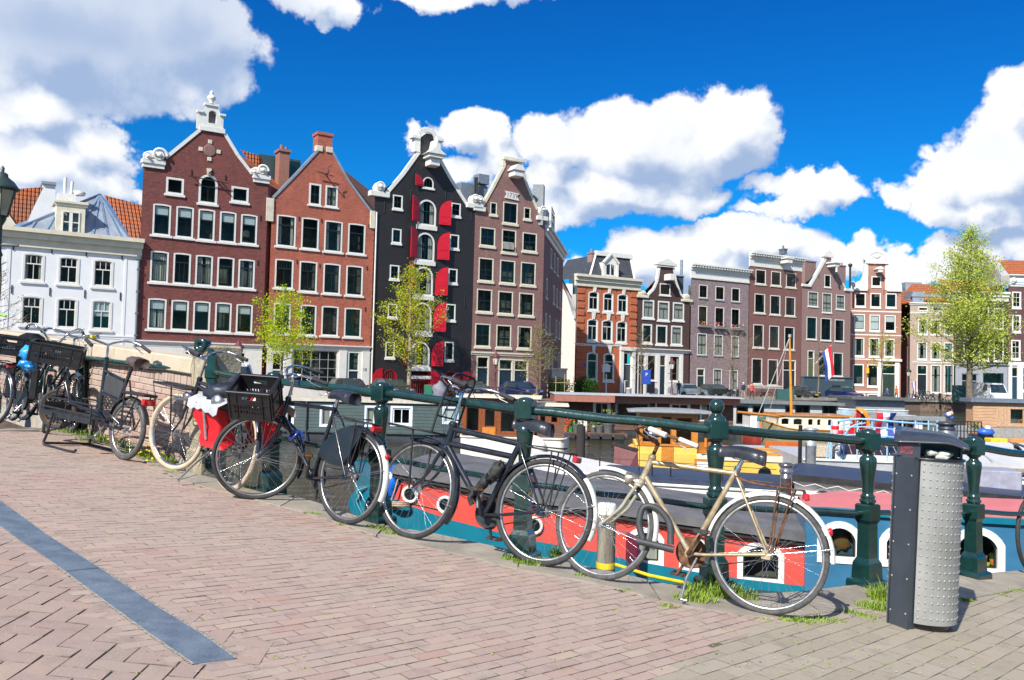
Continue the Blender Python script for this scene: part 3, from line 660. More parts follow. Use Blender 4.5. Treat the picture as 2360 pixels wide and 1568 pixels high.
mb.lathe([(.28,0),(.15,.06),(.10,.14),(.26,.3),(.30,.42),(.22,.56),(.08,.62),(.14,.72),(.11,.84),(0,.95)],(cx,.1,zc+.1),14)
tu = r.part('turret',mb,white); mb = MB(); mb.quad((n_[0],.28,n_[2]),(n_[1],.28,n_[2]),(n_[1],.28,n_[3]),(n_[0],.28,n_[3])); mb.build('niche_panel',mat('old_grey_door',(.16,.15,.15),.7),tu)
c = r.uz(1263,385); mb = MB(); mb.lathe([(.42,0),(.42,.02),(.34,.03),(0,.03)],(c[0],-.01,c[1]),24,axis=(0,-1,0)); rn = r.part('round_niche',mb,mat('dull_plum_plaster',(.23,.12,.11),.8))
mb = MB()
for a in range(4): aa = a*math.pi/2; d_ = .58; mb.box(c[0]+d_*math.sin(aa)-.13,c[0]+d_*math.sin(aa)+.13,-.06,.02,c[1]+d_*math.cos(aa)-.13,c[1]+d_*math.cos(aa)+.13,0,.015)
for p in ((1258,512),): x,z = r.uz(*p); mb.prism([(x-.1,z-.22),(x+.1,z-.22),(x+.16,z+.2),(x-.16,z+.2)],-.1,.0)
split_part(r,'keystone',mb,stone)
mb = MB(); c = r.uz(1255,560); mb.beam((c[0]-1.3,-.25,c[1]),(c[0]+1.2,-.25,c[1]-.12),.06); mb.beam((c[0]-.9,-.02,c[1]),(c[0]-.9,-.28,c[1]),.05); mb.beam((c[0]+.9,-.02,c[1]-.1),(c[0]+.9,-.28,c[1]-.1),.05); mb.beam((c[0],0,c[1]+.4),(c[0]+.1,-.8,c[1]+.5),.07); r.part('hoist_bracket',mb,iron)
zb = r.uz(1200,1548)[1]; mb = MB(); bandmb(mb,x0,x1,zb-.28,zb+.1,.18,3); r.part('cornice',mb,white)
mb = MB()
holes = [(*r.rect(w_),0) for w_ in W3[-4:]]; wall_sheet(mb,[(x0+.002,zb-.282),(x1-.002,zb-.282)],0,[(h[0],h[1],max(.02,h[2]),h[3],0) for h in holes],y=-.03,rd=.032); r.part('plaster_base',mb,white)
anchors(r,[(1152,515),(1357,545),(1020,1295),(1568,790),(1552,1060)],.35)
rb = Root('dormer_building',r.M @ Vector((9.5,6,0)),r.ang,(0,0,1),label='dark glazed roof structure and brick chimney peeping up between red and orange gables',cat='rooftop')
x0_,x1_,z0_,z1_ = rb.rect((595,362,692,450)); mb = MB(); mb.box(x0_,x1_,0,4,z0_-6,z1_); rb.part('glazed_box',mb,mat('dark_green_cladding',(.05,.08,.085),.4)); mb = MB(); a,b_,c,d = rb.rect((662,372,690,425)); mb.box(a,b_,-.05,-.01,c,d); rb.part('pane',mb,glass)
a,b_,c,d = rb.rect((638,350,661,470),-1); mb = MB(); mb.box(a,b_,-1.5,-.5,c-4,d); mb.box(a-.1,b_+.1,-1.6,-.4,d-.1,d+.08); mb.lathe([(.16,0),(.12,.5)],((a+b_)/2-.1,-1,d),10); mb.lathe([(.12,0),(.1,.4)],((a+b_)/2+.25,-1,d),10); rb.part('chimney',mb,brickmat('chimney_brick',(.25,.09,.06),(.32,.13,.09),(.3,.2,.16)))
mb = MB(); mb.quad(*[rb.P(*p_) for p_ in ((554,345),(600,360),(640,440),(625,450))]); rb.part('tiled_roof',mb,T_org)
# ================= orange red brick house
r = H('orange red brick house with plain pointed gable and chimney at its top',T6,A0,AD,4,1560,HG1)
pl = dict(split=.3,fw=.10,sill=.13,sillw=.12,arch=.05,sw=.055,top=1)
W3 = [(275,352,343,474,dict(split=.5,top=2,cols=2,fw=.12)),(367,365,437,486,dict(split=.5,top=2,cols=2,fw=.12,curtain=.4))]
for i,q in enumerate(((92,530,200,708),(232,545,330,723),(362,562,463,738),(495,578,592,750))): W3.append((*q,dict(pl,curtain=.22 if i in (0,2) else 0)))
for i,q in enumerate(((82,778,186,944),(220,790,320,964),(355,803,451,975),(484,815,578,985))): W3.append((*q,dict(pl,top=6,cols=2,rows=2 if i > 1 else 1)))
for i,q in enumerate(((75,1025,170,1200),(225,1036,315,1210),(345,1043,440,1212),(474,1053,569,1220))): W3.append((*q,dict(pl,cols=2,rows=3,top=2)))
W3 += [(180,1287,440,1500,dict(split=0,cols=5,rows=4,fw=.1,sill=0,sash=mat('grey_steel',(.35,.36,.36),.5),proud=0)),(490,1298,560,1560,dict(type='door',transom=.42,leafm=blued)),(58,1303,122,1560,dict(type='door',transom=.4,leafm=blued))]
gp = [(68,425),(200,290),(322,158),(325,72),(404,78),(402,160),(500,330),(630,508),(648,512)]
lp = [r.uz(*p) for p in gp]; lp[3] = (lp[2][0]+.02,lp[3][1]); lp[5] = (lp[4][0]+.02,lp[5][1])
gpx = gp[:3]+[(324,75),(404,80)]+gp[5:]
tp,x0,x1 = front(r,[gp[0],gp[1],gp[2],(404,160),gp[6],gp[7],gp[8]],W3,B_org,roof=T_brn,roofpts=[(lp[0][0],lp[0][1]-.4),(lp[2][0]+.6,lp[2][1]-.3),(lp[-1][0],lp[-1][1]-.4)],depth=13)
mb = MB(); q = r.rect((323,72,405,165)); mb.box(q[0],q[1],-.03,.9,q[2],q[3]-.1); mb.box(q[0]-.06,q[1]+.06,-.1,1.0,q[3]-.1,q[3]+.1); r.part('chimney',mb,B_org)
mb = MB(); coping(mb,lp[:3],.16); coping(mb,[(q[1],q[2]+.2)]+lp[6:8],.16); r.part('gable_flashing',mb,zinc)
mb = MB()
for (px,py) in ((335,150),(392,158)): x,z = r.uz(px,py); mb.box(x-.28,x+.22,-.08,.3,z-.25,z+.15,0,.02)
x,z = r.uz(640,545); mb.box(x-.3,x+.1,-.1,.3,z-.8,z+.5,0,.02); x,z = r.uz(55,450); mb.box(x-.25,x+.25,-.1,.3,z-1.4,z+.2); split_part(r,'shoulder_stone',mb,stone)
mb = MB(); c = r.uz(365,300); mb.beam((c[0]-.7,-.3,c[1]+.05),(c[0]+.6,-.25,c[1]-.1),.05); mb.beam((c[0],0,c[1]),(c[0],-.8,c[1]),.06); mb.tube([(c[0],-.8,c[1]),(c[0]-.1,-.8,c[1]+.35),(c[0]+.15,-.8,c[1]+.5)],.03,6); mb.tube([(c[0],-.3,c[1]),(c[0]+.2,-.3,c[1]-.4)],.03,6); r.part('hoist_bracket',mb,iron)
zb = r.uz(300,1268)[1]; mb = MB(); bandmb(mb,x0,x1-.1,zb-.25,zb+.12,.2,3); r.part('cornice',mb,white)
holes = [(*r.rect(w_),0) for w_ in W3[-3:]]; mb = MB(); wall_sheet(mb,[(x0+.002,zb-.252),(x1-.002,zb-.252)],0,[(h[0],h[1],max(.02,h[2]),h[3],0) for h in holes],y=-.03,rd=.032)
for px in (153,462,592): x,z = r.uz(px,1400); mb.box(x-.28,x+.28,-.1,-.028,0,zb-.26)
pb_ = r.part('plaster_base',mb,white)
q_ = r.uz(587,1403); text('18',(q_[0],-.108,q_[1]),.32,iron,pb_)
mb = MB(); xx = r.uz(646,800)[0]; mb.tube([(xx,-.08,0),(xx,-.08,tp[-1][1])],.06,8); r.part('drainpipe',mb,white)
anchors(r,[(218,548),(345,560),(612,590),(206,792),(601,828),(592,1060),(335,815)],.3)
# ================= black house
r = H('black painted warehouse with red shutters and white trimmed neck gable',T6,A0,AD,614,1560,HG1)
W3 = []
for q in ((890,442,992,590),(880,628,983,790),(870,820,974,985),(862,1022,966,1192),(850,1242,955,1385)): W3.append((*q,dict(split=.45,top=2,cols=2,arch=1.3,fw=.13,sash=sashdk,sill=.32,sillw=.1,curtain=.3)))
W3.append((918,315,978,378,dict(split=0,cols=3,arch=.5,fw=.08,sill=.12)))
for q in ((748,417,803,495),(743,607,796,688),(731,812,784,892),(720,1030,772,1108),(706,1245,758,1335),(1078,462,1131,537),(1070,640,1121,720),(1062,833,1112,915),(1048,1032,1101,1125),(1040,1245,1091,1350)): W3.append((*q,dict(split=.5,top=2,cols=2,fw=.09,sill=.16,sillw=.05)))
W3 += [(692,1402,770,1486,dict(split=0,arch=.8,fw=.02,frame=redp,sill=0,cols=6,sash=redp)),(1022,1412,1128,1540,dict(split=0,arch=1.0,fw=.02,frame=redp,sill=0,cols=7,rows=2,sash=redp)),(850,1462,952,1556,dict(split=0,fw=.02,frame=redp,sill=0,cols=8,sash=redp)),(850,1408,952,1438,dict(split=0,fw=.02,frame=redp,sill=0,cols=1,sash=redp))]
gp = [(648,395),(705,400),(800,290),(890,165),(892,150),(893,110),(900,92)]
gp += [(905+8*i,92-24*math.sin(math.pi*i/10)) for i in range(1,11)]+[(992,110),(994,150),(1000,175),(1080,320),(1170,462),(1212,475)]
lp = [r.uz(*p) for p in gp]
tp,x0,x1 = front(r,gp,W3,B_blk,roof=slate,roofpts=[(lp[0][0],lp[0][1]-.4),(lp[10][0],lp[3][1]-.4),(lp[-1][0],lp[-1][1]-.4)],depth=12)
mb = MB(); coping(mb,[lp[1],lp[2],lp[3]],.26); coping(mb,lp[-4:-1],.26)
qa = r.uz(880,95); qb = r.uz(1005,110); qn = r.uz(885,165); qm = r.uz(1002,170)
for (xx,z0_,z1_) in ((lp[5][0],qn[1],qa[1]),(lp[-6][0],qm[1],qb[1])): mb.box(xx-.35,xx+.12,-.1,.4,z0_-.1,z1_+.1) if xx < 0 or xx == lp[5][0] else mb.box(xx-.12,xx+.35,-.1,.4,z0_-.1,z1_+.1)
mb.box(lp[5][0]-.6,lp[5][0]+.1,-.2,.45,qa[1]-.05,qa[1]+.22,0,.03); mb.box(lp[-6][0]-.1,lp[-6][0]+.6,-.2,.45,qb[1]-.05,qb[1]+.22,0,.03)
ca = ((lp[5][0]+lp[-6][0])/2,(qa[1]+qb[1])/2); hw = (lp[-6][0]-lp[5][0])/2
for k,(rr_,yy) in enumerate(((1.0,-.1),(.86,-.2))):
    A = [(ca[0]+hw*rr_*1.08*math.cos(math.pi*(1-i/12)),-.0,ca[1]+.1+(hw*rr_*.95)*math.sin(math.pi*(1-i/12))) for i in range(13)]
    for p_,q_ in zip(A,A[1:]): mb.beam((p_[0],.1+yy/2,p_[2]),(q_[0],.1+yy/2,q_[2]),.30,.13,up=(0,1,0))
r.part('gable_coping',mb,white)
for (px,py) in ((672,370),(1208,440)):
    mb = MB(); c = r.uz(px,py); mb.box(c[0]-.75,c[0]+.8,-.2,.35,c[1]-.75,c[1]-.35,0,.03); mb.sphere((c[0],.1,c[1]-.1),.5,14,8,0,(1,.3,.85),.15); lamp_bracket_scroll(mb,c,.36,-.25,-.15); r.part('scroll_ornament',mb,white)
mb = MB(); q = r.rect((918,180,998,262)); cx = (q[0]+q[1])/2; zz = q[2]
mb.box(cx-.62,cx+.62,-1.1,0,zz+.55,zz+.85,0,.04); mb.box(cx-.42,cx+.42,-.9,0,zz,zz+.54,0,.04)
prof = [(cx-.8,zz+.86),(cx+.8,zz+.86),(cx+.35,zz+1.15),(cx+.12,zz+1.4),(cx,zz+2.0),(cx-.12,zz+1.4),(cx-.35,zz+1.15)]; mb.prism(prof,-1.2,0); r.part('hoist_hood',mb,white)
def shutter(x_h,z0_,z1_,wd,ang,m,arch=True,side=1):
    """leaf hinged at x_h, side -1: opens to the left, ang: degrees away from the wall"""
    mb = MB(); mb.M = Matrix.Translation((x_h,-.05,0)) @ Matrix.Rotation(R(-ang*side),4,'Z')
    n = 8; hh = min(wd,1.0) if arch else 0
    poly = [(0,z0_),(wd*side,z0_)]+([(wd*side*math.cos(math.pi/2*i/n),z1_-hh+hh*math.sin(math.pi/2*i/n)) for i in range(n+1)][::1] if arch == 'o' else ([(wd*side*(1-i/n),z1_-hh+hh*math.sqrt(max(0,1-(i/n)**2))) for i in range(n+1)] if arch else [(wd*side,z1_),(0,z1_)]))
    mb.prism(poly,-.04,.02)
    hgt = z1_-hh-z0_
    for k in range(2):
        a,b_ = sorted((wd*side*.16,wd*side*.84)); mb.box(a,b_,-.055,-.039,z0_+.12+k*hgt*.5,z0_+hgt*.5*(k+1)-.04,0,.01)
    return r.part('shutter',mb,m)
for q in ((1000,447,1067,593),(990,627,1058,790),(978,823,1048,990),(968,1022,1038,1195),(957,1240,1023,1390)):
    v = r.rect(q); shutter(v[0]+.12,v[2]+.1,v[3],v[1]-v[0]-.08,14,redp,arch=True,side=1)
for q in ((845,422,893,573),(836,600,882,778),(828,792,872,960),(815,1010,862,1185),(803,1242,848,1385)):
    v = r.rect(q); shutter(v[1]+.05,v[2]+.1,v[3],(v[1]-v[0])*1.12,24,redp,arch=True,side=-1)
v = r.rect((868,302,920,365)); shutter(v[1],v[2],v[3],v[1]-v[0],12,redp,True,-1)
for q,sd in (((628,1393,686,1515),-1),((958,1406,1016,1545),1),((1140,1412,1214,1530),1)):
    v = r.rect(q); shutter(v[0] if sd > 0 else v[1],v[2],v[3],v[1]-v[0],8,redp,'o',sd)
v = r.rect((1072,1438,1125,1500),-.3); mb = MB(); mb.box(v[0],v[1],-.35,-.05,v[2],v[3],0,.02); mb.box(v[0]+.2,v[0]+.45,-.37,-.34,v[3]-.55,v[3]-.25); mb.box(v[0]+.7,v[0]+.95,-.37,-.34,v[3]-.55,v[3]-.25); r.part('letter_box',mb,redp)
anchors(r,[(850,420),(700,485),(1045,405),(1190,530),(1152,1020)],.9)
mb = MB()
for z_ in (1402,1448): v = r.rect((842,z_-10,955,z_+8)); mb.box(v[0]-.1,v[1]+.1,-.14,.1,v[2],v[3],0,.02)
r.part('lintels',mb,white)
# ================= purple brown house
r = H('purple brown brick house with white date stone and side wall at the street corner',T6,A0,AD,1172,1560,HG1)
pl = dict(split=.5,top=2,cols=2,rows=2,fw=.09,sill=.18,sillw=.08,frame=cream,sw=.05)
W3 = [(1298,458,1336,528,dict(pl,cols=1,rows=1,top=1,fw=.08)),(1488,487,1526,553,dict(pl,cols=1,rows=1,top=1,fw=.08)),(1370,458,1453,578,dict(pl,split=0,cols=2,rows=1)),(1363,612,1444,742,dict(pl,split=.3,cols=2,rows=1))]
for q in ((1240,600,1326,705),(1480,630,1561,735),(1232,772,1316,903),(1353,785,1438,915),(1470,797,1554,926),(1222,948,1308,1077),(1342,960,1426,1088),(1460,970,1544,1098),(1212,1142,1298,1272),(1332,1150,1416,1278),(1452,1158,1531,1283)): W3.append((*q,dict(pl)))
W3 += [(1218,1325,1290,1556,dict(type='door',frame=cream,leafm=blued)),(1342,1340,1425,1558,dict(type='door',frame=cream,leafm=blued)),(1428,1345,1512,1560,dict(type='door',frame=cream,leafm=blued,leaves=2))]
gp = [(1214,470),(1250,472),(1310,365),(1372,245),(1374,207),(1475,215),(1465,245),(1515,370),(1568,495),(1606,522)]
lp = [r.uz(*p) for p in gp]
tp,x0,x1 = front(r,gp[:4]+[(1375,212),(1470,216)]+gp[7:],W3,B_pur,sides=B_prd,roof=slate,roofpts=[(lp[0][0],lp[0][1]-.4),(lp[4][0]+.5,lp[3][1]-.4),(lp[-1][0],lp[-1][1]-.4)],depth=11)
mb = MB(); coping(mb,lp[1:4],.22); coping(mb,[r.uz(1470,245)]+lp[7:9],.22); mb.box(lp[4][0]-.1,lp[5][0]+.1,-.2,.4,lp[4][1]-.15,lp[4][1]+.15,0,.03)
mb.box(lp[3][0]-.1,lp[3][0]+.18,-.08,.3,lp[3][1]-.1,lp[4][1]-.16); xx = r.uz(1468,240)[0]; mb.box(xx-.18,xx+.1,-.08,.3,lp[6][1]-.1,lp[5][1]-.16); r.part('gable_coping',mb,cream)
for (px,py) in ((1235,445),(1590,500)):
    mb = MB(); c = r.uz(px,py); mb.box(c[0]-.55,c[0]+.55,-.2,.35,c[1]-.9,c[1]-.55,0,.03); mb.sphere((c[0],.1,c[1]-.1),.55,14,8,0,(.9,.4,.95),.15); lamp_bracket_scroll(mb,c,.3,-.25,-.15); r.part('scroll_ornament',mb,white)
mb = MB(); c = r.uz(1428,305); mb.box(c[0]-.45,c[0]+.45,-.9,.02,c[1]-.25,c[1]+.25,0,.05); mb.prism([(c[0]-.6,c[1]+.25),(c[0]+.6,c[1]+.25),(c[0]+.25,c[1]+.7),(c[0]-.25,c[1]+.7)],-1,0); r.part('hoist_hood',mb,white)
mb = MB(); v = r.rect((1378,398,1460,438)); mb.prism([(v[0],v[2]),(v[0]+.2,(v[2]+v[3])/2),(v[0],v[3]),(v[1],v[3]-.08),(v[1]-.2,(v[2]+v[3])/2),(v[1],v[2]-.08)],-.07,.0); ds = r.part('date_stone',mb,white)
text('1739',((v[0]+v[1])/2,-.08,(v[2]+v[3])/2-.04),.55,mat('grey_ink',(.25,.24,.22),.8),ds)
zb = r.uz(1350,1310)[1]; mb = MB(); bandmb(mb,x0,r.uz(1540,1315)[0],zb-.2,zb+.15,.18,2); r.part('cornice',mb,cream)
mb = MB(); v = r.rect((1368,685,1428,722),-.15)
mb.beam((v[0],-.2,v[3]),(v[1],-.2,v[3]),.04)
for k in range(10): x = v[0]+(v[1]-v[0])*k/9; mb.beam((x,-.2,v[2]),(x,-.2,v[3]),.025)
r.part('balcony_rail',mb,white)
# side wall running back along the side street
rs = Root('canal_house',r.M @ Vector((x1,0,0)),math.atan2(17,2.6),(0,0,1),label='narrow side facade in shadow with white eaves cornice beside the purple brown house',cat='house',group=HG1)
mb = MB(); L_ = 17.2; zt = r.uz(1604,590)[1]
hs = []
for i,xx in enumerate((2.2,5.2,8.2,11.2,14.2)):
    for k in range(4):
        if (i+k) % 4 != 3: hs.append((xx,xx+1.0,2.6+k*3.0,4.3+k*3.0,0))
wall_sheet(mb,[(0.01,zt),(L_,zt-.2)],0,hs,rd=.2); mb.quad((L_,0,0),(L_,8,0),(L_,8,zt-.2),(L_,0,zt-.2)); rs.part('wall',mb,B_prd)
for h in hs: window(rs,h[:4],fw=.1,split=.5,cols=2,top=2,sill=.12)
mb = MB(); bandmb(mb,0.4,L_,zt-.75,zt+.15,.5,3); rs.part('cornice',mb,white)
mb = MB(); mb.box(.2,L_,1.8,2,0,zt-.3); rs.part('interior',mb,dark)
mb = MB(); mb.box(3,6,.3,2.5,zt,zt+2.2); mb.box(8,10.5,.3,2.5,zt,zt+1.9); mb.box(-.4,.5,.1,1.0,zt,zt+3.4); split_part(rs,'roof_dormer',mb,mat('roof_lead',(.22,.24,.26),.6))
mb = MB()
for k in (0,.9,1.8,2.4): mb.beam((9+k,.4,zt+.1),(9+k,.4,zt+3.4-k*.2),.07)
for z_ in (2.0,2.7,3.3): mb.beam((9,.4,zt+z_),(11.4,.4,zt+z_-.2),.06)
rs.part('roof_railing',mb,iron)
rb = Root('roof_plant',r.M @ Vector((-1.0,5,0)),r.ang,(0,0,1),label='grey ventilation box and black flue pipes on the roof between the black and purple gables',cat='rooftop')
mb = MB(); v = rb.rect((1104,402,1128,424)); mb.box(v[0],v[1],0,1,v[2],v[3]); v = rb.rect((1066,424,1126,460)); mb.box(v[0],v[1],.2,2,v[2]-2,v[3]); rb.part('vent_box',mb,mat('grey_sheet',(.2,.24,.28),.5,.2))
mb = MB()
for px in (1092,1096): v = rb.rect((px-2,410,px+2,450)); mb.tube([((v[0]+v[1])/2,-.2,v[2]),((v[0]+v[1])/2,-.2,v[3])],.1,8)
rb.part('flue',mb,iron)
# ================= right hand row
SKEW[0] = .85
r = H('bright orange brick house with grey mansard roof and white dormer',T7,B0,BD,112,1560,HG2)
pl = dict(split=.3,cols=2,top=1,rows=1,fw=.14,sash=white,arch=.25,sill=.2,sillw=.08,sw=.07)
W3 = [(*q,dict(pl)) for q in ((230,540,331,728),(371,553,469,742),(507,567,606,752),(218,803,322,1018),(357,813,463,1025),(496,825,598,1035))]
W3 += [(214,1120,318,1390,dict(pl,cols=1)),(372,1130,476,1398,dict(pl,cols=1)),(545,1128,640,1545,dict(type='door',leafm=mat('grey_green_door',(.05,.06,.06),.5)))]
tp,x0,x1 = front(r,[(128,468),(700,522)],W3,B_bri,depth=9)
zc = r.uz(400,412)[1]; mb = MB(); bandmb(mb,x0-.35,x1+.35,tp[0][1]-.25,r.uz(130,378)[1],.55,3); r.part('cornice',mb,cream)
ze = r.uz(130,378)[1]
def RP(px,py,bk): x,z = r.uz(px,py,bk); return (x,bk,z)
a = r.uz(245,378,.6)[0]; b_ = r.uz(668,430,.6)[0]; c = r.uz(300,205,2)[0]; d = r.uz(628,240,2)[0]; zt = r.uz(450,212,2)[1]
mb = MB(); mb.quad((a,.6,ze),(b_,.6,ze),(d,2,zt),(c,2,zt)); mb.quad((b_,.6,ze),(b_,8,ze),(d,8,zt),(d,2,zt)); mb.quad((a,.6,ze),(c,2,zt),(c,8,zt),(a,8,ze)); mb.quad((c,2,zt),(d,2,zt),(d,8,zt),(c,8,zt)); r.part('mansard_roof',mb,slate)
mb = MB(); mb.box(c-.15,d+.15,1.7,2.1,zt-.1,zt+.45,0,.03); mb.beam((b_,.55,ze),(d,1.95,zt),.2,.16); mb.beam((a,.55,ze),(c,1.95,zt),.2,.16); r.part('roof_trim',mb,white)
v = r.rect((385,268,500,398),.4); mb = MB(); hole = (*r.rect((402,285,478,388),.4),.2); wall_sheet(mb,[(v[0],v[3]),((v[0]+v[1])/2,v[3]+.9),(v[1],v[3])],ze-.1,[hole],y=.4,rd=.1); mb.box(v[0]-.25,v[0],.35,.6,ze,v[3]-.2); mb.box(v[1],v[1]+.25,.35,.6,ze,v[3]-.2)
mb.quad((v[1],.4,ze),(v[1],2.5,ze),(v[1],2.5,v[3]),(v[1],.4,v[3])); mb.quad((v[0],.4,ze),(v[0],.4,v[3]),(v[0],2.5,v[3]),(v[0],2.5,ze))
xm = (v[0]+v[1])/2; mb.beam((v[0]-.25,.35,v[3]-.1),(xm,.35,v[3]+1.0),.3,.2); mb.beam((v[1]+.25,.35,v[3]-.1),(xm,.35,v[3]+1.0),.3,.2); dm = r.part('dormer',mb,white)
mb = MB(); mb.quad((hole[0],.45,hole[2]),(hole[1],.45,hole[2]),(hole[1],.45,hole[3]),(hole[0],.45,hole[3])); mb.build('pane',glass,dm); mb = MB(); mb.quad((hole[0],.8,hole[2]),(hole[1],.8,hole[2]),(hole[1],.8,hole[3]),(hole[0],.8,hole[3])); mb.build('interior',dark,dm); mb = MB(); mb.box(xm-.06,xm+.06,.4,.46,hole[2],hole[3]); mb.build('sash',white,dm)
mb = MB(); ribs = []
for k in range(17): z_ = .5+k*.82; [mb.box(p,p+.95,-.08,.0,z_,z_+.52,0,.02) for p in (x0+.02,x1-1.0) if z_ < tp[0][1]-.8 and not (p > x0+1 and z_ < 5)]
split_part(r,'quoin',mb,B_bri)
mb = MB()
for (px,py) in ((290,512),(430,525),(566,540),(279,770),(421,782),(556,793),(278,1090),(432,1100)):
    x,z = r.uz(px,py); mb.prism([(x-.14,z-.45),(x+.14,z-.45),(x+.28,z+.5),(x-.28,z+.5)],-.12,.0)
split_part(r,'keystone',mb,white)
mb = MB(); z_ = r.uz(400,1058)[1]; bandmb(mb,x0-.1,x1-2.2,z_-.15,z_+.15,.2,2); v = r.rect((526,1075,668,1110)); mb.box(v[0],v[1],-.35,.0,v[2],v[3],0,.02)
for px in (540,652): x = r.uz(px,1300)[0]; mb.box(x-.22,x+.22,-.25,0,0,v[2])
r.part('porch',mb,white)
chimney(r,(262,165,296,380),2,B_pnk,pots=1)
anchors(r,[(215,505),(360,518),(497,530),(632,543),(200,762),(350,778),(489,792),(626,806)],.4)
mb = MB(); v = r.rect((166,1228,202,1262)); mb.box(v[0],v[1],-.03,-.005,v[2],v[3]); r.part('street_name_plate',mb,mat('sign_blue',(.02,.06,.35),.4))
# bell gable
r = H('dark brown brick house with curved white bell gable and pediment',T7,B0,BD,668,1560,HG2)
W3 = [(910,470,1011,582,dict(split=0,cols=2,fw=.12,sill=.15))]
for q in ((747,625,856,800),(891,637,1001,822),(1034,650,1141,822)): W3.append((*q,dict(split=.34,cols=2,fw=.18,sill=.2,curtain=.5)))
for i,q in enumerate(((740,855,836,1038),(875,865,980,1050),(1017,872,1122,1054))): W3.append((*q,dict(split=.34,cols=2,fw=.18,sill=.2,curtain=.5 if i == 2 else 0)))
W3 += [(700,1140,768,1545,dict(type='door')),(782,1140,876,1400,dict(split=0,fw=.2)),(903,1145,968,1545,dict(type='door')),(995,1150,1104,1405,dict(split=.0,fw=.2,curtain=.2))]
gp = [(690,585),(790,572),(850,512),(882,430),(900,305),(1048,318),(1072,450),(1112,560),(1150,605),(1198,625)]; lp = [r.uz(*p) for p in gp]
tp,x0,x1 = front(r,gp,W3,B_bro,roof=T_orx,roofpts=[(lp[0][0],lp[0][1]-.3),(lp[4][0]+1,lp[3][1]+1),(lp[-1][0],lp[-1][1]-.3)],depth=10)
mb = MB(); coping(mb,lp[1:5],.26); coping(mb,lp[5:9],.26); v = r.rect((872,282,1062,300)); mb.box(v[0],v[1],-.3,.5,v[2],v[3],0,.03); mb.prism([(v[0],v[3]+.002),(v[1],v[3]+.002),((v[0]+v[1])/2,r.uz(968,234)[1])],-.3,.5); r.part('gable_coping',mb,white)
for (px,py) in ((745,565),(1165,605)):
    mb = MB(); c = r.uz(px,py); mb.box(c[0]-.85,c[0]+.85,-.2,.35,c[1]-.5,c[1]-.2,0,.03); mb.sphere((c[0],.1,c[1]+.05),.6,14,8,0,(1.2,.4,.7),.3); r.part('scroll_ornament',mb,stone)
mb = MB(); c = r.uz(972,410); mb.box(c[0]-.35,c[0]+.35,-1.1,0,c[1]-.45,c[1]+.3,0,.05); r.part('hoist_hood',mb,white)
mb = MB(); z_ = r.uz(930,1112)[1]; bandmb(mb,x0,x1,z_-.2,z_+.25,.3,3); holes = [(*r.rect(w_),0) for w_ in W3[-4:]]; wall_sheet(mb,[(x0+.3,z_-.202),(r.uz(1130,1300)[0],z_-.202)],0,[(h[0],h[1],max(.02,h[2]),h[3],0) for h in holes],y=-.04,rd=.042); r.part('shop_front',mb,white)
mb = MB(); v = r.rect((783,1400,858,1510),-.5); mb.box(v[0],v[1],-.6,-.5,v[2],v[3]); r.part('dark_panel',mb,black)
chimney(r,(1068,388,1135,575),1.2,mat('dark_flue_box',(.06,.08,.09),.5),pots=0); mb = MB(); v = r.rect((1112,245,1122,390),1.6); mb.tube([((v[0]+v[1])/2,1.6,v[2]),((v[0]+v[1])/2,1.6,v[3])],.16,10); r.part('flue',mb,mat('galvanised',(.45,.47,.48),.35,.8))
# grey purple
r = H('grey purple brick house with deep white cornice and flower boxes at its windows',T7,B0,BD,1183,1560,HG2)
pl = dict(split=.5,cols=2,top=2,rows=1,fw=.09,sill=.14,sillw=.08,sillm=mat('grey_sill',(.3,.3,.3),.7))
W3 = [(*q,dict(pl)) for q in ((1283,482,1364,608),(1440,497,1523,627),(1592,513,1671,643))]+[(*q,dict(pl,rows=2)) for q in ((1275,682,1361,872),(1434,697,1521,884),(1589,710,1669,892))]
W3 += [(*q,dict(pl,curtain=.5 if i != 1 else .5)) for i,q in enumerate(((1267,945,1356,1150),(1426,958,1509,1156),(1590,970,1661,1165)))]
W3 += [(1260,1276,1338,1540,dict(type='door',leafm=mat('dark_green_door',(.02,.04,.03),.5))),(1419,1282,1499,1480,dict(pl,curtain=.5)),(1574,1295,1651,1485,dict(pl,curtain=.5))]
tp,x0,x1 = front(r,[(1212,408),(1758,466)],W3,B_gry,depth=9)
mb = MB(); z1_ = r.uz(1190,280)[1]; z0_ = tp[0][1]; mb.box(x0-.1,x1,-.06,.1,z0_-.1,z0_+(z1_-z0_)*.55); mb.box(x0-.12,x1+.02,-.12,.05,z0_-.1,z0_+.12); bandmb(mb,x0-.15,x1+.1,z0_+(z1_-z0_)*.55,z1_,.6,3,dent=.42); r.part('cornice',mb,white)
for i,(px,py) in enumerate(((1322,868),(1480,884),(1638,896))):
    c = r.uz(px,py); mb = MB(); mb.box(c[0]-1.0,c[0]+1.0,-.45,-.12,c[1]-.25,c[1]+.05,0,.02); fb = r.part('flower_box',mb,mat('grey_box',(.2,.2,.19),.7)); mb = MB()
    for k in range(60): p = Vector((c[0]+random.uniform(-.95,.95),random.uniform(-.5,-.1),c[1]+random.uniform(.02,.5))); d_ = Vector((random.uniform(-1,1),random.uniform(-1,1),random.uniform(-1,1)))*.1; e_ = Vector((random.uniform(-1,1),-.3,random.uniform(-1,1)))*.1; mb.quad(p-d_,p-e_,p+d_,p+e_,mi=k % 4)
    mb.build('flowers',[mat('flower_red',(.6,.02,.03),.7),mat('flower_white',(.8,.75,.78),.7) if i else mat('flower_orange',(.7,.2,.02),.7),mat('leafy_green',(.06,.12,.02),.8),mat('flower_pink',(.6,.1,.25),.7)],fb)
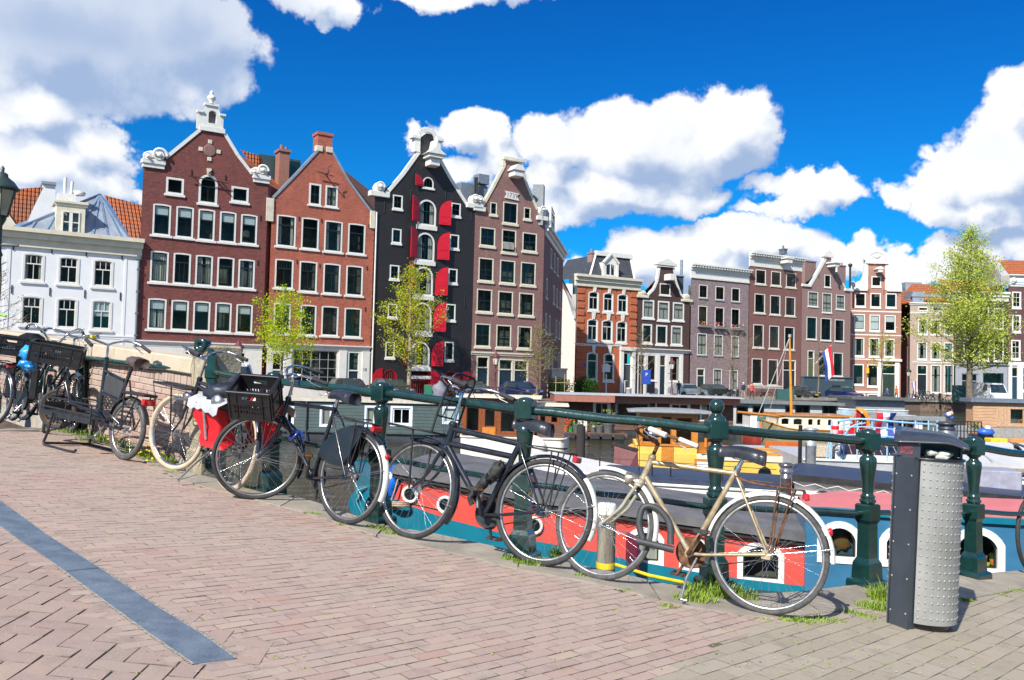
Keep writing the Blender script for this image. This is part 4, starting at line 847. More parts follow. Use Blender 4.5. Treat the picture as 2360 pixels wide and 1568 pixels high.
# maroon tall
r = H('tall maroon brick house with white dentil cornice and hoist beam',T7,B0,BD,1735,1560,HG2)
pl = dict(split=0,cols=1,fw=.10,sill=.2,sillw=.14,sillm=stone)
W3 = [(*q,dict(pl)) for q in ((1822,338,1919,475),(1969,355,2062,490),(2112,370,2205,507))]+[(*q,dict(pl,cols=2 if i else 1)) for i,q in enumerate(((1812,568,1911,750),(1960,583,2056,765),(2105,598,2198,778)))]
W3 += [(*q,dict(pl,cols=2 if i else 1)) for i,q in enumerate(((1799,860,1897,1078),(1951,872,2044,1088),(2095,883,2189,1098)))]+[(1785,1183,1883,1425,dict(pl,split=.0)),(1937,1192,2031,1438,dict(pl)),(2078,1198,2202,1560,dict(type='door',leaves=2,leafm=black))]
tp,x0,x1 = front(r,[(1765,290),(2262,342)],W3,B_mar,depth=10)
mb = MB(); z0_ = tp[0][1]; z1_ = r.uz(1768,172)[1]; mb.box(x0-.02,x1,-.06,.1,z0_-.15,z0_+(z1_-z0_)*.5); bandmb(mb,x0-.05,x1+.15,z0_+(z1_-z0_)*.5,z1_,.65,3,dent=.42); r.part('cornice',mb,white)
mb = MB(); c = r.uz(2070,265); mb.box(c[0]-.5,c[0]+.5,-1.4,-.06,c[1]-.3,c[1]+.25,0,.05); mb.box(c[0]-.7,c[0]+.7,-1.5,-.06,c[1]+.25,c[1]+.4,0,.03); r.part('hoist_hood',mb,white)
mb = MB(); z_ = r.uz(1900,1445)[1]; bandmb(mb,x0,r.uz(2070,1450)[0],z_-.3,z_+.2,.14,2); r.part('stone_band',mb,mat('pale_stone',(.5,.48,.45),.7))
chimney(r,(2095,130,2122,190),2,mat('lead_chimney',(.12,.14,.15),.6),pots=1)
# ---- house nine, pale purple gable
r = H('pale purple brick house with simple white trimmed gable and slate blue shop front',T8,B0,BD,152,1570,HG2)
pl = dict(split=.5,cols=2,top=2,rows=2,fw=.1,sill=.14,sillw=.08)
W3 = [(374,500,428,607,dict(pl,rows=1)),(232,645,319,772,dict(pl,curtain=.5)),(356,657,436,825,dict(pl,curtain=.5)),(474,673,548,797,dict(pl,curtain=.5))]
W3 += [(*q,dict(pl,split=.35)) for q in ((220,862,307,1055),(342,873,431,1065),(463,885,543,1072))]+[(228,1150,286,1385,dict(type='door',leafm=mat('olive_door',(.10,.13,.05),.5),transom=.3)),(322,1160,397,1368,dict(pl,split=.3)),(449,1170,531,1372,dict(pl,split=.3))]
gp = [(180,595),(245,580),(310,470),(378,345),(380,335),(425,330),(432,365),(500,490),(562,625),(600,642)]; lp = [r.uz(*p) for p in gp]
tp,x0,x1 = front(r,gp,W3,B_pnk,roof=slate,roofpts=[(lp[0][0],lp[0][1]-.3),(lp[4][0]+.6,lp[3][1]-.4),(lp[-1][0],lp[-1][1]-.3)],depth=10)
mb = MB(); coping(mb,lp[1:4],.4); coping(mb,[r.uz(432,365)]+lp[7:9],.22); v = r.rect((358,332,445,348)); mb.box(v[0],v[1],-.25,.4,v[2],v[3]); mb.prism([(v[0],v[3]+.002),(v[1],v[3]+.002),((v[0]+v[1])/2,v[3]+.75)],-.2,.4)
for (px,py) in ((215,592),(580,632)): c = r.uz(px,py); mb.box(c[0]-.85,c[0]+.85,-.18,.3,c[1]-.15,c[1]+.18,0,.03)
mb.box(v[0]+.15,v[0]+.4,-.05,.3,r.uz(378,400)[1],v[2]); r.part('gable_coping',mb,white)
mb = MB(); c = r.uz(415,425); mb.box(c[0]-.45,c[0]+.45,-1.3,0,c[1]-.2,c[1]+.25,0,.04); mb.box(c[0]-.7,c[0]+.7,-1.45,0,c[1]+.25,c[1]+.42,0,.03); mb.box(c[0]-.08,c[0]+.08,-1.3,-1.1,c[1]-.9,c[1]-.2); r.part('hoist_hood',mb,white)
mb = MB(); z_ = r.uz(400,1385)[1]; mb.box(x0,x1,-.5,-.002,0,z_); mb.box(x0-.05,x1+.05,-.6,-.0,z_,z_+.12); sf = r.part('shop_front',mb,bluegrey)
v = r.rect((435,1395,525,1430),-.5); text('DOOYER & LOON',((v[0]+v[1])/2,-.505,(v[2]+v[3])/2+.1),.36,mat('pale_lettering',(.6,.62,.62),.6),sf)
v = r.rect((440,1450,510,1530),-.5); mb = MB(); mb.box(v[0],v[1],-.52,-.502,v[2],v[3]); mb.build('basement_window',sashdk,sf)
chimney(r,(487,410,556,640),1.5,B_pnk,pots=3); chimney(r,(205,372,300,590),2.5,B_pnk,w_=.8,pots=0); mb = MB(); v = r.rect((585,405,605,610),.8); mb.tube([((v[0]+v[1])/2,.8,v[2]),((v[0]+v[1])/2,.8,v[3]-.3)],.14,8); mb.lathe([(.2,0),(.28,.1),(.28,.35),(.1,.45)],((v[0]+v[1])/2,.8,v[3]-.4),10); r.part('flue',mb,iron)
mb = MB(); v = r.uz(625,492,.8); mb.lathe([(0,.02),(.28,.08),(.42,.2)],(v[0],.8,v[1]),14,axis=(-.4,-1,.2)); mb.tube([(v[0],.85,v[1]),(v[0],.85,v[1]-1.0)],.04,6); r.part('satellite_dish',mb,mat('dish_grey',(.3,.32,.34),.5))
anchors(r,[(325,500),(462,530)],.9)
# ---- house ten, frontal salmon gable
SKEW[0] = .42; DC = Vector((1,0,0)); P0 = Vector((0,YC,0))
r = H('salmon brick house with white curly shoulders and round topped neck gable',T8,P0,DC,585,1570,HG2)
pl = dict(split=.42,cols=1,fw=.14,sill=.22,sillw=.04)
W3 = [(778,512,861,600,dict(pl,split=0,cols=2)),(637,655,729,773,dict(pl)),(769,657,858,780,dict(pl)),(901,660,993,782,dict(pl))]
W3 += [(*q,dict(pl,blind=.95 if i < 2 else .4)) for i,q in enumerate(((629,838,721,975),(762,843,851,982),(892,848,985,985)))]+[(*q,dict(pl,split=.0,curtain=.22)) for q in ((625,1040,716,1200),(756,1043,846,1203),(888,1050,976,1206))]
W3 += [(617,1268,711,1445,dict(pl,split=0)),(742,1270,836,1460,dict(pl,split=0)),(868,1272,985,1575,dict(type='door',leaves=2,leafm=mat('dark_green_door',(.02,.04,.03),.5))),(628,1520,725,1565,dict(pl,split=0,sill=0)),(745,1525,838,1568,dict(pl,split=0,sill=0))]
gp = [(598,622),(738,622),(740,385),(908,388),(912,628),(1036,630)]; lp = [r.uz(*p) for p in gp]; gp2 = [(598,622),(739,622),(742,385),(906,388),(910,628),(1036,630)]
tp,x0,x1 = front(r,gp2,W3,B_sal,roof=slate,roofpts=[(lp[0][0],lp[0][1]-.3),(lp[2][0]+1,lp[2][1]-1.2),(lp[-1][0],lp[-1][1]-.3)],depth=10)
mb = MB(); z_ = lp[0][1]
for s_,xa,xb in ((1,lp[0][0],lp[1][0]),(-1,lp[5][0],lp[4][0])):
    prof = [(0,0),(0,.7),(.06,1.05),(.16,1.15),(.27,.85),(.38,.95),(.5,1.15),(.62,1.2),(.72,1.7),(.8,2.6),(.84,3.5),(.95,4.2),(.93,5.0),(1.0,5.2),(1,0)]
    w_ = xb-xa; mb.prism([(xa+w_*a,z_+b_*1.0) for a,b_ in prof],-.15,.25); mb.box(min(xa,xb)-.05,max(xa,xb)+.02,-.25,.26,z_-.2,z_-.001)
v = r.rect((722,382,918,400)); mb.box(v[0],v[1],-.3,.5,v[2]-.1,v[3]+.1,0,.03); cx = (v[0]+v[1])/2; mb.prism([(cx+1.85*math.cos(math.pi*(i/12)),v[3]+.102+1.5*math.sin(math.pi*i/12)) for i in range(13)],-.2,.4)
for px in (738,908): x = r.uz(px,420)[0]; mb.box(x-.18,x+.18,-.08,.1,lp[0][1],v[2]-.1)
cc = r.part('gable_coping',mb,white)
mb = MB(); [mb.tube([(cx+1.15*k*math.cos(a/8*math.pi),-.24,v[3]+.3+.95*k*math.sin(a/8*math.pi)) for a in range(9)],.07,6) for k in (1,.6)]; mb.sphere((cx,-.22,v[3]+.6),.3,10,6,0,(1.4,.4,.9),.3); mb.build('carved_relief',white,cc)
mb = MB(); c = r.uz(828,470); mb.box(c[0]-.3,c[0]+.3,-1.2,0,c[1]-.25,c[1]+.2,0,.04); mb.prism([(c[0]-.5,c[1]+.2),(c[0]+.5,c[1]+.2),(c[0],c[1]+.6)],-1.3,0); r.part('hoist_hood',mb,white)
mb = MB()
for py in (815,1018,1228): z_ = r.uz(800,py)[1]; mb.box(x0,x1,-.04,.0,z_-.08,z_+.08)
z_ = r.uz(940,1240)[1]; mb.box(r.uz(840,1240)[0],x1,-.4,0,z_-.1,z_+.25,0,.03)
for px in (852,995): x = r.uz(px,1400)[0]; mb.box(x-.3,x+.3,-.2,0,0,z_-.1)
v = r.rect((598,1500,845,1518)); mb.box(v[0],v[1],-.1,0,v[2],v[3]); r.part('stone_band',mb,white)
anchors(r,[(620,640),(750,530),(755,645),(885,530),(885,648),(1005,655)],.8)
mb = MB(); v = r.rect((733,1290,757,1345),-.6); mb.prism([(v[0],v[2]),(v[1],v[2]),(v[1],v[3]-.3),((v[0]+v[1])/2,v[3]),(v[0],v[3]-.3)],-.65,-.6); mb.beam((v[0]+.3,-.6,v[3]+.8),(v[0]+.3,-.6,v[3]),.05); mb.beam((v[0]+.3,0,v[3]+.8),(v[0]+.3,-.65,v[3]+.8),.06); r.part('hanging_sign',mb,mat('sign_yellow',(.75,.42,.02),.5))
# ---- lane side building and the next ones behind the big tree
r = H('pinkish grey house with orange roof and white first floor frames left of the big tree',T8,P0+Vector((0,1,0)),DC,1108,1570,HG2)
pl = dict(split=.35,cols=1,fw=.14,sill=.18,sillw=.04)
W3 = [(*q,dict(pl,curtain=.3)) for q in ((1178,880,1262,1012),(1288,884,1372,1015),(1400,888,1480,1018),(1172,1078,1256,1228),(1288,1080,1372,1230),(1400,1082,1480,1232))]
W3 += [(1180,775,1265,812,dict(pl,split=0,sill=0)),(1300,778,1385,815,dict(pl,split=0,sill=0)),(1168,1275,1258,1570,dict(type='door',leafm=black)),(1288,1275,1378,1515,dict(pl,curtain=.35)),(1400,1275,1490,1520,dict(pl,curtain=.2))]
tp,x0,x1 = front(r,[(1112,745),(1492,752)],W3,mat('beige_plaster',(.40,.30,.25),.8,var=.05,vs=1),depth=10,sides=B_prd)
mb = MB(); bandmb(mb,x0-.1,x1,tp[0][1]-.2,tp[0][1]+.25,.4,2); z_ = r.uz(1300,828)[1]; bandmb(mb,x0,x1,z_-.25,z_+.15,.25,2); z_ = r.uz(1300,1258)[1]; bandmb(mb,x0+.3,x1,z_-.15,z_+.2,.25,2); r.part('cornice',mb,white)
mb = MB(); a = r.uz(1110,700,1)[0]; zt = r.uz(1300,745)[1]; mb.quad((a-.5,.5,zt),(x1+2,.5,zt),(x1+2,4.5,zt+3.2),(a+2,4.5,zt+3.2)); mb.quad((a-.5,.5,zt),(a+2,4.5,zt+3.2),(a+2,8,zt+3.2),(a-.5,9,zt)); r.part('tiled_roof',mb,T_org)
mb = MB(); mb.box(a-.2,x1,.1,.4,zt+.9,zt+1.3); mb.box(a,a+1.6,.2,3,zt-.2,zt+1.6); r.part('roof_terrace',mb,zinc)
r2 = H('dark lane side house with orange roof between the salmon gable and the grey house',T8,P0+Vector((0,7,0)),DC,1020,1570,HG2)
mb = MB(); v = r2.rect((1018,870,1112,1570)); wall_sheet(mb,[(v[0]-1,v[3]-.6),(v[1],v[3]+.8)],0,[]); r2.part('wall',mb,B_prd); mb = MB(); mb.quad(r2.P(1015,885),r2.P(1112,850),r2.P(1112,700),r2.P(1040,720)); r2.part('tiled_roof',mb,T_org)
mb = MB(); mb.box(v[0]+.4,v[0]+2.8,-1,.5,v[3]+1.8,v[3]+5.2); r2.part('roof_dormer',mb,zinc)
r = H('black painted brick house with grey stone shop front behind the big tree',T8,P0,DC,1494,1570,HG2)
pl = dict(split=.45,cols=2,top=2,fw=.15,sill=.15,sillw=.04)
W3 = [(*q,dict(pl)) for q in ((1570,780,1660,960),(1700,780,1790,960),(1830,785,1915,965),(1570,1050,1660,1240),(1700,1050,1790,1240),(1830,1055,1915,1245))]
W3 += [(1550,1350,1690,1575,dict(type='door',leafm=black,frame=mat('shop_stone',(.28,.30,.33),.7))),(1735,1345,1912,1475,dict(split=0,fw=.05,frame=sashdk,sill=0))]
tp,x0,x1 = front(r,[(1494,700),(1955,705)],W3,B_blk,depth=10)
mb = MB(); bandmb(mb,x0,x1,tp[0][1]-.3,tp[0][1]+1.0,.5,3); r.part('cornice',mb,white)
holes = [(*r.rect(w_),0) for w_ in W3[-2:]]; mb = MB(); z_ = r.uz(1700,1290)[1]; wall_sheet(mb,[(x0+.1,z_),(x1-.1,z_)],0,[(h[0],h[1],max(.02,h[2]),h[3],0) for h in holes],y=-.12,rd=.12); bandmb(mb,x0,x1,z_+.002,z_+.4,.35,3); r.part('shop_front',mb,MATS['shop_stone'])
mb = MB(); mb.quad((x0,1,tp[0][1]+.8),(x1+1,1,tp[0][1]+.8),(x1+1,5,tp[0][1]+3.2),(x0,5,tp[0][1]+3.2)); r.part('tiled_roof',mb,T_org)
r = H('dark plum brick house with white sashes and orange roof at the right edge',T8,P0,DC,1955,1570,HG2)
pl = dict(split=.33,cols=2,top=2,rows=2,sash=white,fw=.16,sill=.2,sillw=.04)
W3 = [(*q,dict(pl)) for q in ((1988,645,2066,785),(1988,845,2063,993),(1980,1060,2061,1228),(2140,645,2220,785),(2140,845,2220,993),(2140,1060,2220,1228),(2280,645,2360,785))]+[(1972,1290,2040,1575,dict(type='door',leafm=mat('blue_door',(.01,.05,.09),.4),transom=.3)),(2070,1290,2160,1500,dict(pl))]
tp,x0,x1 = front(r,[(1957,592),(2480,600)],W3,brickmat('plum_brick',(.085,.035,.04),(.12,.055,.058),(.09,.05,.05)),depth=10)
mb = MB(); z1_ = r.uz(2000,492)[1]; bandmb(mb,x0,x1,tp[0][1]-.1,tp[0][1]+.5,.3,2); mb.box(x0+.2,x1,-.02,.2,tp[0][1]+.5,z1_-.3); bandmb(mb,x0,x1,z1_-.4,z1_,.6,2); lamp_bracket_scroll(mb,(x0+.6,z1_-1.0),.45,-.4,-.2); r.part('cornice',mb,white)
mb = MB(); mb.quad((x0,.6,z1_),(x1,.6,z1_),(x1,4,z1_+2.5),(x0,4,z1_+2.5)); r.part('tiled_roof',mb,T_org); mb = MB(); mb.prism([(-.3,tp[0][1]),(5,tp[0][1]),(5,z1_+3.2),(3.6,z1_+3.2),(-.3,z1_-.3)],x0-1.2,x0-.02,ax='x'); r.part('party_wall',mb,mat('grey_render',(.36,.35,.35),.8))
mb = MB(); z_ = r.uz(2000,1268)[1]; mb.box(x0,x1,-.12,-.001,z_-.2,z_+.3); mb.box(x0,x0+.5,-.1,-.001,0,z_-.2); mb.box(r.uz(2050,1400)[0]-.3,r.uz(2050,1400)[0]+.5,-.1,-.001,0,z_-.2); r.part('shop_front',mb,white)
# ---- lane gap right of the long left row: white gabled building, grey block, garden wall
r = Root('white_house',W(1290,900,104)*1,R(8),(0,0,1),label='plain white gabled building seen down the side street behind the garden',cat='house'); 
zb = ZST-r.M.translation.z
mb = MB(); pts = [r.uz(*p) for p in ((1255,620),(1300,668),(1330,735),(1345,735),(1345,960),(1255,960))]; mb.prism(pts,0,6); r.part('wall',mb,white)
mb = MB(); pts = [r.uz(*p) for p in ((1262,560),(1302,668),(1322,700),(1322,735),(1330,735),(1300,660))]; mb.prism(pts,-.4,0); r.part('roof_edge',mb,mat('pale_metal',(.55,.6,.62),.4,.3))
mb = MB(); mb.quad(r.P(1296,640,3),r.P(1318,685,3),r.P(1318,700,3),r.P(1290,690,3)); mb.quad(r.P(1286,646,2.8),r.P(1296,646,2.8),r.P(1306,680,2.8),r.P(1286,680,2.8)); r.part('tiled_roof',mb,T_org)
r = Root('grey_block',W(1325,900,118),R(8),(0,0,1),label='pale concrete block with dark chimney stack behind the orange house',cat='building')
mb = MB(); v = r.rect((1292,678,1336,905)); mb.box(v[0],v[1],0,6,v[2],v[3]); r.part('wall',mb,mat('pale_concrete',(.5,.48,.42),.8)); mb = MB(); v = r.rect((1316,637,1333,680),1); mb.box(v[0],v[1],1,2.5,v[2],v[3]); r.part('stack',mb,bluegrey); mb = MB(); v = r.rect((1303,655,1318,680),1); mb.box(v[0],v[1],.5,3,v[2],v[3]); r.part('roof_hut',mb,white)
gw = Root('garden_wall',W(1290,905,82),R(62),(0,0,1),label='low pale plastered wall and shed beside the purple brown house',cat='wall')
mb = MB(); zz = ZST-gw.M.translation.z; mb.box(-9,1.5,0,.4,zz,zz+2.5); mb.box(-9,1.5,-.1,.5,zz+2.5,zz+2.65); gw.part('wall',mb,mat('beige_wall',(.55,.49,.37),.85,var=.1,vs=1,dirt=.4))
# ------------------------------------------------------------------ near pavement on the sloping bridge approach
OUT = [(-180,1000),(60,985),(150,992),(300,1040),(430,1088),(560,1120),(700,1150),(880,1210),(1000,1230),(1122,1256),(1253,1287),(1420,1322),(1540,1349),(1640,1364),(1750,1370),(1854,1364),(1961,1350),(2080,1342),(2206,1328),(2360,1315),(2600,1297)]
INN = [(-180,1006),(60,990),(150,998),(300,1047),(430,1112),(560,1145),(650,1168),(740,1192),(880,1239),(1000,1265),(1089,1284),(1190,1312),(1400,1350),(1560,1395),(1700,1416),(1800,1424),(1991,1401),(2205,1386),(2360,1355),(2600,1330)]
def clampline(pxs):
    P = [G(*p) for p in pxs]; P = sorted(P,key=lambda p: p.x); P = [Vector((-16,P[0].y+ (-16-P[0].x)*-.75,0))]+P+[Vector((16,P[-1].y+(16-P[-1].x)*.45,0))]
    for p in P: p.z = gz(p.x)
    return P
PO,PI_ = clampline(OUT),clampline(INN)
def yat(P,x):
    for a,b_ in zip(P,P[1:]):
        if a.x <= x <= b_.x: return a.y+(b_.y-a.y)*(x-a.x)/(b_.x-a.x)
    return P[0].y if x < P[0].x else P[-1].y
def zonemat(name,stops,joint=False,bump=.35,bs=90,mottle=(.16,.15,.11)):
    m = bpy.data.materials.new(name); m.use_nodes = True; t = NT(m.node_tree); b = t.n['Principled BSDF']
    ge = t.N('ShaderNodeNewGeometry'); oi = t.N('ShaderNodeObjectInfo'); tcn = t.N('ShaderNodeTexCoord')
    rnd = t.math('FRACT',t.math('ADD',ge.outputs['Random Per Island'],t.math('MULTIPLY',oi.outputs['Random'],7.31)))
    c = t.ramp(rnd,stops)
    pos = ge.outputs['Position']
    n = t.N('ShaderNodeTexNoise',inp={'Vector': pos,'Scale': 1.1,'Detail': 6.0,'Roughness': .65}); n2 = t.N('ShaderNodeTexNoise',inp={'Vector': pos,'Scale': 70.0,'Detail': 4.0}); n3 = t.N('ShaderNodeTexNoise',inp={'Vector': pos,'Scale': 9.0,'Detail': 5.0})
    c = t.mix(t.math('MULTIPLY',t.smooth(n.outputs['Fac'],.42,.68),.55),c,mottle)
    c = t.mix(t.math('MULTIPLY',t.smooth(n3.outputs['Fac'],.52,.75),.4),c,(.17,.14,.12)); c = t.mix(t.math('MULTIPLY',t.smooth(n2.outputs['Fac'],.5,.8),.35),c,(.42,.38,.34))
    t.l.new(c,b.inputs['Base Color']); b.inputs['Roughness'].default_value = .82
    bn = t.N('ShaderNodeBump',inp={'Strength': bump,'Distance': .004,'Height': n2.outputs['Fac']}); t.l.new(bn.outputs[0],b.inputs['Normal']); return m
bk_run = zonemat('pink_paving_brick',[(0,(0.348,0.241,0.197)),(.25,(0.379,0.272,0.225)),(.5,(0.366,0.269,0.228)),(.75,(0.391,0.281,0.228)),(.92,(0.404,0.312,0.244)),(1,(0.373,0.225,0.182))],mottle=(.35,.30,.24))
bk_her = zonemat('herringbone_paving_brick',[(0,(0.310,0.216,0.180)),(.3,(0.347,0.250,0.205)),(.6,(0.328,0.234,0.199)),(.85,(0.372,0.278,0.217)),(1,(0.353,0.228,0.183))],mottle=(.30,.24,.20))
bk_gry = zonemat('worn_grey_brick',[(0,(.29,.25,.185)),(.5,(.32,.275,.205)),(1,(.35,.30,.235))],mottle=(.30,.27,.195),bump=.7)
sand = mat('sandy_joint',(.12,.085,.065),.95,var=.3,vs=8,bump=.5,bs=200,col2=(.12,.13,.055))
kerbm = mat('kerb_stone_grey',(.30,.265,.21),.85,var=.14,vs=4,bump=.4,bs=80,dirt=.35)
mb = MB(); xs = [-16+.4*i for i in range(81)]
for a,b_ in zip(xs,xs[1:]):
    ya,yb = yat(PO,a)-.02,yat(PO,b_)-.02; mb.quad((a,-14,gz(a)-.005),(b_,-14,gz(b_)-.005),(b_,yb,gz(b_)-.005),(a,ya,gz(a)-.005))
pave = mb.build('pavement',sand,kind='structure')
mb = MB()
for a,b_ in zip(PO,PO[1:]): mb.quad((a.x,a.y-.04,-4),(b_.x,b_.y-.04,-4),(b_.x,b_.y-.04,b_.z-.1),(a.x,a.y-.04,a.z-.1))
mb.build('quay_wall',brickmat('near_quay_brick',(.10,.06,.045),(.18,.11,.08),(.16,.14,.11)),kind='structure')
jointd = mat('dark_joint_dirt',(.20,.155,.125),.95,var=.35,vs=14)
# stone slabs along the edge
kerb = empty('kerb',Matrix.Identity(4),kind='structure')
x = -6.6; k = 0
while x < 9:
    L_ = .82+.25*random.random(); x2 = x+L_; mb = MB(); n_ = 5; z0 = .003+random.uniform(0,.004)
    ps = [(x+.006+(L_-.012)*i/n_) for i in range(n_+1)]; top = []
    O = [Vector((p,yat(PO,p),gz(p)+z0)) for p in ps]; I = [Vector((p,yat(PI_,p)-.01,gz(p)+z0)) for p in ps]; L2 = I+O[::-1]
    dn = Vector((0,0,-.16)); b0 = len(L2); vs = [v for v in L2]+[v+dn for v in L2]
    fs = [(i,i+1,2*n_-i,2*n_+1-i) for i in range(n_)]+[(i,i+b0,(i+1) % b0+b0,(i+1) % b0) for i in range(b0)]
    mb.add(vs,fs); mb.build('kerb_stone',kerbm,kerb); x = x2
# dark stone strip
SR = [(-140,1060),(0,1155),(47,1189),(114,1238),(229,1310),(364,1401),(466,1464),(542,1519)]; SL = [(-240,1050),(0,1213),(42,1244),(106,1286),(150,1318),(250,1392),(352,1466),(449,1532)]
strip = empty('stone_gutter_strip',Matrix.Identity(4),kind='structure')
sm_ = mat('blue_grey_stone',(.08,.11,.15),.5,var=.18,vs=7,bump=.35,bs=70,col2=(.17,.21,.25),dirt=.25)
def lerpl(P,t_): i = min(int(t_),len(P)-2); return P[i].lerp(P[i+1],t_-i)
gr_,gl_ = [G(*p) for p in SR],[G(*p) for p in SL]
for a,b_ in ((0,4),(4.02,5.6),(5.62,7)):
    ts = [a+(b_-a)*i/8 for i in range(9)]; A = [lerpl(gr_,t_) for t_ in ts]; B_ = [lerpl(gl_,t_) for t_ in ts]; mb = MB()
    for (p,q,p2,q2) in zip(A,A[1:],B_,B_[1:]):
        u = Vector((0,0,.004)); d = Vector((0,0,-.05)); mb.quad(p+u,p2+u,q2+u,q+u); mb.quad(p+u,q+u,q+d,p+d); mb.quad(p2+u,p2+d,q2+d,q2+u)
    mb.quad(A[0]+u,A[0]+d,B_[0]+d,B_[0]+u); mb.quad(A[-1]+u,B_[-1]+u,B_[-1]+d,A[-1]+d); mb.build('stone_slab',sm_,strip)
gm_ = MB(); rg = random.Random(21)
for P_,sg_ in ((gr_,1),(gl_,-1)):          # gritty sand squeezed out along both edges of the strip
    for i in range(260):
        t_ = 7*i/260; a = lerpl(P_,t_); b_ = lerpl(P_,min(6.999,t_+7/260)); n = Vector(((b_-a).y,-(b_-a).x,0)); n = n.normalized()*sg_*-1 if n.length > 1e-6 else n
        o = lerpl(gl_ if P_ is gr_ else gr_,t_)-a; n = -o.normalized(); w0,w1 = rg.uniform(.004,.022),rg.uniform(.004,.022); u = Vector((0,0,.0032)); gm_.quad(a-n*.003+u,b_-n*.003+u,b_+n*w1+u,a+n*w0+u)
gm_.build('edge_grit',mat('pale_edge_grit',(.34,.31,.26),.95,var=.3,vs=60,bump=.5,bs=200),strip,kind='stuff')
# bricks
E1 = Vector((math.cos(R(46)),math.sin(R(46)),0)); E2 = Vector((-E1.y,E1.x,0))
ce = (G(542,1519)+G(449,1532))/2; sd = (G(495,1525)-G(-20,1184)).normalized()
def strip_side(p):          # >0: right of the strip (running bond), <0: left (herringbone)
    S = [lerpl(gr_,t_*.25).lerp(lerpl(gl_,t_*.25),.5) for t_ in range(29)]
    if p.y < S[-1].y: a = S[-1]; d = sd
    else:
        i = min(range(28),key=lambda i: (S[i].to_2d()-p.to_2d()).length); a = S[i]; d = (S[i+1]-S[i])
    return -(d.x*(p.y-a.y)-d.y*(p.x-a.x))*-1
gb = G(1750,1440); gb2 = G(1500,1568)
gbn = (gb-gb2).to_2d().length
def gsd(p): return -((gb.x-gb2.x)*(p.y-gb2.y)-(gb.y-gb2.y)*(p.x-gb2.x))/gbn
def grey_zone(p): return gsd(p) > 0
def vis(p):
    d = p-CAM; zc = d.dot(_f)
    if zc < .5: return None
    x_,y_ = CXP+FPX*d.dot(CR)/zc,CYP-FPX*d.dot(CU)/zc
    return (x_,y_) if -700 < x_ < 3100 and 880 < y_ < 2300 else None
SLOPE = Matrix.Rotation(math.atan(.085),4,'Y')
def brickmesh(L_,w_,j,h=.05,c=.002):
    mb = MB(); mb.box(-L_/2+j,L_/2-j,-w_/2+j,w_/2-j,-h,0,1,c); mb.m[5] = 0
    for i,v in enumerate(mb.v): mb.v[i] = (v[0]+random.uniform(-.0015,.0015),v[1]+random.uniform(-.0015,.0015),v[2]+random.uniform(-.0015,.0015))
    return mb
def pave_zone(cells,L_,w_,m,owner,j=.003,tilt=.012,zj=.0025):
    vars_ = [brickmesh(L_,w_,j) for _ in range(5)]; meshes = []
    for v in vars_: o = v.build('brick',[m,jointd]); meshes.append(o.data); bpy.data.objects.remove(o)
    inf = lambda q: q and 0 < q[0] < 2360 and q[1] < 1568
    cells.sort(key=lambda c: (not inf(vis(c[0])),(c[0]-CAM).length)); rest = MB()
    for i,(p,ang) in enumerate(cells):
        Mx = Matrix.Translation((p.x,p.y,p.z+random.uniform(-zj,zj*.4))) @ SLOPE @ Matrix.Rotation(ang,4,'Z') @ Matrix.Rotation(random.gauss(0,tilt*.6),4,'X') @ Matrix.Rotation(random.gauss(0,tilt*.4),4,'Y') @ Matrix.Rotation(random.gauss(0,.012),4,'Z')
        v = random.randrange(5)
        if i < 300: o = bpy.data.objects.new('brick',meshes[v]); COL.objects.link(o); o.parent = owner; o.matrix_world = Mx
        else: rest.M = Mx; b0_ = len(rest.f); rest.add(vars_[v].v,vars_[v].f,1); rest.m[b0_+5] = 0
    if rest.v: rest.M = None; rest.build('far_bricks',[m,jointd],owner,kind='stuff')
run,her,gry = [],[],[]
L_,w_ = .176,.070; HW = .095
for i in range(-80,110):
    for j in range(-75,150):
        p = E1*((i+.5*(j % 2))*L_)+E2*(j*w_); p = Vector((p.x,p.y,0))
        if p.y < 1.5 or p.y > 12.5 or p.y > yat(PI_,p.x)+.04: continue
        p.z = gz(p.x)
        if not vis(p) or grey_zone(p): continue
        if strip_side(p) > -.02: run.append((p,R(46)))
for i in range(-60,60):
    for j in range(-60,90):
        if (i-j) % 4 == 0: c = Vector(((i+1)*HW,(j+.5)*HW,0)); a = 0
        elif (i-j) % 4 == 3: c = Vector(((i+.5)*HW,(j+1)*HW,0)); a = math.pi/2
        else: continue
        p = Matrix.Rotation(R(3),3,'Z') @ c
        if p.y < 1.5 or p.y > 12: continue
        p.z = gz(p.x)
        if not vis(p) or grey_zone(p) or strip_side(p) > .02: continue
        her.append((p,a+R(3)))
Lg,wg = .26,.10
for i in range(-60,60):
    for j in range(-90,90):
        p = E1*((i+.5*(j % 2))*Lg)+E2*(j*wg)
        if p.y < 1.5 or p.y > yat(PI_,p.x)+.04: continue
        p = Vector((p.x,p.y,gz(p.x)))
        if vis(p) and gsd(p) > -.03: p.z -= .002; gry.append((p,R(46)))
run_o = empty('running_bond_paving',Matrix.Identity(4),kind='structure'); her_o = empty('herringbone_paving',Matrix.Identity(4),kind='structure'); gry_o = empty('grey_paving',Matrix.Identity(4),kind='structure')
pave_zone(run,L_,w_,bk_run,run_o,j=.0017,tilt=.004,zj=.0012); pave_zone(her,HW*2,HW,bk_her,her_o,j=.0020,tilt=.006,zj=.0015); pave_zone(gry,Lg,wg,bk_gry,gry_o,j=.0008,tilt=.003,zj=.0008)
print('bricks',len(run),len(her),len(gry))
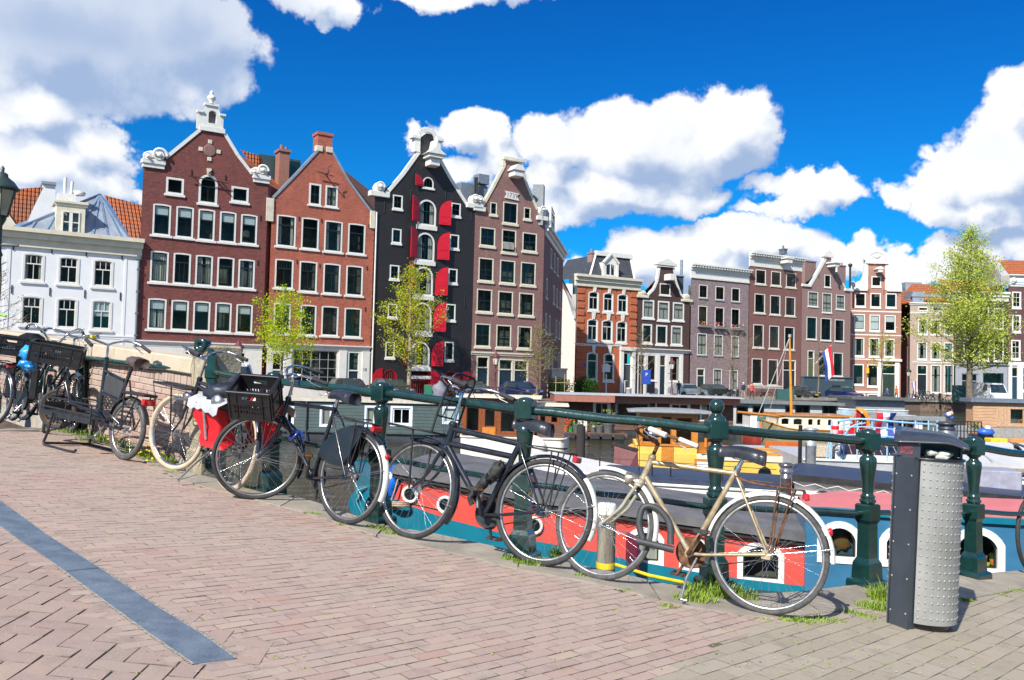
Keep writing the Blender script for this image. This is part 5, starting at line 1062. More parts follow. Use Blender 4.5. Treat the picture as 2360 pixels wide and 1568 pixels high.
# ------------------------------------------------------------------ grass
grassm = mat('grass_blade',(.09,.20,.015),.7,var=.35,vs=30,col2=(.28,.36,.03))
gb_ = MB()
def tuft(c,rad,h,n,flat=.6):
    for _ in range(n):
        a = random.uniform(0,6.283); rr_ = rad*math.sqrt(random.random()); b0 = Vector((c.x+rr_*math.cos(a),c.y+rr_*math.sin(a)*flat,0)); b0.z = gz(b0.x)-.005
        hh = h*random.uniform(.4,1)*(1.1-.5*rr_/rad); la = random.uniform(0,6.283); ln = hh*random.uniform(.2,1.1); d = Vector((math.cos(la)*ln,math.sin(la)*ln,hh)); s_ = Vector((-math.sin(la),math.cos(la),0))*random.uniform(.002,.0038)
        m = b0+d*.55+Vector((0,0,hh*.12)); gb_.add([b0-s_,b0+s_,m+s_*.8,m-s_*.8,b0+d],[(0,1,2,3),(3,2,4)])
TUFTS = [(1640,1372,.17,.14,420),(1600,1385,.13,.09,220),(1712,1380,.09,.10,160),(1690,1362,.06,.10,90),(1540,1398,.06,.04,60),(1228,1302,.13,.07,320),(1180,1292,.07,.05,120),(1285,1285,.06,.12,150),(1268,1300,.07,.06,110),(1340,1330,.06,.04,70),(1445,1362,.05,.03,60),
 (870,1220,.1,.05,200),(905,1232,.07,.04,80),(560,1125,.1,.05,160),(720,1185,.07,.035,90),(790,1210,.05,.03,50),(250,1020,.35,.1,420),(180,1000,.25,.09,240),(215,1008,.2,.08,160),(340,1052,.22,.10,400),(365,1062,.2,.08,260),(400,1090,.1,.04,90),(300,1040,.15,.06,120),
 (2035,1385,.09,.16,260),(2015,1402,.12,.07,240),(2050,1405,.08,.1,120),(1850,1432,.1,.03,160),(1900,1428,.12,.03,150),(1960,1412,.1,.03,140),(1815,1430,.05,.03,60),(2225,1385,.06,.04,120),(2345,1362,.1,.03,120),(2300,1370,.1,.02,80),(1760,1428,.06,.02,60),(1990,1420,.1,.03,90)]
for (px,py,rd,h,n) in TUFTS: tuft(G(px,py),rd,h,n)
for _ in range(620):       # green specks in the joints, mostly towards the kerb
    px = random.uniform(250,2300); py = random.uniform(1120,1560); p = G(px,py)
    if p.y > yat(PI_,p.x): continue
    dd = yat(PI_,p.x)-p.y
    if random.random() > math.exp(-dd/1.3)+.10: continue
    tuft(p,.02,.014,7)
gb_.build('grass',grassm,kind='stuff')
lt = MB(); rl = random.Random(9)
for _ in range(330):
    px,py = (rl.uniform(1500,2340),rl.uniform(1395,1560)) if rl.random() < .6 else (rl.uniform(300,2100),rl.uniform(1150,1560)); p = G(px,py)
    if p.y > yat(PI_,p.x): continue
    a = rl.uniform(0,6.28); u = Vector((math.cos(a),math.sin(a),rl.uniform(-.2,.4)))*rl.uniform(.003,.009); q = Vector((-math.sin(a),math.cos(a),.1))*rl.uniform(.002,.005); c = Vector((p.x,p.y,gz(p.x)+.004)); lt.add([c-u,c-q,c+u,c+q],[(0,1,2,3)],rl.choice((0,0,1,2)))
lt.build('leaf_litter',[mat('bud_scale_green',(.42,.46,.08),.8),mat('bud_scale_brown',(.16,.10,.05),.9),mat('pale_grit',(.5,.46,.4),.9)],kind='stuff')
fl = MB()
for _ in range(26):
    p = G(random.choice((330,345,370,255,352)+(1650,))+random.uniform(-14,14),1040+random.uniform(-12,22) if _ < 22 else 1075); c = Vector((p.x,p.y,p.z+random.uniform(.04,.09)))
    fl.lathe([(0,.004),(.014,.006),(.004,-.004)],c,7,axis=(.2,-.6,1)); fl.tube([c,(c.x,c.y,gz(c.x))],.0012,3)
fl.build('dandelions',mat('dandelion_yellow',(.85,.55,.01),.6),kind='stuff')
# ------------------------------------------------------------------ brick parapet wall at left with stone coping
wa,wb_ = G(446,1070),G(60,951); wdir = (wb_-wa); WL = wdir.length+1.6; wdir.normalize()
Mw = Matrix((Vector((-wdir.x,-wdir.y,0)).normalized(),Vector((0,0,1)).cross(Vector((-wdir.x,-wdir.y,0)).normalized()),Vector((0,0,1)))).transposed().to_4x4()
Mw.translation = Vector((wa.x,wa.y,0)); wroot = empty('parapet_wall',Mw,label='low brick parapet wall with pale stone coping behind the parked bikes',cat='wall')
def wz(x): return gz((Mw @ Vector((x,0,0))).x)
Hw = 1.03; brw = zonemat('parapet_brick',[(0,(.36,.20,.16)),(.35,(.42,.27,.21)),(.7,(.46,.33,.26)),(1,(.40,.30,.25))],mottle=(.42,.36,.30)); morm = mat('pale_mortar',(.40,.36,.30),.95,var=.15,vs=5,bump=.4,bs=90)
shw = (wz(0)-wz(-1))            # rise per metre
Sh = Matrix.Identity(4); Sh[2][0] = shw
mb = MB(); mb.M = Sh; mb.box(-WL,0,.012,.30,wz(0)-.2,wz(0)+Hw-.16); mb.build('mortar_core',morm,wroot)
br = []; row = .066; bl = .208; nr = int((Hw-.17-.1)/row)
for j in range(nr):
    for i in range(int(WL/bl)):
        br.append((-(i+.5)*bl-(bl/2 if j % 2 else 0)+.0,wz(0)+.02+(j+.5)*row,bl,row,0))
for i in range(int(WL/.067)): br.append((-(i+.5)*.067,wz(0)+.02+nr*row+.052,.067,.10,0))
br.sort(key=lambda c: -c[0]); rest = MB(); vm = {}
for k,(x,z,l,h,_) in enumerate(br):
    q = MB(); q.box(-l/2+.005,l/2-.005,0,.05,-h/2+.005,h/2-.005,0,.004)
    Mx = Matrix.Translation((x,random.uniform(-.003,.003),z+x*shw))
    if k < 300 and l > .1:
        if 'b' not in vm: o = q.build('brick',brw); vm['b'] = o.data; bpy.data.objects.remove(o)
        o = bpy.data.objects.new('brick',vm['b']); COL.objects.link(o); o.parent = wroot; o.matrix_local = Mx @ Sh.copy()
        o.matrix_local = Mx @ Matrix.Rotation(-math.atan(shw),4,'Y')
    else: rest.M = Mx @ Matrix.Rotation(-math.atan(shw),4,'Y'); rest.add(q.v,q.f)
rest.M = None; rest.build('far_bricks',brw,wroot,kind='stuff')
copm = mat('pale_coping_stone',(.46,.39,.28),.85,var=.12,vs=5,bump=.5,bs=60,dirt=.35,col2=(.55,.47,.35)); x = -.02
while x > -WL:
    l = random.uniform(.8,1.1); mb = MB(); mb.M = Sh; mb.box(x-l+.004,x-.004,-.045,.36,wz(0)+Hw-.16,wz(0)+Hw,0,.012); mb.build('coping_stone',copm,wroot); x -= l
mb = MB(); mb.box(-.01,.25,-.06,.34,wz(0)-.3,wz(0)+1.16,0,.018); mb.box(-.03,.27,-.08,.36,wz(0)-.3,wz(0)+.16,0,.02); mb.build('end_pillar',mat('old_sandstone',(.36,.31,.21),.9,var=.25,vs=5,bump=.8,bs=40,dirt=.35),wroot)
# ------------------------------------------------------------------ green railing
gp_ = mat('green_gloss_paint',(.007,.032,.028),.22,var=.18,vs=9,coat=.6,bump=.12,bs=25); gp_w = mat('worn_green_paint',(.009,.042,.037),.3,var=.2,vs=14,coat=.5,bump=.2,bs=40,dirt=.15)
rail = empty('bridge_railing',Matrix.Identity(4),label='dark green iron railing with turned posts along the quay edge',cat='railing')
POSTS = [(622,1134,879),(871,1203,906),(1203,1287,945),(1645,1350,990),(1998,1350,1017),(2243,1330,1031)]
pts = []
for px,pb,pr in POSTS:
    b0 = G(px,pb); d = ray(px,pr); k = b0.y/d.y; zr = (CAM+d*k).z; pts.append((b0,zr-b0.z,b0.z))
last = pts[-1][0]; b0 = Vector((last.x+1.15,last.y+.72,0)); b0.z = gz(b0.x); pts.append((b0,1.0,b0.z)); b0 = Vector((last.x+2.4,last.y+1.35,0)); b0.z = gz(b0.x); pts.append((b0,1.0,b0.z))
def post(o,h,ball=False,yaw=0):
    mb = MB(); s_ = h; M_ = Matrix.Translation(o) @ Matrix.Rotation(yaw,4,'Z'); mb.M = M_
    def sq(prof):
        v = [(sx*r_,sy*r_,z*s_) for r_,z in prof for sx,sy in ((-1,-1),(1,-1),(1,1),(-1,1))]
        mb.add(v,[(i*4+k,i*4+(k+1) % 4,(i+1)*4+(k+1) % 4,(i+1)*4+k) for i in range(len(prof)-1) for k in range(4)]+[(3,2,1,0),tuple(range(len(v)-4,len(v)))])
    sq([(.100,-.02),(.100,.03),(.092,.045),(.074,.052),(.070,.15),(.066,.165),(.050,.195),(.047,.43),(.052,.44),(.060,.455),(.060,.555),(.053,.565),(.04,.567)])
    mb.lathe([(.045,.566*s_),(.056,.58*s_),(.058,.59*s_),(.045,.603*s_),(.050,.61*s_),(.052,.617*s_),(.040,.63*s_),(.038,.645*s_),(.044,.72*s_),(.056,.82*s_),(.060,.86*s_),(.056,.885*s_),(.038,.90*s_),(.032,.915*s_),(.04,.925*s_),(.052,.932*s_),(.05,.945*s_)],seg=20)
    mb.box(-.062,.062,-.062,.062,.94*s_,1.06*s_,0,.006)
    if ball: mb.lathe([(.06,1.055*s_),(.058,1.075*s_),(.04,1.09*s_),(.03,1.105*s_),(.034,1.11*s_)],seg=18); mb.sphere((0,0,1.15*s_),.049,18,12)
    else: mb.lathe([(.060,1.055*s_),(.060,1.063*s_),(.048,1.078*s_),(.02,1.086*s_),(0,1.088*s_)],seg=18)
    M_i = M_.inverted(); me = mb; me.v = [tuple(M_i @ Vector(v)) for v in me.v]; o_ = me.build('post',gp_,rail); o_.matrix_world = M_; return o_
for i,(b0,h,z0) in enumerate(pts):
    a = pts[max(0,i-1)][0]; c = pts[min(len(pts)-1,i+1)][0]; post(b0,h,i == 3,math.atan2(c.y-a.y,c.x-a.x))
def railseg(p,q,r_,m,name,wob=.004):
    mb = MB(); n = 7; mb.tube([p.lerp(q,i/n)+Vector((0,0,wob*math.sin(i*1.7))) for i in range(n+1)],r_,14); mb.build(name,m,rail)
T_ = [Vector((b.x,b.y,z0+h)) for b,h,z0 in pts]; Lw = [Vector((b.x,b.y,z0+h*.5)) for b,h,z0 in pts]
# end post with its scroll, beside the stone pillar
pe = wa+Vector((.20,-.16,0)); pe.z = gz(pe.x); ez_ = W(478,858,pe.y).z; Te = Vector((pe.x,pe.y,ez_))
mb = MB(); mb.box(-.04,.04,-.04,.04,0,ez_-pe.z+.16,0,.008); mb.box(-.055,.055,-.055,.055,ez_-pe.z-.06,ez_-pe.z+.06,0,.008)
hz = ez_-pe.z; mb.tube([(0,0,hz+.16),(-.02,0,hz+.2),(-.08,0,hz+.21)],.035,8); mb.lathe([(.022,-.04),(.066,-.05),(.070,-.04),(.070,.04),(.066,.05),(.024,.05),(.024,.02),(0,.02)],(-.10,0,hz+.255),24,axis=(-.35,-1,0))
o_ = mb.build('end_post',gp_,rail); o_.location = pe
for a,b_ in zip([Te]+T_,T_): railseg(a,b_,.031,gp_w if random.random() < .7 else gp_,'top_rail')
for a,b_ in zip([Vector((Te.x,Te.y,Te.z-.45))]+Lw,Lw): railseg(a,b_,.020,gp_,'lower_rail')
lft = [Te]+[W(px,py,(wa+wdir*((px-440)/-290*3.1+.0)).y-.10) for px,py in ((330,842),(190,824),(60,808),(-60,795))]
for a,b_ in zip(lft,lft[1:]): railseg(a,b_,.030,gp_w,'top_rail')
for p in (lft[2],lft[4]):
    mb = MB(); zb = gz(p.x)-p.z; mb.box(-.055,.055,-.05,.05,zb,-.03,0,.008); mb.box(-.075,.075,-.05,.05,zb,zb+.2,0,.01); mb.box(-.05,.05,.05,.14,-.25,-.18); o_ = mb.build('post',gp_,rail); o_.location = p
# ------------------------------------------------------------------ litter bin
bb = G(2122,1438); binM = Matrix.Translation(bb) @ Matrix.Rotation(R(2.2),4,'Y') @ Matrix.Rotation(R(-25),4,'Z'); steel = mat('galvanised_bin_steel',(.31,.31,.29),.5,.3,var=.1,vs=5,dirt=.25); dkst = mat('charcoal_bin_steel',(.045,.055,.07),.38,.2,var=.12,vs=4,coat=.2,dirt=.1)
binr = empty('litter_bin',binM,label='tall grey studded metal litter bin with dark hood standing by the railing',cat='litter bin')
rb_ = .192; z0_,z1_ = .04,.985; A0_,A1_ = R(-100),R(62)         # angles measured from the camera side, + to the right
def bp(a,r_,z): return (r_*math.sin(a),-r_*math.cos(a),z)
mb = MB()
for (a0,a1) in ((R(-12),R(140)),(R(-150),R(-58))):
    n = 28; v = []
    for i in range(n+1):
        a = a0+(a1-a0)*i/n; v += [bp(a,rb_,z0_),bp(a,rb_,z1_),bp(a,rb_-.012,z1_),bp(a,rb_-.012,z0_)]
    mb.add(v,[(i*4+k,(i+1)*4+k,(i+1)*4+(k+1) % 4,i*4+(k+1) % 4) for i in range(n) for k in range(4)]+[(0,1,2,3),tuple(range(4*n,4*n+4))],0,False)
mb.build('shell',steel,binr)
mb = MB()
for j in range(21):
    for a in [R(-6+10.5*i) for i in range(13)]+[R(-64-12*i) for i in range(4)]:
        c = bp(a,rb_-.001,z0_+.035+j*.0445); ax = (math.sin(a),-math.cos(a),0); mb.lathe([(.0075,0),(.0055,.004),(0,.0055)],c,7,axis=ax)
mb.build('studs',steel,binr,kind='stuff')
mb = MB(); mb.M = Matrix.Rotation(R(-35),4,'Z'); mb.box(-.062,.062,-.222,-.10,.0,1.0,0,.006); mb.box(-.068,-.060,-.226,-.15,0,1.0); mb.box(.060,.068,-.226,-.15,0,1.0)
for k in range(5):
    for s_ in (-.05,.05): mb.lathe([(.006,0),(.004,.003),(0,.003)],(s_,-.222,.09+k*.2),8,mi=1,axis=(0,-1,0))
mb.build('spine',[dkst,steel],binr)
mb = MB(); mb.lathe([(.16,0),(.17,.035),(.183,.045),(.183,.97),(0,.97)],seg=28); mb.lathe([(.20,.985),(.205,.995),(.195,1.0),(.15,1.0)],seg=32); mb.build('inner_drum',black,binr)
hd = MB()                     # hood: front-left wall, curved roof rising to the left, rounded right end
for (x0,x1) in ((-.17,-.045),): hd.box(x0,x1,-.17,-.16,1.0,1.075); hd.box(x0,x0+.012,-.16,.15,1.0,1.10); hd.box(x1-.012,x1,-.16,-.06,1.0,1.075)
hd.box(-.17,.18,.14,.152,1.0,1.10)
n = 10; v = []
for i in range(n+1):
    t_ = i/n; x = -.19+.40*t_; yf = -.20+.02*t_; zf = 1.085+.02*t_-.035*max(0,t_-.75)*4; zbk = 1.165-.03*t_-.05*max(0,t_-.75)*4; sag = .018*math.sin(math.pi*t_)
    v += [(x,yf,zf),(x,-.0,(zf+zbk)/2+.012+sag*.3),(x,.17,zbk),(x,.17,zbk-.012),(x,0,(zf+zbk)/2+sag*.3),(x,yf,zf-.012)]
hd.add(v,[(i*6+k,(i+1)*6+k,(i+1)*6+(k+1) % 6,i*6+(k+1) % 6) for i in range(n) for k in range(6)]+[tuple(range(6)),tuple(range(6*n,6*n+6))],0,True)
hd.box(.17,.182,-.05,.15,1.0,1.09); ho_ = hd.build('hood',dkst,binr); mb = MB(); mb.box(-.155,-.085,-.1725,-.1695,1.012,1.066); mb.build('worn_sticker',mat('faded_maroon_sticker',(.14,.03,.045),.5,var=.5,vs=40),ho_)
mb = MB(); random.seed(3)
for k in range(9): mb.sphere((random.uniform(-.03,.13),random.uniform(-.13,-.02),1.005+random.uniform(0,.025)),random.uniform(.018,.035),7,5,0,(1.5,1,.6),.6)
mb.build('rubbish',mat('crumpled_wrapping',(.55,.58,.5),.35,var=.4,vs=20),binr)
# ------------------------------------------------------------------ bicycles
chrome = mat('chrome',(.62,.62,.62),.18,1.0,var=.12,vs=30,dirt=.2); alu = mat('dull_aluminium',(.50,.50,.48),.35,.9,var=.15,vs=20,dirt=.25)
rubber = mat('black_rubber',(.030,.030,.031),.75,var=.25,vs=25); rubg = mat('dusty_rubber',(.075,.072,.068),.85,var=.25,vs=25); creamt = mat('cream_tyre',(.50,.40,.28),.75,var=.12,vs=12)
bkp = mat('black_bike_enamel',(.012,.014,.020),.22,var=.3,vs=12,coat=.5,dirt=.15); bkm = mat('matt_black_metal',(.018,.018,.02),.5,var=.3,vs=14,dirt=.3); rust = mat('rusty_metal',(.16,.075,.035),.75,.3,var=.4,vs=25,bump=.4,bs=90)
goldp = mat('rusty_champagne_paint',(.42,.37,.25),.38,.45,var=.12,vs=10,col2=(.50,.47,.36)); gwear = mat('rust_blotched_champagne',(.30,.19,.09),.45,.4,var=.2,vs=18,col2=(.46,.42,.30))
leath = mat('black_saddle',(.020,.022,.030),.38,var=.25,vs=14,coat=.15,bump=.15,bs=60); redl = mat('red_lens',(.55,.008,.012),.12,coat=.8,var=.1); orl = mat('orange_reflector',(.85,.22,.01),.2,coat=.6); whg = mat('off_white_guard',(.72,.71,.66),.35,var=.05,vs=9,dirt=.3)
greyg = mat('white_grip',(.62,.60,.54),.6,var=.15,vs=30,dirt=.3); tape = mat('silver_tape',(.35,.35,.36),.3,.5,var=.3,vs=30); skirt = mat('black_vinyl',(.016,.016,.018),.32,var=.2,coat=.3)
silverfl = mat('silver_flap_fabric',(.46,.47,.48),.5,.2,var=.12,vs=6,bump=.3,bs=12); redfab = mat('red_bag_fabric',(.62,.006,.012),.6,var=.12,vs=6,bump=.4,bs=14); yel = mat('yellow_reflector',(.85,.62,.01),.3)
bluef = mat('blue_metal',(.02,.07,.25),.3,.2,coat=.5); gdkp = mat('dark_green_bike_paint',(.012,.03,.028),.25,var=.3,vs=10,coat=.5)
WC = {}
def wheel_parts(Rw,tw,tm,rm,nsp=32,drum=.02):
    key = (Rw,tw,tm.name,rm.name,nsp,drum)
    if key in WC: return WC[key]
    ax = (0,1,0); Rr = Rw-tw
    a = MB(); a.torus((0,0,0),ax,Rr-.006,.010,56,8,0,1.25); a.lathe([(drum,-.03),(drum,-.022),(.012,-.02),(.012,.02),(drum,.022),(drum,.03)],(0,0,0),14,1,axis=ax); a.tube([(0,-.06,0),(0,.06,0)],.005,8,1)
    b = MB(); b.torus((0,0,0),ax,Rr+tw*.5-.001,tw*.55,64,10,0,1.0)
    c = MB()
    for k in range(nsp):
        t0 = 2*math.pi*k/nsp; s_ = 1 if k % 2 else -1; q = 1 if (k//2) % 2 else -1; t1 = t0+q*R(62); c.tube([(drum*.9*math.cos(t1),s_*.026,drum*.9*math.sin(t1)),((Rr-.012)*math.cos(t0),s_*.003,(Rr-.012)*math.sin(t0))],.0013,3,caps=False)
    c.tube([((Rr-.012)*math.cos(4.4),0,(Rr-.012)*math.sin(4.4)),((Rr-.05)*math.cos(4.4),0,(Rr-.05)*math.sin(4.4))],.003,5)
    r_ = []
    for mb,nm,mm in ((a,'wheel',[rm,alu]),(b,'tyre',tm),(c,'spokes',chrome)): o = mb.build(nm,mm); r_.append(o.data); bpy.data.objects.remove(o)
    WC[key] = r_; return r_
def add_wheel(root,M,*a,**k):
    w_,t_,s_ = wheel_parts(*a,**k); o = bpy.data.objects.new('wheel',w_); COL.objects.link(o); o.parent = root; o.matrix_local = M @ Matrix.Rotation(random.uniform(0,6),4,'Y')
    for nm,me in (('tyre',t_),('spokes',s_)): c = bpy.data.objects.new(nm,me); COL.objects.link(c); c.parent = o
    return o
def bike_matrix(rear,front,lean):
    X = (front-rear).normalized(); Z = Vector((0,0,1)); Y = Z.cross(X).normalized(); Z = X.cross(Y).normalized()
    M = Matrix((X,Y,Z)).transposed().to_4x4(); M.translation = rear; return M @ Matrix.Rotation(R(lean),4,'X')
def mudguard(mb,c,Rg,a0,a1,w_=.028,n=26,mi=0,M=None,fr=None,mi2=0):
    v = []
    for i in range(n+1):
        a = a0+(a1-a0)*i/n
        for (dy,dr) in ((-w_,-.014),(-w_*.75,0),(0,.008),(w_*.75,0),(w_,-.014)): v.append((c[0]+(Rg+dr)*math.cos(a),dy,c[2]+(Rg+dr)*math.sin(a)))
    fs = [(i*5+k,(i+1)*5+k,(i+1)*5+k+1,i*5+k+1) for i in range(n) for k in range(4)]
    b = len(mb.f); mb.add(v,fs,mi,True)
    if fr is not None:
        for i in range(n):
            if i/n >= fr:
                for k in range(4): mb.m[b+i*4+k] = mi2
def saddle(root,p,kind='sport',m=None,nose=1):
    mb = MB(); n = 10; rows = []
    wd = {'sport': .084,'wide': .108}[kind]; L_ = .28 if kind == 'sport' else .25
    for i in range(n+1):
        t_ = i/n; x = p[0]-L_*.45+L_*t_; w_ = wd*(1-t_)**1.1*1.0+.020 if t_ > .12 else wd*(.72+2.2*t_)+.005; z = p[2]+.012*math.sin(math.pi*(t_*1.3-.2))+.012*(1-t_); rows.append((x,w_,z))
    v = []
    for i,(x,w_,z) in enumerate(rows): v += [(x,p[1]+w_*c,z+dz) for c,dz in ((-.86,-.082*(1-.35*i/n)),(-1,-.036),(-.78,-.006),(-.34,.008),(0,.003),(.34,.008),(.78,-.006),(1,-.036),(.86,-.082*(1-.35*i/n)))]
    mb.add(v,[(i*9+k,i*9+k+1,(i+1)*9+k+1,(i+1)*9+k) for i in range(n) for k in range(8)]+[tuple(range(9)),tuple(range(9*n,9*n+9))[::-1],],0,True)
    mb.add(v,[(i*9,(i+1)*9,(i+1)*9+8,i*9+8) for i in range(n)],0)
    so_ = mb.build('saddle',m or leath,root); sb = MB()
    for s_ in (-.02,.02): sb.tube([(p[0]-.10,p[1]+s_*2,p[2]-.03),(p[0]-.04,p[1]+s_,p[2]-.055),(p[0]+.05,p[1]+s_,p[2]-.055),(p[0]+.13,p[1]+s_*.4,p[2]-.025)],.0035,5)
    if kind == 'wide':
        for s_ in (-.055,.055):
            sb.tube([(p[0]-.09+.018*math.cos(i*.9),p[1]+s_+.018*math.sin(i*.9),p[2]-.085+.0022*i) for i in range(26)],.003,4)
    sb.build('saddle_rails',chrome,so_); return so_
def bike(label,rear,front,lean,steer,S,group='bicycles parked against the railing and wall'):
    M = bike_matrix(rear,front,lean); root = empty('bicycle',M,label=label,cat='bicycle',group=group)
    wb = (front-rear).length; Rw = S.get('R',.345); fm = S.get('fm',bkp); tm = S.get('tyre',rubber); rm = S.get('rim',alu); dm = S.get('dm',fm)
    rh = Vector((0,0,Rw)); fh = Vector((wb,0,Rw)); bbk = Vector((S.get('bbx',.455),0,S.get('bbz',.285)))
    ht = Vector((wb-S.get('hx',.235),0,S.get('hz',.90))); hb = (Vector((S['hb'][0],0,S['hb'][1])) if 'hb' in S else ht+Vector((.045,0,-S.get('hl',.17)))); sc_ = Vector((S.get('sx',.255),0,S.get('sz',.82)))
    axis = (ht-hb).normalized(); St = Matrix.Translation(hb) @ Matrix.Rotation(R(steer),4,axis) @ Matrix.Translation(-hb)
    fr = MB(); tr = S.get('tr',.0165)
    fr.tube([bbk,sc_+(sc_-bbk)*.06],tr,10); fr.tube([hb-axis*.02,ht+axis*.02],tr*1.25,12); fr.lathe([(tr*1.5,-.008),(tr*1.6,0),(tr*1.5,.008)],ht,12,axis=tuple(axis)); fr.lathe([(tr*1.5,-.008),(tr*1.6,0),(tr*1.5,.008)],hb,12,axis=tuple(axis))
    fr.lathe([(.024,-.036),(.024,.036)],bbk,14,axis=(0,1,0))
    st = S.get('style','diamond')
    if st in ('diamond','double'): fr.tube([sc_-(sc_-bbk)*.02,ht-axis*.03],tr*.95,10); fr.tube([bbk,hb+axis*.02],tr*1.05,10)
    if st == 'double': fr.tube([sc_-(sc_-bbk)*.20,hb+axis*.10 if S.get('dbl') is None else ht-axis*S['dbl']],tr*.95,10)
    if st == 'step': fr.tube(catmull([bbk+Vector((.02,0,.02)),bbk+Vector((.16,0,.06)),hb+Vector((-.12,0,-.08)),hb+axis*.01],6),tr*1.1,10); fr.tube(catmull([bbk+(sc_-bbk)*.28,bbk+Vector((.12,0,.22)),hb+Vector((-.13,0,.03)),ht-axis*.03],6),tr*.8,10)
    for s_ in (-1,1):
        y = .058*s_; fr.tube([bbk+Vector((-.02,s_*.02,0)),bbk+Vector((-.1,y*.75,.01)),rh+Vector((.01,y,0))],.0095,8); fr.tube([sc_+Vector((0,s_*.014,-.01)),sc_.lerp(rh,.2)+Vector((0,y*.8,0)),rh+Vector((0,y,.005))],.0075,8); fr.box(-.02,.03,y-.003,y+.003,Rw-.025,Rw+.025)
    fr.build('frame',[fm],root)
    add_wheel(root,Matrix.Translation(rh),Rw,S.get('tw',.032),tm,rm,32,S.get('drum',.03)); add_wheel(root,St @ Matrix.Translation(fh),Rw,S.get('tw',.032),tm,rm,32,.022)
    fk = MB(); fk.M = St; crown = hb-axis*.045
    fk.tube([hb,crown],tr*1.3,10); fk.box(crown.x-.025,crown.x+.025,-.05,.05,crown.z-.015,crown.z+.015,0,.008)
    for s_ in (-1,1):
        y = .052*s_; d = (fh-crown); q = crown+d*.55+Vector((-.02,0,-.012)); fk.tube(catmull([crown+Vector((0,y,0)),crown.lerp(q,.5)+Vector((0,y,0)),q+Vector((0,y,0)),fh+Vector((0,y,0))],5),[.013]*6+[.012]*5+[.009]*5,8)
    fk.build('fork',[S.get('forkm',fm)],root)
    # mudguards
    if S.get('guards',True):
        g1 = MB(); mudguard(g1,rh,Rw+.022,R(8),R(178) if not S.get('gr') else R(S['gr']),mi=0,fr=None)
        if S.get('tailwhite'): g1 = MB(); mudguard(g1,rh,Rw+.022,R(5),R(200),fr=.66,mi2=1,n=30)
        for s_ in (-1,1): g1.tube([rh+Vector((0,.06*s_,0)),rh+Vector(((Rw+.02)*math.cos(R(165)),.03*s_,(Rw+.02)*math.sin(R(165))))],.0025,5,mi=2)
        g1.build('mudguard',[S.get('gm',fm),whg,chrome],root)
        g2 = MB(); g2.M = St; mudguard(g2,fh,Rw+.022,R(S.get('gf0',55)),R(S.get('gf1',200))); 
        for s_ in (-1,1): g2.tube([fh+Vector((0,.055*s_,0)),fh+Vector(((Rw+.02)*math.cos(R(192)),.03*s_,(Rw+.02)*math.sin(R(192))))],.0025,5,mi=1)
        g2.build('mudguard',[S.get('gm',fm),chrome],root)
    # seat post and saddle
    sp = Vector((sc_.x-(bbk.x-sc_.x)*.0,0,0)); dirp = (sc_-bbk).normalized(); top = sc_+dirp*S.get('post',.12)
    p_ = MB(); p_.tube([sc_,top],.0135,10); p_.lathe([(.021,-.012),(.021,.012)],sc_+dirp*.02,12,axis=tuple(dirp)); p_.build('seat_post',chrome,root)
    sdl = S.get('sad',(top.x-.02,top.z+.055)); saddle(root,(sdl[0],0,sdl[1]),S.get('saddle','sport'),S.get('sadm'))
    # handlebar
    hbm = MB(); hbm.M = St; stem = ht+axis*S.get('stem',.14); fx = S.get('reach',.05)
    hbm.tube([ht,stem],.0125,10); cl = stem+Vector((fx,0,.012)); hbm.tube([stem-axis*.01,cl],.014,8); hbm.lathe([(.018,-.024),(.018,.024)],cl,12,axis=(0,1,0))
    ty = S.get('bar','dutch'); tips = []
    shp = {'dutch': [(0,0,0),(.03,.07,.015),(.035,.16,.055),(-.02,.25,.075),(-.12,.285,.065),(-.25,.295,.03)],'flat': [(0,0,0),(.0,.12,.01),(-.02,.2,.045),(-.08,.26,.05),(-.18,.30,.03)],
           'mid': [(0,0,0),(.02,.06,.005),(.06,.13,.03),(.02,.21,.055),(-.07,.26,.045),(-.17,.285,.02)],'high': [(0,0,0),(.05,.05,.0),(.09,.12,.10),(.04,.22,.17),(-.09,.27,.16),(-.24,.29,.13)]}[ty]
    for s_ in (-1,1):
        P_ = catmull([cl+Vector((a,b*s_,c)) for a,b,c in shp],6); hbm.tube(P_,.0112,8); tips.append((P_[-7],P_[-1]))
    hbo = hbm.build('handlebar',[S.get('barm',chrome)],root)
    for (a,b) in tips:
        gmb = MB(); gmb.M = St; dd = (b-a).normalized(); e = b+dd*.015; s0 = e-dd*.13; gmb.tube([s0,s0+dd*.01,e-dd*.015,e-dd*.004,e],[.0145,.0172,.0168,.018,.012],10); gmb.build('grip',S.get('grip',rubber),hbo)
        if S.get('levers',True):
            lv = MB(); lv.M = St; s1 = s0-dd*.02; lv.tube([s1,s1+Vector((.02,0,-.015)),s1+dd*.06+Vector((.028,0,-.03)),s1+dd*.12+Vector((.02,0,-.034))],.0045,6); lv.tube(catmull([s1+Vector((.01,0,0)),s1+Vector((.09,0,.02)),cl+Vector((.10,0,-.02)),hb+Vector((.03,0,.02))],6),.0022,4,mi=1); lv.build('brake_lever',[alu,rubber],hbo)
    bl = MB(); bl.M = St; bl.lathe([(.028,0),(.028,.008),(.02,.02),(0,.026)],cl+Vector((-.01,.09,.028)),14); bl.build('bell',chrome,hbo)
    # drive
    cs = S.get('side',-1); ck = MB(); ck.lathe([(.088,-.002),(.094,-.002),(.094,.002),(.088,.002)],bbk+Vector((0,cs*.048,0)),32,axis=(0,1,0)); ck.torus(bbk+Vector((0,cs*.048,0)),(0,1,0),.085,.004,32,6)
    for k in range(5): a = k*1.2566; ck.beam(bbk+Vector((0,cs*.048,0)),bbk+Vector((.085*math.cos(a),cs*.048,.085*math.sin(a))),.010,.004)
    ca = R(S.get('crank',-75)); cv_ = Vector((math.cos(ca),0,math.sin(ca)))*.165
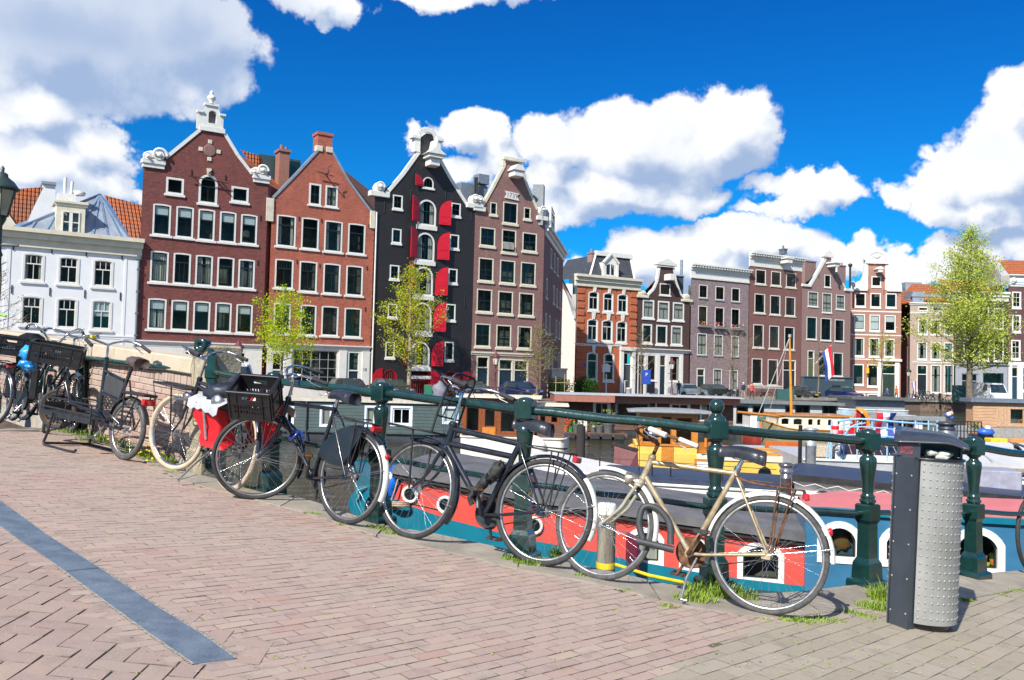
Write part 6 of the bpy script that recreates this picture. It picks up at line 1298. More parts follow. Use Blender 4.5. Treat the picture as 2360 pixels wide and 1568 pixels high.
    for s_ in (-1,1): ck.tube([bbk+Vector((0,s_*.04,0)),bbk+Vector((0,s_*.062,0)),bbk+Vector((0,s_*.072,0))+cv_*s_*-1],[.013,.012,.009],8)
    ck.tube([bbk+Vector((0,-.062,0)),bbk+Vector((0,.062,0))],.011,8); cko = ck.build('crankset',S.get('crm',alu),root)
    for s_ in (-1,1):
        pc = bbk+Vector((0,s_*.12,0))+cv_*s_*-1; pd = MB()
        for dx in (-.032,.032): pd.box(pc.x+dx-.010,pc.x+dx+.010,pc.y-.045,pc.y+.045,pc.z-.012,pc.z+.012,0,.004)
        for dy in (-.042,.042): pd.box(pc.x-.032,pc.x+.032,pc.y+dy-.005,pc.y+dy+.005,pc.z-.010,pc.z+.010)
        pd.tube([pc-Vector((0,.05,0)),pc+Vector((0,.05,0))],.006,6); pd.box(pc.x-.044,pc.x-.0425,pc.y-.03,pc.y+.03,pc.z-.007,pc.z+.007,1); pd.build('pedal',[rubber,orl],cko)
    ch = MB()
    if S.get('chaincase'):
        pr = [(bbk.x+.11*math.cos(a),bbk.z+.11*math.sin(a)) for a in [R(d) for d in range(-90,91,20)]]+[(.0+.055*math.cos(a),Rw+.055*math.sin(a)) for a in [R(d) for d in range(90,271,30)]]; ch.prism(pr,cs*.045-.014,cs*.045+.014); ch.build('chain_case',S.get('ccm',bkm),root)
    else:
        up = [(bbk.x+.092*math.cos(a),bbk.z+.092*math.sin(a)) for a in [R(d) for d in range(-90,91,15)]]+[(.03*math.cos(a),Rw+.03*math.sin(a)) for a in [R(d) for d in range(90,271,30)]]; ch.tube([(x,cs*.048,z) for x,z in up],.004,5,closed=True); ch.build('chain',bkm,root)
    # rack
    if S.get('rack',True):
        rk = MB(); zr = Rw*2+.055; x0,x1 = -.16,.17; rmm = S.get('rackm',bkm)
        for s_ in (-1,1):
            rk.tube(catmull([(sc_.x+.0,s_*.02,zr+.03),(x1-.02,s_*.055,zr+.005),(0,s_*.06,zr),(x0+.03,s_*.055,zr),(x0,s_*.03,zr),(x0,0,zr)],4),.0055,6)
            for ax in (-.02,-.11): rk.tube([(ax,s_*.062,zr),(-.005+ax*.2,s_*.068,Rw+.02)],.0055 if ax > -.05 else .005,6)
        for s_ in (-.02,.02): rk.tube([(x1-.05,s_,zr),(x0+.01,s_,zr)],.004,5)
        for xx in (-.11,0,.1): rk.tube([(xx,-.056,zr),(xx,.056,zr)],.004,5)
        if S.get('spring',True): rk.tube([(.14,-.04,zr+.015),(-.07,-.045,zr+.022),(-.10,0,zr+.03),(-.07,.045,zr+.022),(.14,.04,zr+.015)],.004,5)
        rk.build('rear_rack',rmm,root)
        tl = MB(); tl.box(x0-.035,x0-.005,-.05,.05,zr-.055,zr-.012,0,.008); tl.box(x0-.012,x0+.003,-.03,.03,zr-.05,zr-.002,1); tl.build('tail_light',[redl,bkm],root)
    if S.get('reflector'):
        rf = MB(); a = R(150); c = rh+Vector(((Rw+.035)*math.cos(a),0,(Rw+.035)*math.sin(a))); rf.lathe([(.02,-.008),(.022,.01),(.0,.014)],c,12,axis=(-1,0,.3)); rf.build('rear_reflector',redl,root)
    if S.get('lamp'):
        lm = MB(); lm.M = St; c = S['lamp'] if isinstance(S['lamp'],tuple) else None; c = Vector(c) if c else crown+Vector((.09,0,.03)); lm.lathe([(0,-.075),(.022,-.066),(.036,-.035),(.042,0),(.040,.006),(.0,.012)],c,18,axis=(1,0,-.08)); lm.tube([crown,c+Vector((-.04,0,-.02))],.006,6,mi=1); lm.build('headlamp',[S.get('lampm',chrome),bkm],root)
    if S.get('skirt'):
        sk = MB(); y0 = .05
        for s_ in (-1,1):
            arcp = [(rh.x+(Rw+.012)*math.cos(R(a)),rh.z+(Rw+.012)*math.sin(R(a))) for a in range(18,112,8)]; pr = arcp+[(-.02,Rw+.20),(.06,Rw+.06),(.20,Rw+.06),(.33,Rw+.10)]; sk.add([(p[0],s_*y0,p[1]) for p in pr]+[(p[0],s_*(y0-.004),p[1]) for p in pr],[tuple(range(len(pr))),tuple(range(2*len(pr)-1,len(pr)-1,-1))])
        sk.build('coat_guard',skirt,root)
    if S.get('kick'):
        kk = MB(); s_ = S['kick']; p0 = bbk+Vector((-.05,s_*.03,-.02)) if S.get('kickc',1) else rh+Vector((.03,s_*.07,0)); e = Vector(S.get('kickto',(p0.x-.06,s_*.19,.012))); kk.tube([p0,p0.lerp(e,.5)+Vector((.015,0,0)),e],.008,8); kk.tube([e,e+Vector((-.035,0,0))],.007,6); kk.build('kickstand',alu,root)
    if S.get('fcarrier'):
        fc = MB(); zt = Rw*2+.055; x0,x1 = fh.x-.15,fh.x+.26; ym = .15
        Mx = St if S.get('fcsteer',True) else Matrix.Identity(4); fc.M = Mx
        rim_ = [(x0,-ym,zt),(x1-.03,-ym,zt+.02),(x1,-ym+.03,zt+.02),(x1,ym-.03,zt+.02),(x1-.03,ym,zt+.02),(x0,ym,zt)]; fc.tube(rim_,.008,8,closed=True)
        for s_ in (-.09,-.03,.03,.09): fc.tube([(x0,s_,zt),(x1,s_,zt+.02)],.005,6)
        fc.tube([(x0+.2,-ym,zt+.01),(x0+.2,ym,zt+.01)],.006,6)
        for s_ in (-1,1): fc.tube([(fh.x+.02,s_*.13,zt+.01),(fh.x+.01,s_*.07,Rw)],.0075,8)
        if S.get('fcback'):
            for s_ in (-1,1): fc.tube(catmull([(x0+.0,s_*ym*.9,zt),(x0-.04,s_*ym*.9,zt+.22),(x0-.10,s_*ym*.85,zt+.40),(x0-.11,s_*ym*.4,zt+.43),(x0-.11,0,zt+.43)],4),.0085,8)
            for zz,xx in ((.12,-.02),(.24,-.045),(.36,-.085)): fc.tube([(x0+xx,-ym*.9,zt+zz),(x0+xx,ym*.9,zt+zz)],.006,6)
            for s_ in (-.05,.05): fc.tube([(x0-.005,s_,zt+.12),(x0-.11,s_,zt+.43)],.005,6)
        fc.build('front_carrier',bkm,root)
    return root,M,St
rs_ = random.Random(5)
# 1 champagne bike nearest the bin
def contacts(r_,f_,off,wb):
    a,b = G(*r_),G(*f_); d = (b-a).normalized(); p = a+d*off; q = p+d*wb; p.z = gz(p.x); q.z = gz(q.x); return p,q
gr,gf = contacts((1770,1418),(1418,1345),.035,1.01)
gold,Mg,Sg = bike('rusty champagne coloured bicycle with white grips nearest the litter bin',gr,gf,7,-8,dict(R=.338,bbx=.45,bbz=.264,hb=(.79,.662),sad=(.20,.915),fm=gwear,forkm=goldp,gm=whg,style='diamond',hz=.797,sz=.784,sx=.235,hx=.26,post=.08,bar='mid',stem=.10,reach=.03,barm=rust,grip=greyg,rackm=rust,tyre=rubg,lamp=True,lampm=mat('rusty_chrome',(.5,.42,.33),.3,.8,var=.3,vs=25),kick=1,crank=-62,crm=rust,reflector=1,rim=alu,tw=.027,gf0=75,gf1=195,kickto=(.43,.20,.015)))
# 2 black transport bike
b2r,b2f = contacts((1262,1310),(965,1247),.084,.986)
blk2,M2b,S2b = bike('black roadster bicycle with double top tube and tall front carrier in the middle',b2r,b2f,8,-9,dict(R=.345,bbx=.418,bbz=.263,hb=(.788,.66),sad=(.157,.91),fm=bkp,style='double',tr=.0215,hz=.825,hx=.222,sz=.77,sx=.236,post=.09,bar='dutch',stem=.21,reach=.02,tyre=rubber,gm=bkp,tailwhite=1,fcarrier=1,fcback=1,grip=rubber,crank=-105,crm=bkm,rim=alu,tw=.034,gf0=70,gf1=212,dbl=.135,rack=1))
# 3 black bike with crate
b3r,b3f = contacts((812,1214),(602,1155),.10,1.03)
blk3,M3b,S3b = bike('black bicycle with dark coat guard and black crate in front of its handlebar',b3r,b3f,7,54,dict(R=.345,bbx=.40,bbz=.274,hb=(.87,.67),sad=(.215,.935),fm=bkp,style='diamond',hz=.826,hx=.19,sz=.816,sx=.29,post=.07,bar='dutch',stem=.15,reach=.02,tyre=rubber,gm=bkp,tailwhite=1,skirt=1,crank=-88,crm=bkm,rim=mat('steel_rim',(.5,.47,.42),.3,.9,dirt=.3),reflector=1,gf0=60,gf1=205))
# 4 cream tyre bike with panniers
b4r,b4f = contacts((535,1136),(392,1082),.08,1.13)
blk4,M4b,S4b = bike('black bicycle with cream tyres and front carrier leaning by the stone pillar',b4r,b4f,9,20,dict(R=.350,hb=(.985,.70),fm=bkp,style='double',tr=.018,hz=.86,hx=.18,sz=.80,sx=.26,post=.08,bar='dutch',stem=.19,tyre=creamt,tw=.04,gm=bkp,fcarrier=1,lamp=True,kick=1,crank=-20,crm=chrome,rim=chrome,kickto=(.30,.30,.01),gf0=110,gf1=200,gr=178,saddle='wide'))
# 5 bike at the right edge, mostly outside the frame
b5f,b5r = G(2383,1322),G(2383,1322)+Vector((.98,.52,0)); b5r.z = gz(b5r.x)
bike('black bicycle cut off by the right edge with only its front wheel showing',b5r,b5f,6,10,dict(R=.335,tyre=rubber,fm=bkp))
# far left ones
b6f,b6r = G(99,997),G(26,970)
b6,M6b,S6b = bike('dark bicycle turned this way with large black crate over its front wheel',b6r,b6f,-8,-18,dict(R=.31,fm=gdkp,style='step',hz=.90,bar='high',stem=.10,tyre=rubg,chaincase=1,side=-1,ccm=bkm,gm=bkm,kick=-1,crank=-60,post=.10))
b7r = Vector((-5.95,10.62,0)); b7f = Vector((-5.02,9.93,0)); b7r.z = gz(b7r.x); b7f.z = gz(b7f.x)
b7,M7b,S7b = bike('blue grey bicycle carrying a black child seat beside the parapet wall',b7r,b7f,-6,-10,dict(R=.33,fm=mat('blue_grey_enamel',(.03,.06,.085),.25,coat=.5),style='step',hz=.93,bar='dutch',tyre=rubber,kick=-1,post=.1))
b8r = Vector((-5.80,9.72,0)); b8f = Vector((-6.72,10.25,0)); b8r.z = gz(b8r.x); b8f.z = gz(b8f.x)
b8,M8b,S8b = bike('dark bicycle at the left edge with green grip and crate over its rear rack',b8r,b8f,6,20,dict(R=.33,fm=bkp,bar='high',grip=mat('lime_green_grip',(.25,.75,.05),.5),stem=.2,post=.1))
# ------------------------------------------------------------------ crates
crm_ = mat('black_crate_plastic',(.016,.016,.018),.38,var=.2,vs=10,dirt=.12)
def crate(label,M,w_,d_,h_,group='black plastic crates carried on bicycles',tilt=0):
    root = empty('crate',M,label=label,cat='crate',group=group); t_ = .012
    def panel(L_,Mp,slots):
        hs = [(-.055,.055,h_-.075,h_-.04,0)]
        if slots:
            n = int(L_*.75/.022)
            for row in ((.055,.085),(.095,.125)):
                for k in range(n): x = -L_*.375+(k+.5)*L_*.75/n; hs.append((x-.006,x+.006,row[0],row[1],0))
        mb = MB(); mb.M = Mp; wall_sheet(mb,[(-L_/2,h_),(L_/2,h_)],0,hs,y=0,rd=t_); wall_sheet(mb,[(-L_/2,h_),(L_/2,h_)],0,hs,y=t_,rd=.0001)
        mb.box(-L_/2-.006,L_/2+.006,-.010,t_+.003,h_-.016,h_+.003,0,.003); mb.box(-L_/2,L_/2,-.006,0,.0,.02); mb.box(-L_/2,L_/2,-.006,0,h_*.56,h_*.56+.01)
        for x in (-L_/2+.006,-L_*.3,L_*.3,L_/2-.006): mb.box(x-.005,x+.005,-.008,0,0,h_)
        mb.build('panel',crm_,root)
    T__ = Matrix.Translation; Rz = lambda a: Matrix.Rotation(R(a),4,'Z')
    panel(w_,T__((0,-d_/2,0)),1); panel(w_,T__((0,d_/2,0)) @ Rz(180),1); panel(d_-.01,T__((w_/2,0,0)) @ Rz(90),0); panel(d_-.01,T__((-w_/2,0,0)) @ Rz(-90),0)
    mb = MB(); n = 9
    for k in range(n): x = -w_/2+(k+.5)*w_/n; mb.box(x-w_/n*.32,x+w_/n*.32,-d_/2,d_/2,0,.006)
    for k in range(6): y = -d_/2+(k+.5)*d_/6; mb.box(-w_/2,w_/2,y-.01,y+.01,.006,.011)
    mb.build('bottom',crm_,root); return root
def at(px,py,Y,rz=0,rx=0,ry=0): return Matrix.Translation(W(px,py,Y)) @ Matrix.Rotation(R(rz),4,'Z') @ Matrix.Rotation(R(ry),4,'Y') @ Matrix.Rotation(R(rx),4,'X')
crate('upright black crate tipped forward on the bicycle with the coat guard',at(592,948,6.75,-3,29,3),.325,.27,.245)
crate('widest black crate seen from its long side over the step-through bicycle',at(128,838,9.35,20,6,9),.50,.34,.21)
crate('black crate at the left edge beside the child seat',at(22,818,9.7,30,4,6),.36,.28,.21)
mb = MB(); rs_.seed(2)
for k in range(9):
    x = -.14+k*.035; mb.box(x-.012,x+.012,.02,.11,.012,.06+rs_.uniform(0,.03),k % 3,.003)
co = empty('crate_contents',at(592,948,6.75,-3,29,3),label='small white and red boxes lying in the tipped crate',cat='boxes'); mb.build('boxes',[whg,mat('pale_blue_box',(.35,.5,.52),.6),redfab],co)
# ------------------------------------------------------------------ panniers on the cream tyre bicycle
def pannier(M,label,side):
    root = empty('pannier_bag',M,label=label,cat='bicycle bag',group='red panniers on the cream tyre bicycle'); mb = MB(); w_,h_,t_ = .46,.37,.20
    def bag(mb,z0,z1,k0,k1,mi):
        rows = 6; v = []; N_ = 20
        for i in range(rows+1):
            f = i/rows; z = z0+(z1-z0)*f; k_ = k0+(k1-k0)*f
            for j in range(N_):
                a = 2*math.pi*j/N_; cx_ = abs(math.cos(a))**.5*math.copysign(1,math.cos(a)); sy_ = abs(math.sin(a))**.6*math.copysign(1,math.sin(a))
                p = Vector((cx_*w_/2*k_,side*(t_/2+.02)+sy_*t_/2*(.75+.25*k_),z)); p += Vector((1,1,.7))*noise.noise(p*8)*.045; p.x += (z+h_)*.25; v.append(p)
        mb.add(v,[(i*N_+j,i*N_+(j+1) % N_,(i+1)*N_+(j+1) % N_,(i+1)*N_+j) for i in range(rows) for j in range(N_)]+[tuple(range(N_)),tuple(range(N_*rows,N_*(rows+1)))],mi,True)
    bag(mb,-h_,0,.50,1.08,0); mb.build('bag_body',redfab,root)
    fl_ = MB(); n = 8; v = []
    for i in range(n+1):
        x = -w_*.58+w_*1.16*i/n
        for (y,z) in ((-.02,.03),(t_*.5,.045),(t_+.03,.01),(t_+.05,-.05-.02*(i % 2))): p = Vector((x,side*y,z)); p.z += noise.noise(p*6)*.018+x*.12; v.append(p)
    fl_.add(v,[(i*4+k,(i+1)*4+k,(i+1)*4+k+1,i*4+k+1) for i in range(n) for k in range(3)],0,True); fl_.build('flap',silverfl,root)
    st_ = MB(); st_.box(-.015,.015,side*(t_+.03)-.004,side*(t_+.03)+.004,-h_*.8,-.02); st_.build('strap',tape,root)
pannier(M4b @ Matrix.Translation((.02,.14,.74)) @ Matrix.Rotation(R(-16),4,'X') @ Matrix.Rotation(R(4),4,'Y'),'red pannier bag with silver flap hanging on the near side of the cream tyre bicycle',1)
pannier(M4b @ Matrix.Translation((-.02,-.065,.78)),'red pannier bag on the far side of the cream tyre bicycle, mostly hidden',-1)
mb = MB(); mb.sphere((0,0,0),.13,14,10,0,(1.2,.8,.62),.35); mb.sphere((.02,0,-.10),.11,14,10,0,(1.1,.8,.5),.3); mb.lathe([(.05,0),(.055,.01),(.045,.03),(.0,.035)],(-.0,-.12,-.07),14,1,axis=(-.3,-1,.1))
o = mb.build('rolled_cape',[mat('dark_blue_cloth',(.02,.025,.04),.45,var=.3,vs=8,bump=.5,bs=10),alu]); o.matrix_world = at(515,905,7.05,0,0,0); tag(o,'dark rolled rain cape lying on top of the red panniers','rain cape')
# ------------------------------------------------------------------ other small things on the bikes
mb = MB(); mb.tube(catmull([(-.01,0,-.02),(.02,0,.10),(-.02,0,.20),(-.10,0,.235),(-.155,0,.15),(-.16,0,.05)],6),.020,10); mb.tube([(-.20,0,.055),(.0,0,-.055)],.021,10)
o = mb.build('bicycle_lock',mat('grey_lock_sleeve',(.045,.047,.05),.55,var=.2)); o.matrix_world = Mg @ Matrix.Translation((.56,.045,.32)) @ Matrix.Rotation(R(25),4,'Y') @ Matrix.Rotation(R(12),4,'Z') @ Matrix.Scale(-1,4,(1,0,0)); tag(o,'dark grey shackle lock hanging from the down tube of the champagne bicycle','lock')
mb = MB(); 
mb.sphere((0,0,.06),.06,14,12,0,(.7,.7,1.25),.7); mb.sphere((.03,.01,-.06),.05,12,10,0,(.7,.7,1.4),.8); mb.tube(catmull([(.03,0,-.1),(.06,.01,-.18),(.02,0,-.22)],5),.018,8)
o = mb.build('chain_lock',mat('black_chain_sleeve',(.022,.022,.022),.7,var=.3,bump=.8,bs=40)); o.matrix_world = M2b @ Matrix.Translation((.39,.04,.50)) @ Matrix.Rotation(R(-25),4,'Y'); tag(o,'black sleeved chain lock bundled on the seat tube of the double tube bicycle','lock')
mb = MB(); mb.tube(catmull([(-.06,0,.01),(0,.03,.035),(.07,0,.02),(.05,-.03,-.03),(-.03,-.02,-.03),(-.07,.02,0),(.02,.035,.03),(.20,.0,.0)],5),.014,8)
o = mb.build('cable_lock',mat('blue_cable',(.01,.03,.16),.35,coat=.4)); o.matrix_world = M3b @ Matrix.Translation((.66,.03,.56)) @ Matrix.Rotation(R(160),4,'Z'); tag(o,'dark blue cable lock wound round the down tube of the crate bicycle','lock')
mb = MB(); mb.sphere((0,0,.05),.10,14,10,0,(1,.8,.8),.5); mb.sphere((-.02,0,-.06),.08,14,10,0,(1,.9,.7),.9); mb.sphere((.03,-.02,-.10),.06,12,8,0,(1,.9,.7),1.2)
o = mb.build('plastic_bag',mat('bright_blue_plastic',(.03,.30,.72),.2,var=.3,vs=9,coat=.4,bump=.8,bs=18)); o.matrix_world = at(66,826,9.35); tag(o,'bright blue knotted plastic bag hanging between the two crates','plastic bag')
cs_ = empty('child_seat',at(66,838,9.95,20,0,4),label='black padded child bicycle seat with tall rounded back',cat='child seat'); mb = MB()
pr = [(-.13,0),(-.15,.2),(-.13,.31),(-.06,.35),(.06,.35),(.13,.31),(.15,.2),(.13,0)]; mb.prism(pr,.0,.05,sm=False); mb.build('seat_back',crm_,cs_); mb = MB(); mb.box(-.14,.14,-.22,.04,-.06,.0,0,.02); mb.build('seat',crm_,cs_)
mb = MB(); [mb.box(s_-.04,s_+.04,-.27,-.2,-.4,-.05,0,.015) for s_ in (-.12,.12)]; mb.build('foot_rest',crm_,cs_)
mb = MB(); mb.tube([(0,0,0),(.0,.0,-.15)],.02,10); o = mb.build('keyed_lock',alu); o.matrix_world = M2b @ Matrix.Translation((.45,.05,.45)); tag(o,'small steel cylinder lock beside the bottom bracket of the double tube bicycle','lock')
# ------------------------------------------------------------------ baker's cargo bicycle
cr_,cf_ = G(283,1060),None
Xc = Vector((-1.02,.70,0)).normalized(); cfp = cr_+Xc*1.30; cfp.z = gz(cfp.x)
Mc = bike_matrix(cr_,cfp,4); cg = empty('cargo_bicycle',Mc,label='black carrier cycle with small front wheel and slatted cargo platform',cat='cargo bicycle',group='bicycles parked against the railing and wall')
Rr_,Rf = .285,.21; add_wheel(cg,Matrix.Translation((0,0,Rr_)),Rr_,.045,rubg,alu,28,.03); stc = Matrix.Translation((1.27,0,.34)) @ Matrix.Rotation(R(28),4,'Z'); add_wheel(cg,stc,Rf,.04,rubber,rust,24,.03)
fr = MB(); t2 = .019
fr.tube([(.50,0,.36),(.52,0,.94)],t2*1.2,10); fr.tube([(.50,0,.80),(.16,0,.74)],t2*.8,10); fr.tube([(.505,0,.60),(.13,0,.545)],t2*.8,10); fr.tube([(.30,0,.28),(.08,0,.86)],t2,10)
for s_ in (-1,1): fr.tube([(.30,s_*.03,.28),(0,s_*.07,Rr_)],.011,8); fr.tube([(.11,s_*.02,.75),(0,s_*.07,Rr_)],.009,8); fr.tube(catmull([(.50,s_*.02,.42),(.34,s_*.13,.43),(.16,s_*.12,.42),(.02,s_*.08,.34)],5),.011,8)
fr.tube([(.50,0,.40),(.30,0,.28)],t2,10); fr.tube([(.52,0,.38),(1.05,0,.42),(1.20,0,.62)],t2,10)
for s_ in (-1,1): fr.tube([(1.20,s_*.02,.60),(1.22,s_*.06,.56),(1.27,s_*.06,.34)],.012,8)
fr.build('frame',bkp,cg)
mb = MB(); mb.box(.17,.49,-.008,.008,.565,.765,0,.003); mb.build('name_board',mat('dark_board',(.045,.045,.045),.6,dirt=.2),cg)
pf = MB()
for k in range(6): y = -.20+k*.08; pf.box(.28,1.20,y-.012,y+.012,.33,.345,0,.003)
for s_ in (-1,1): pf.tube(catmull([(.22,s_*.2,.47),(.9,s_*.21,.475),(1.18,s_*.19,.47),(1.24,0,.47)],6),.009,8); [pf.tube([(x,s_*.21,.34),(x,s_*.21,.47)],.007,6) for x in (.3,.75,1.15)]; pf.box(.28,1.20,s_*.21-.008,s_*.21+.008,.29,.345,0,.003); pf.box(.28,1.2,s_*.21-.006,s_*.21+.006,.37,.385)
pf.box(1.19,1.205,-.2,.2,.30,.42,0,.003); pf.build('cargo_platform',bkm,cg)
mb = MB(); mb.tube(catmull([(.95,.22,.33),(.98,.23,.12),(1.0,.24,.02),(.9,.235,.005),(.5,.235,.005),(.42,.23,.03)],4),.013,8); mb.tube(catmull([(.95,-.22,.33),(.98,-.23,.12),(1.0,-.24,.02),(.9,-.235,.012),(.5,-.235,.012)],4),.013,8); mb.tube([(1.0,-.24,.02),(1.0,.24,.02)],.012,8); mb.build('parking_stand',bkm,cg)
saddle(cg,(.03,0,.96),'wide',mat('worn_brown_saddle',(.09,.06,.055),.45,dirt=.3)); mb = MB(); mb.tube([(.08,0,.84),(.05,0,.90)],.014,8)
for s_ in (-.05,.05): mb.tube([(.0+.02*math.cos(i*.9),s_+.02*math.sin(i*.9),.86+.0022*i) for i in range(30)],.0035,4)
mb.build('seat_post',bkm,cg)
hb_ = MB(); hb_.M = Matrix.Translation((.52,0,.94)) @ Matrix.Rotation(R(6),4,'Z'); hb_.tube([(0,0,0),(.01,0,.12)],.012,8); tp_ = []
for s_ in (-1,1): P_ = catmull([(.01,0,.12),(.05,s_*.10,.15),(.04,s_*.24,.18),(-.06,s_*.31,.16),(-.2,s_*.33,.10)],6); hb_.tube(P_,.011,8); tp_.append(P_)
hbo = hb_.build('handlebar',alu,cg)
for P_ in tp_: q = MB(); q.M = hb_.M; q.tube([P_[-6],P_[-1]],.0175,10); q.build('grip',rubber,hbo); q = MB(); q.M = hb_.M; q.tube([P_[-9],Vector(P_[-9])+Vector((.03,0,-.03)),Vector(P_[-2])+Vector((.05,0,-.05))],.005,6); q.build('brake_lever',alu,hbo)
q = MB(); q.M = hb_.M; q.lathe([(.03,0),(.03,.01),(0,.028)],(.03,.12,.17),14); q.build('bell',chrome,hbo); q = MB(); q.M = hb_.M; q.box(.0,.03,.15,.2,.17,.2,0,.004); q.build('shifter',yel,hbo)
rk = MB(); rk.box(-.30,.06,-.075,.075,.625,.65,0,.006)
for s_ in (-1,1): rk.tube([(-.2,s_*.07,.63),(0,s_*.075,Rr_)],.007,6); rk.tube([(.1,s_*.03,.66),(.0,s_*.07,.63)],.007,6)
rk.build('rear_rack',bkm,cg); mb = MB(); mb.box(-.30,-.25,-.065,.065,.545,.605,0,.01); mb.build('tail_light',redl,cg)
mb = MB(); mudguard(mb,(0,0,Rr_),Rr_+.03,R(20),R(165),w_=.035); mb.build('mudguard',bkm,cg)
ck = MB(); ck.torus((.30,-.05,.28),(0,1,0),.085,.005,28,6); ck.tube([(.30,.06,.28),(.42,.075,.16)],.010,8); ck.tube([(.30,-.06,.28),(.18,-.075,.40)],.010,8); ck.box(.38,.46,.08,.17,.145,.17,0,.004); ck.build('crankset',alu,cg)
mb = MB(); mb.box(1.185,1.19,-.02,.02,0,.01); mb.lathe([(.028,0),(.03,.006),(0,.012)],(1.27+.13,.03,.34+.03),12,axis=(.3,1,0)); mb.build('wheel_reflector',orl,cg)
# ------------------------------------------------------------------ boats
wood_o = mat('varnished_orange_wood',(.44,.15,.022),.35,var=.2,vs=3,coat=.4,stretch=(1,1,8),col2=(.58,.24,.04)); wood_r = mat('varnished_red_wood',(.22,.065,.02),.35,var=.2,vs=3,coat=.4,stretch=(1,1,8)); wood_d = mat('brown_weathered_wood',(.13,.065,.04),.75,var=.35,vs=2,stretch=(1,1,12),dirt=.3)
wood_p = mat('pale_cedar_boards',(.50,.30,.17),.7,var=.2,vs=2,stretch=(1,1,14)); bwhite = mat('boat_white_enamel',(.78,.77,.72),.35,var=.04,vs=2,coat=.3,dirt=.15); bteal = mat('teal_hull_paint',(.005,.16,.23),.32,var=.08,vs=2,coat=.4,dirt=.08); bred = mat('coral_red_hull_paint',(.62,.082,.062),.35,var=.06,vs=2,coat=.3,dirt=.06)
bblue = mat('steel_blue_hull_paint',(.035,.15,.27),.35,var=.08,vs=2,coat=.3,dirt=.05); navy = mat('navy_roof_felt',(.026,.040,.075),.5,var=.15,vs=2,dirt=.1); tar = mat('tarred_grey_roof',(.12,.12,.125),.75,var=.2,vs=1.5,bump=.4,bs=50,dirt=.25); tarb = mat('black_roof_edge',(.022,.020,.020),.6,var=.3,vs=6); byel = mat('warm_yellow_hull',(.80,.50,.10),.4,var=.06,vs=2,coat=.2,dirt=.06)
grncl = mat('grey_green_cladding',(.045,.075,.075),.6,var=.12,vs=3,dirt=.1); hullg = mat('dark_hull_grey',(.055,.062,.075),.6,var=.2,vs=2,dirt=.3); fascia = mat('brown_fascia',(.33,.13,.09),.55,var=.08); lgrey = mat('light_grey_deck',(.42,.43,.45),.55,var=.08,vs=3,dirt=.2); maroon = mat('maroon_hull',(.12,.02,.02),.4,var=.15,coat=.3); ltbl = mat('light_blue_rail_paint',(.30,.50,.72),.35,coat=.3); pinkw = mat('pale_pink_white',(.70,.58,.56),.45,var=.06)
def boat(label,px,Y,ang,T=(0,0,1),name='houseboat',group='boats moored in the canal',cat='boat',rise=0):
    o = W(px,900,Y); o.z = ZW; return Root(name,o,R(ang),T,label=label,cat=cat,group=group)
def hull(r,x0,x1,bm,zs,m,bowl=.12,bowr=.12,keel=-.7,name='hull',deckm=None,mi=0,n=24,rub=None):
    """hull between x0 and x1; zs(t) = sheer height; bowl/bowr = share of the length over which the ends taper"""
    mb = MB(); v = []; c = bm/2
    for i in range(n+1):
        t_ = i/n; e = 1.0
        if bowl and t_ < bowl: e = math.sin(math.pi/2*(t_/bowl))**.7
        if bowr and t_ > 1-bowr: e = min(e,math.sin(math.pi/2*((1-t_)/bowr))**.7)
        h = bm/2*max(e,.02); x = x0+(x1-x0)*t_; z = zs(t_)
        v += [(x,c-h,z),(x,c-h*.98,z*.45),(x,c-h*.9,keel),(x,c+h*.9,keel),(x,c+h*.98,z*.45),(x,c+h,z)]
    mb.add(v,[(i*6+k,(i+1)*6+k,(i+1)*6+k+1,i*6+k+1) for i in range(n) for k in range(5)],0,True); mb.add(v,[(i*6,i*6+5,(i+1)*6+5,(i+1)*6) for i in range(n)]+[tuple(range(6)),tuple(range(6*n,6*n+6))],1)
    o = r.part(name,mb,[m,deckm or lgrey])
    if rub: q = MB(); q.tube([Vector(v[i*6])+Vector((0,-.01,-.02)) for i in range(n+1)],.035,6); q.build('rubbing_strake',rub,o)
    return o
def boards(mb,x0,x1,z0,z1,holes,step=.14,y=0,mi=0,th=.018):
    n = max(1,int((z1-z0)/step)); h = (z1-z0)/n
    for k in range(n):
        a,b_ = z0+k*h,z0+(k+1)*h; seg = [(x0,x1)]
        for q in holes:
            if q[2] < b_-.01 and q[3] > a+.01: seg = [s_ for s in seg for s_ in ((s[0],min(s[1],q[0])),(max(s[0],q[1]),s[1])) if s_[1]-s_[0] > .01]
        for s in seg: mb.quad((s[0],y-th,a),(s[1],y-th,a),(s[1],y-.003,b_-.004),(s[0],y-.003,b_-.004),mi=mi); mb.quad((s[0],y-th,a),(s[0],y,a),(s[1],y,a),(s[1],y-th,a),mi=mi)
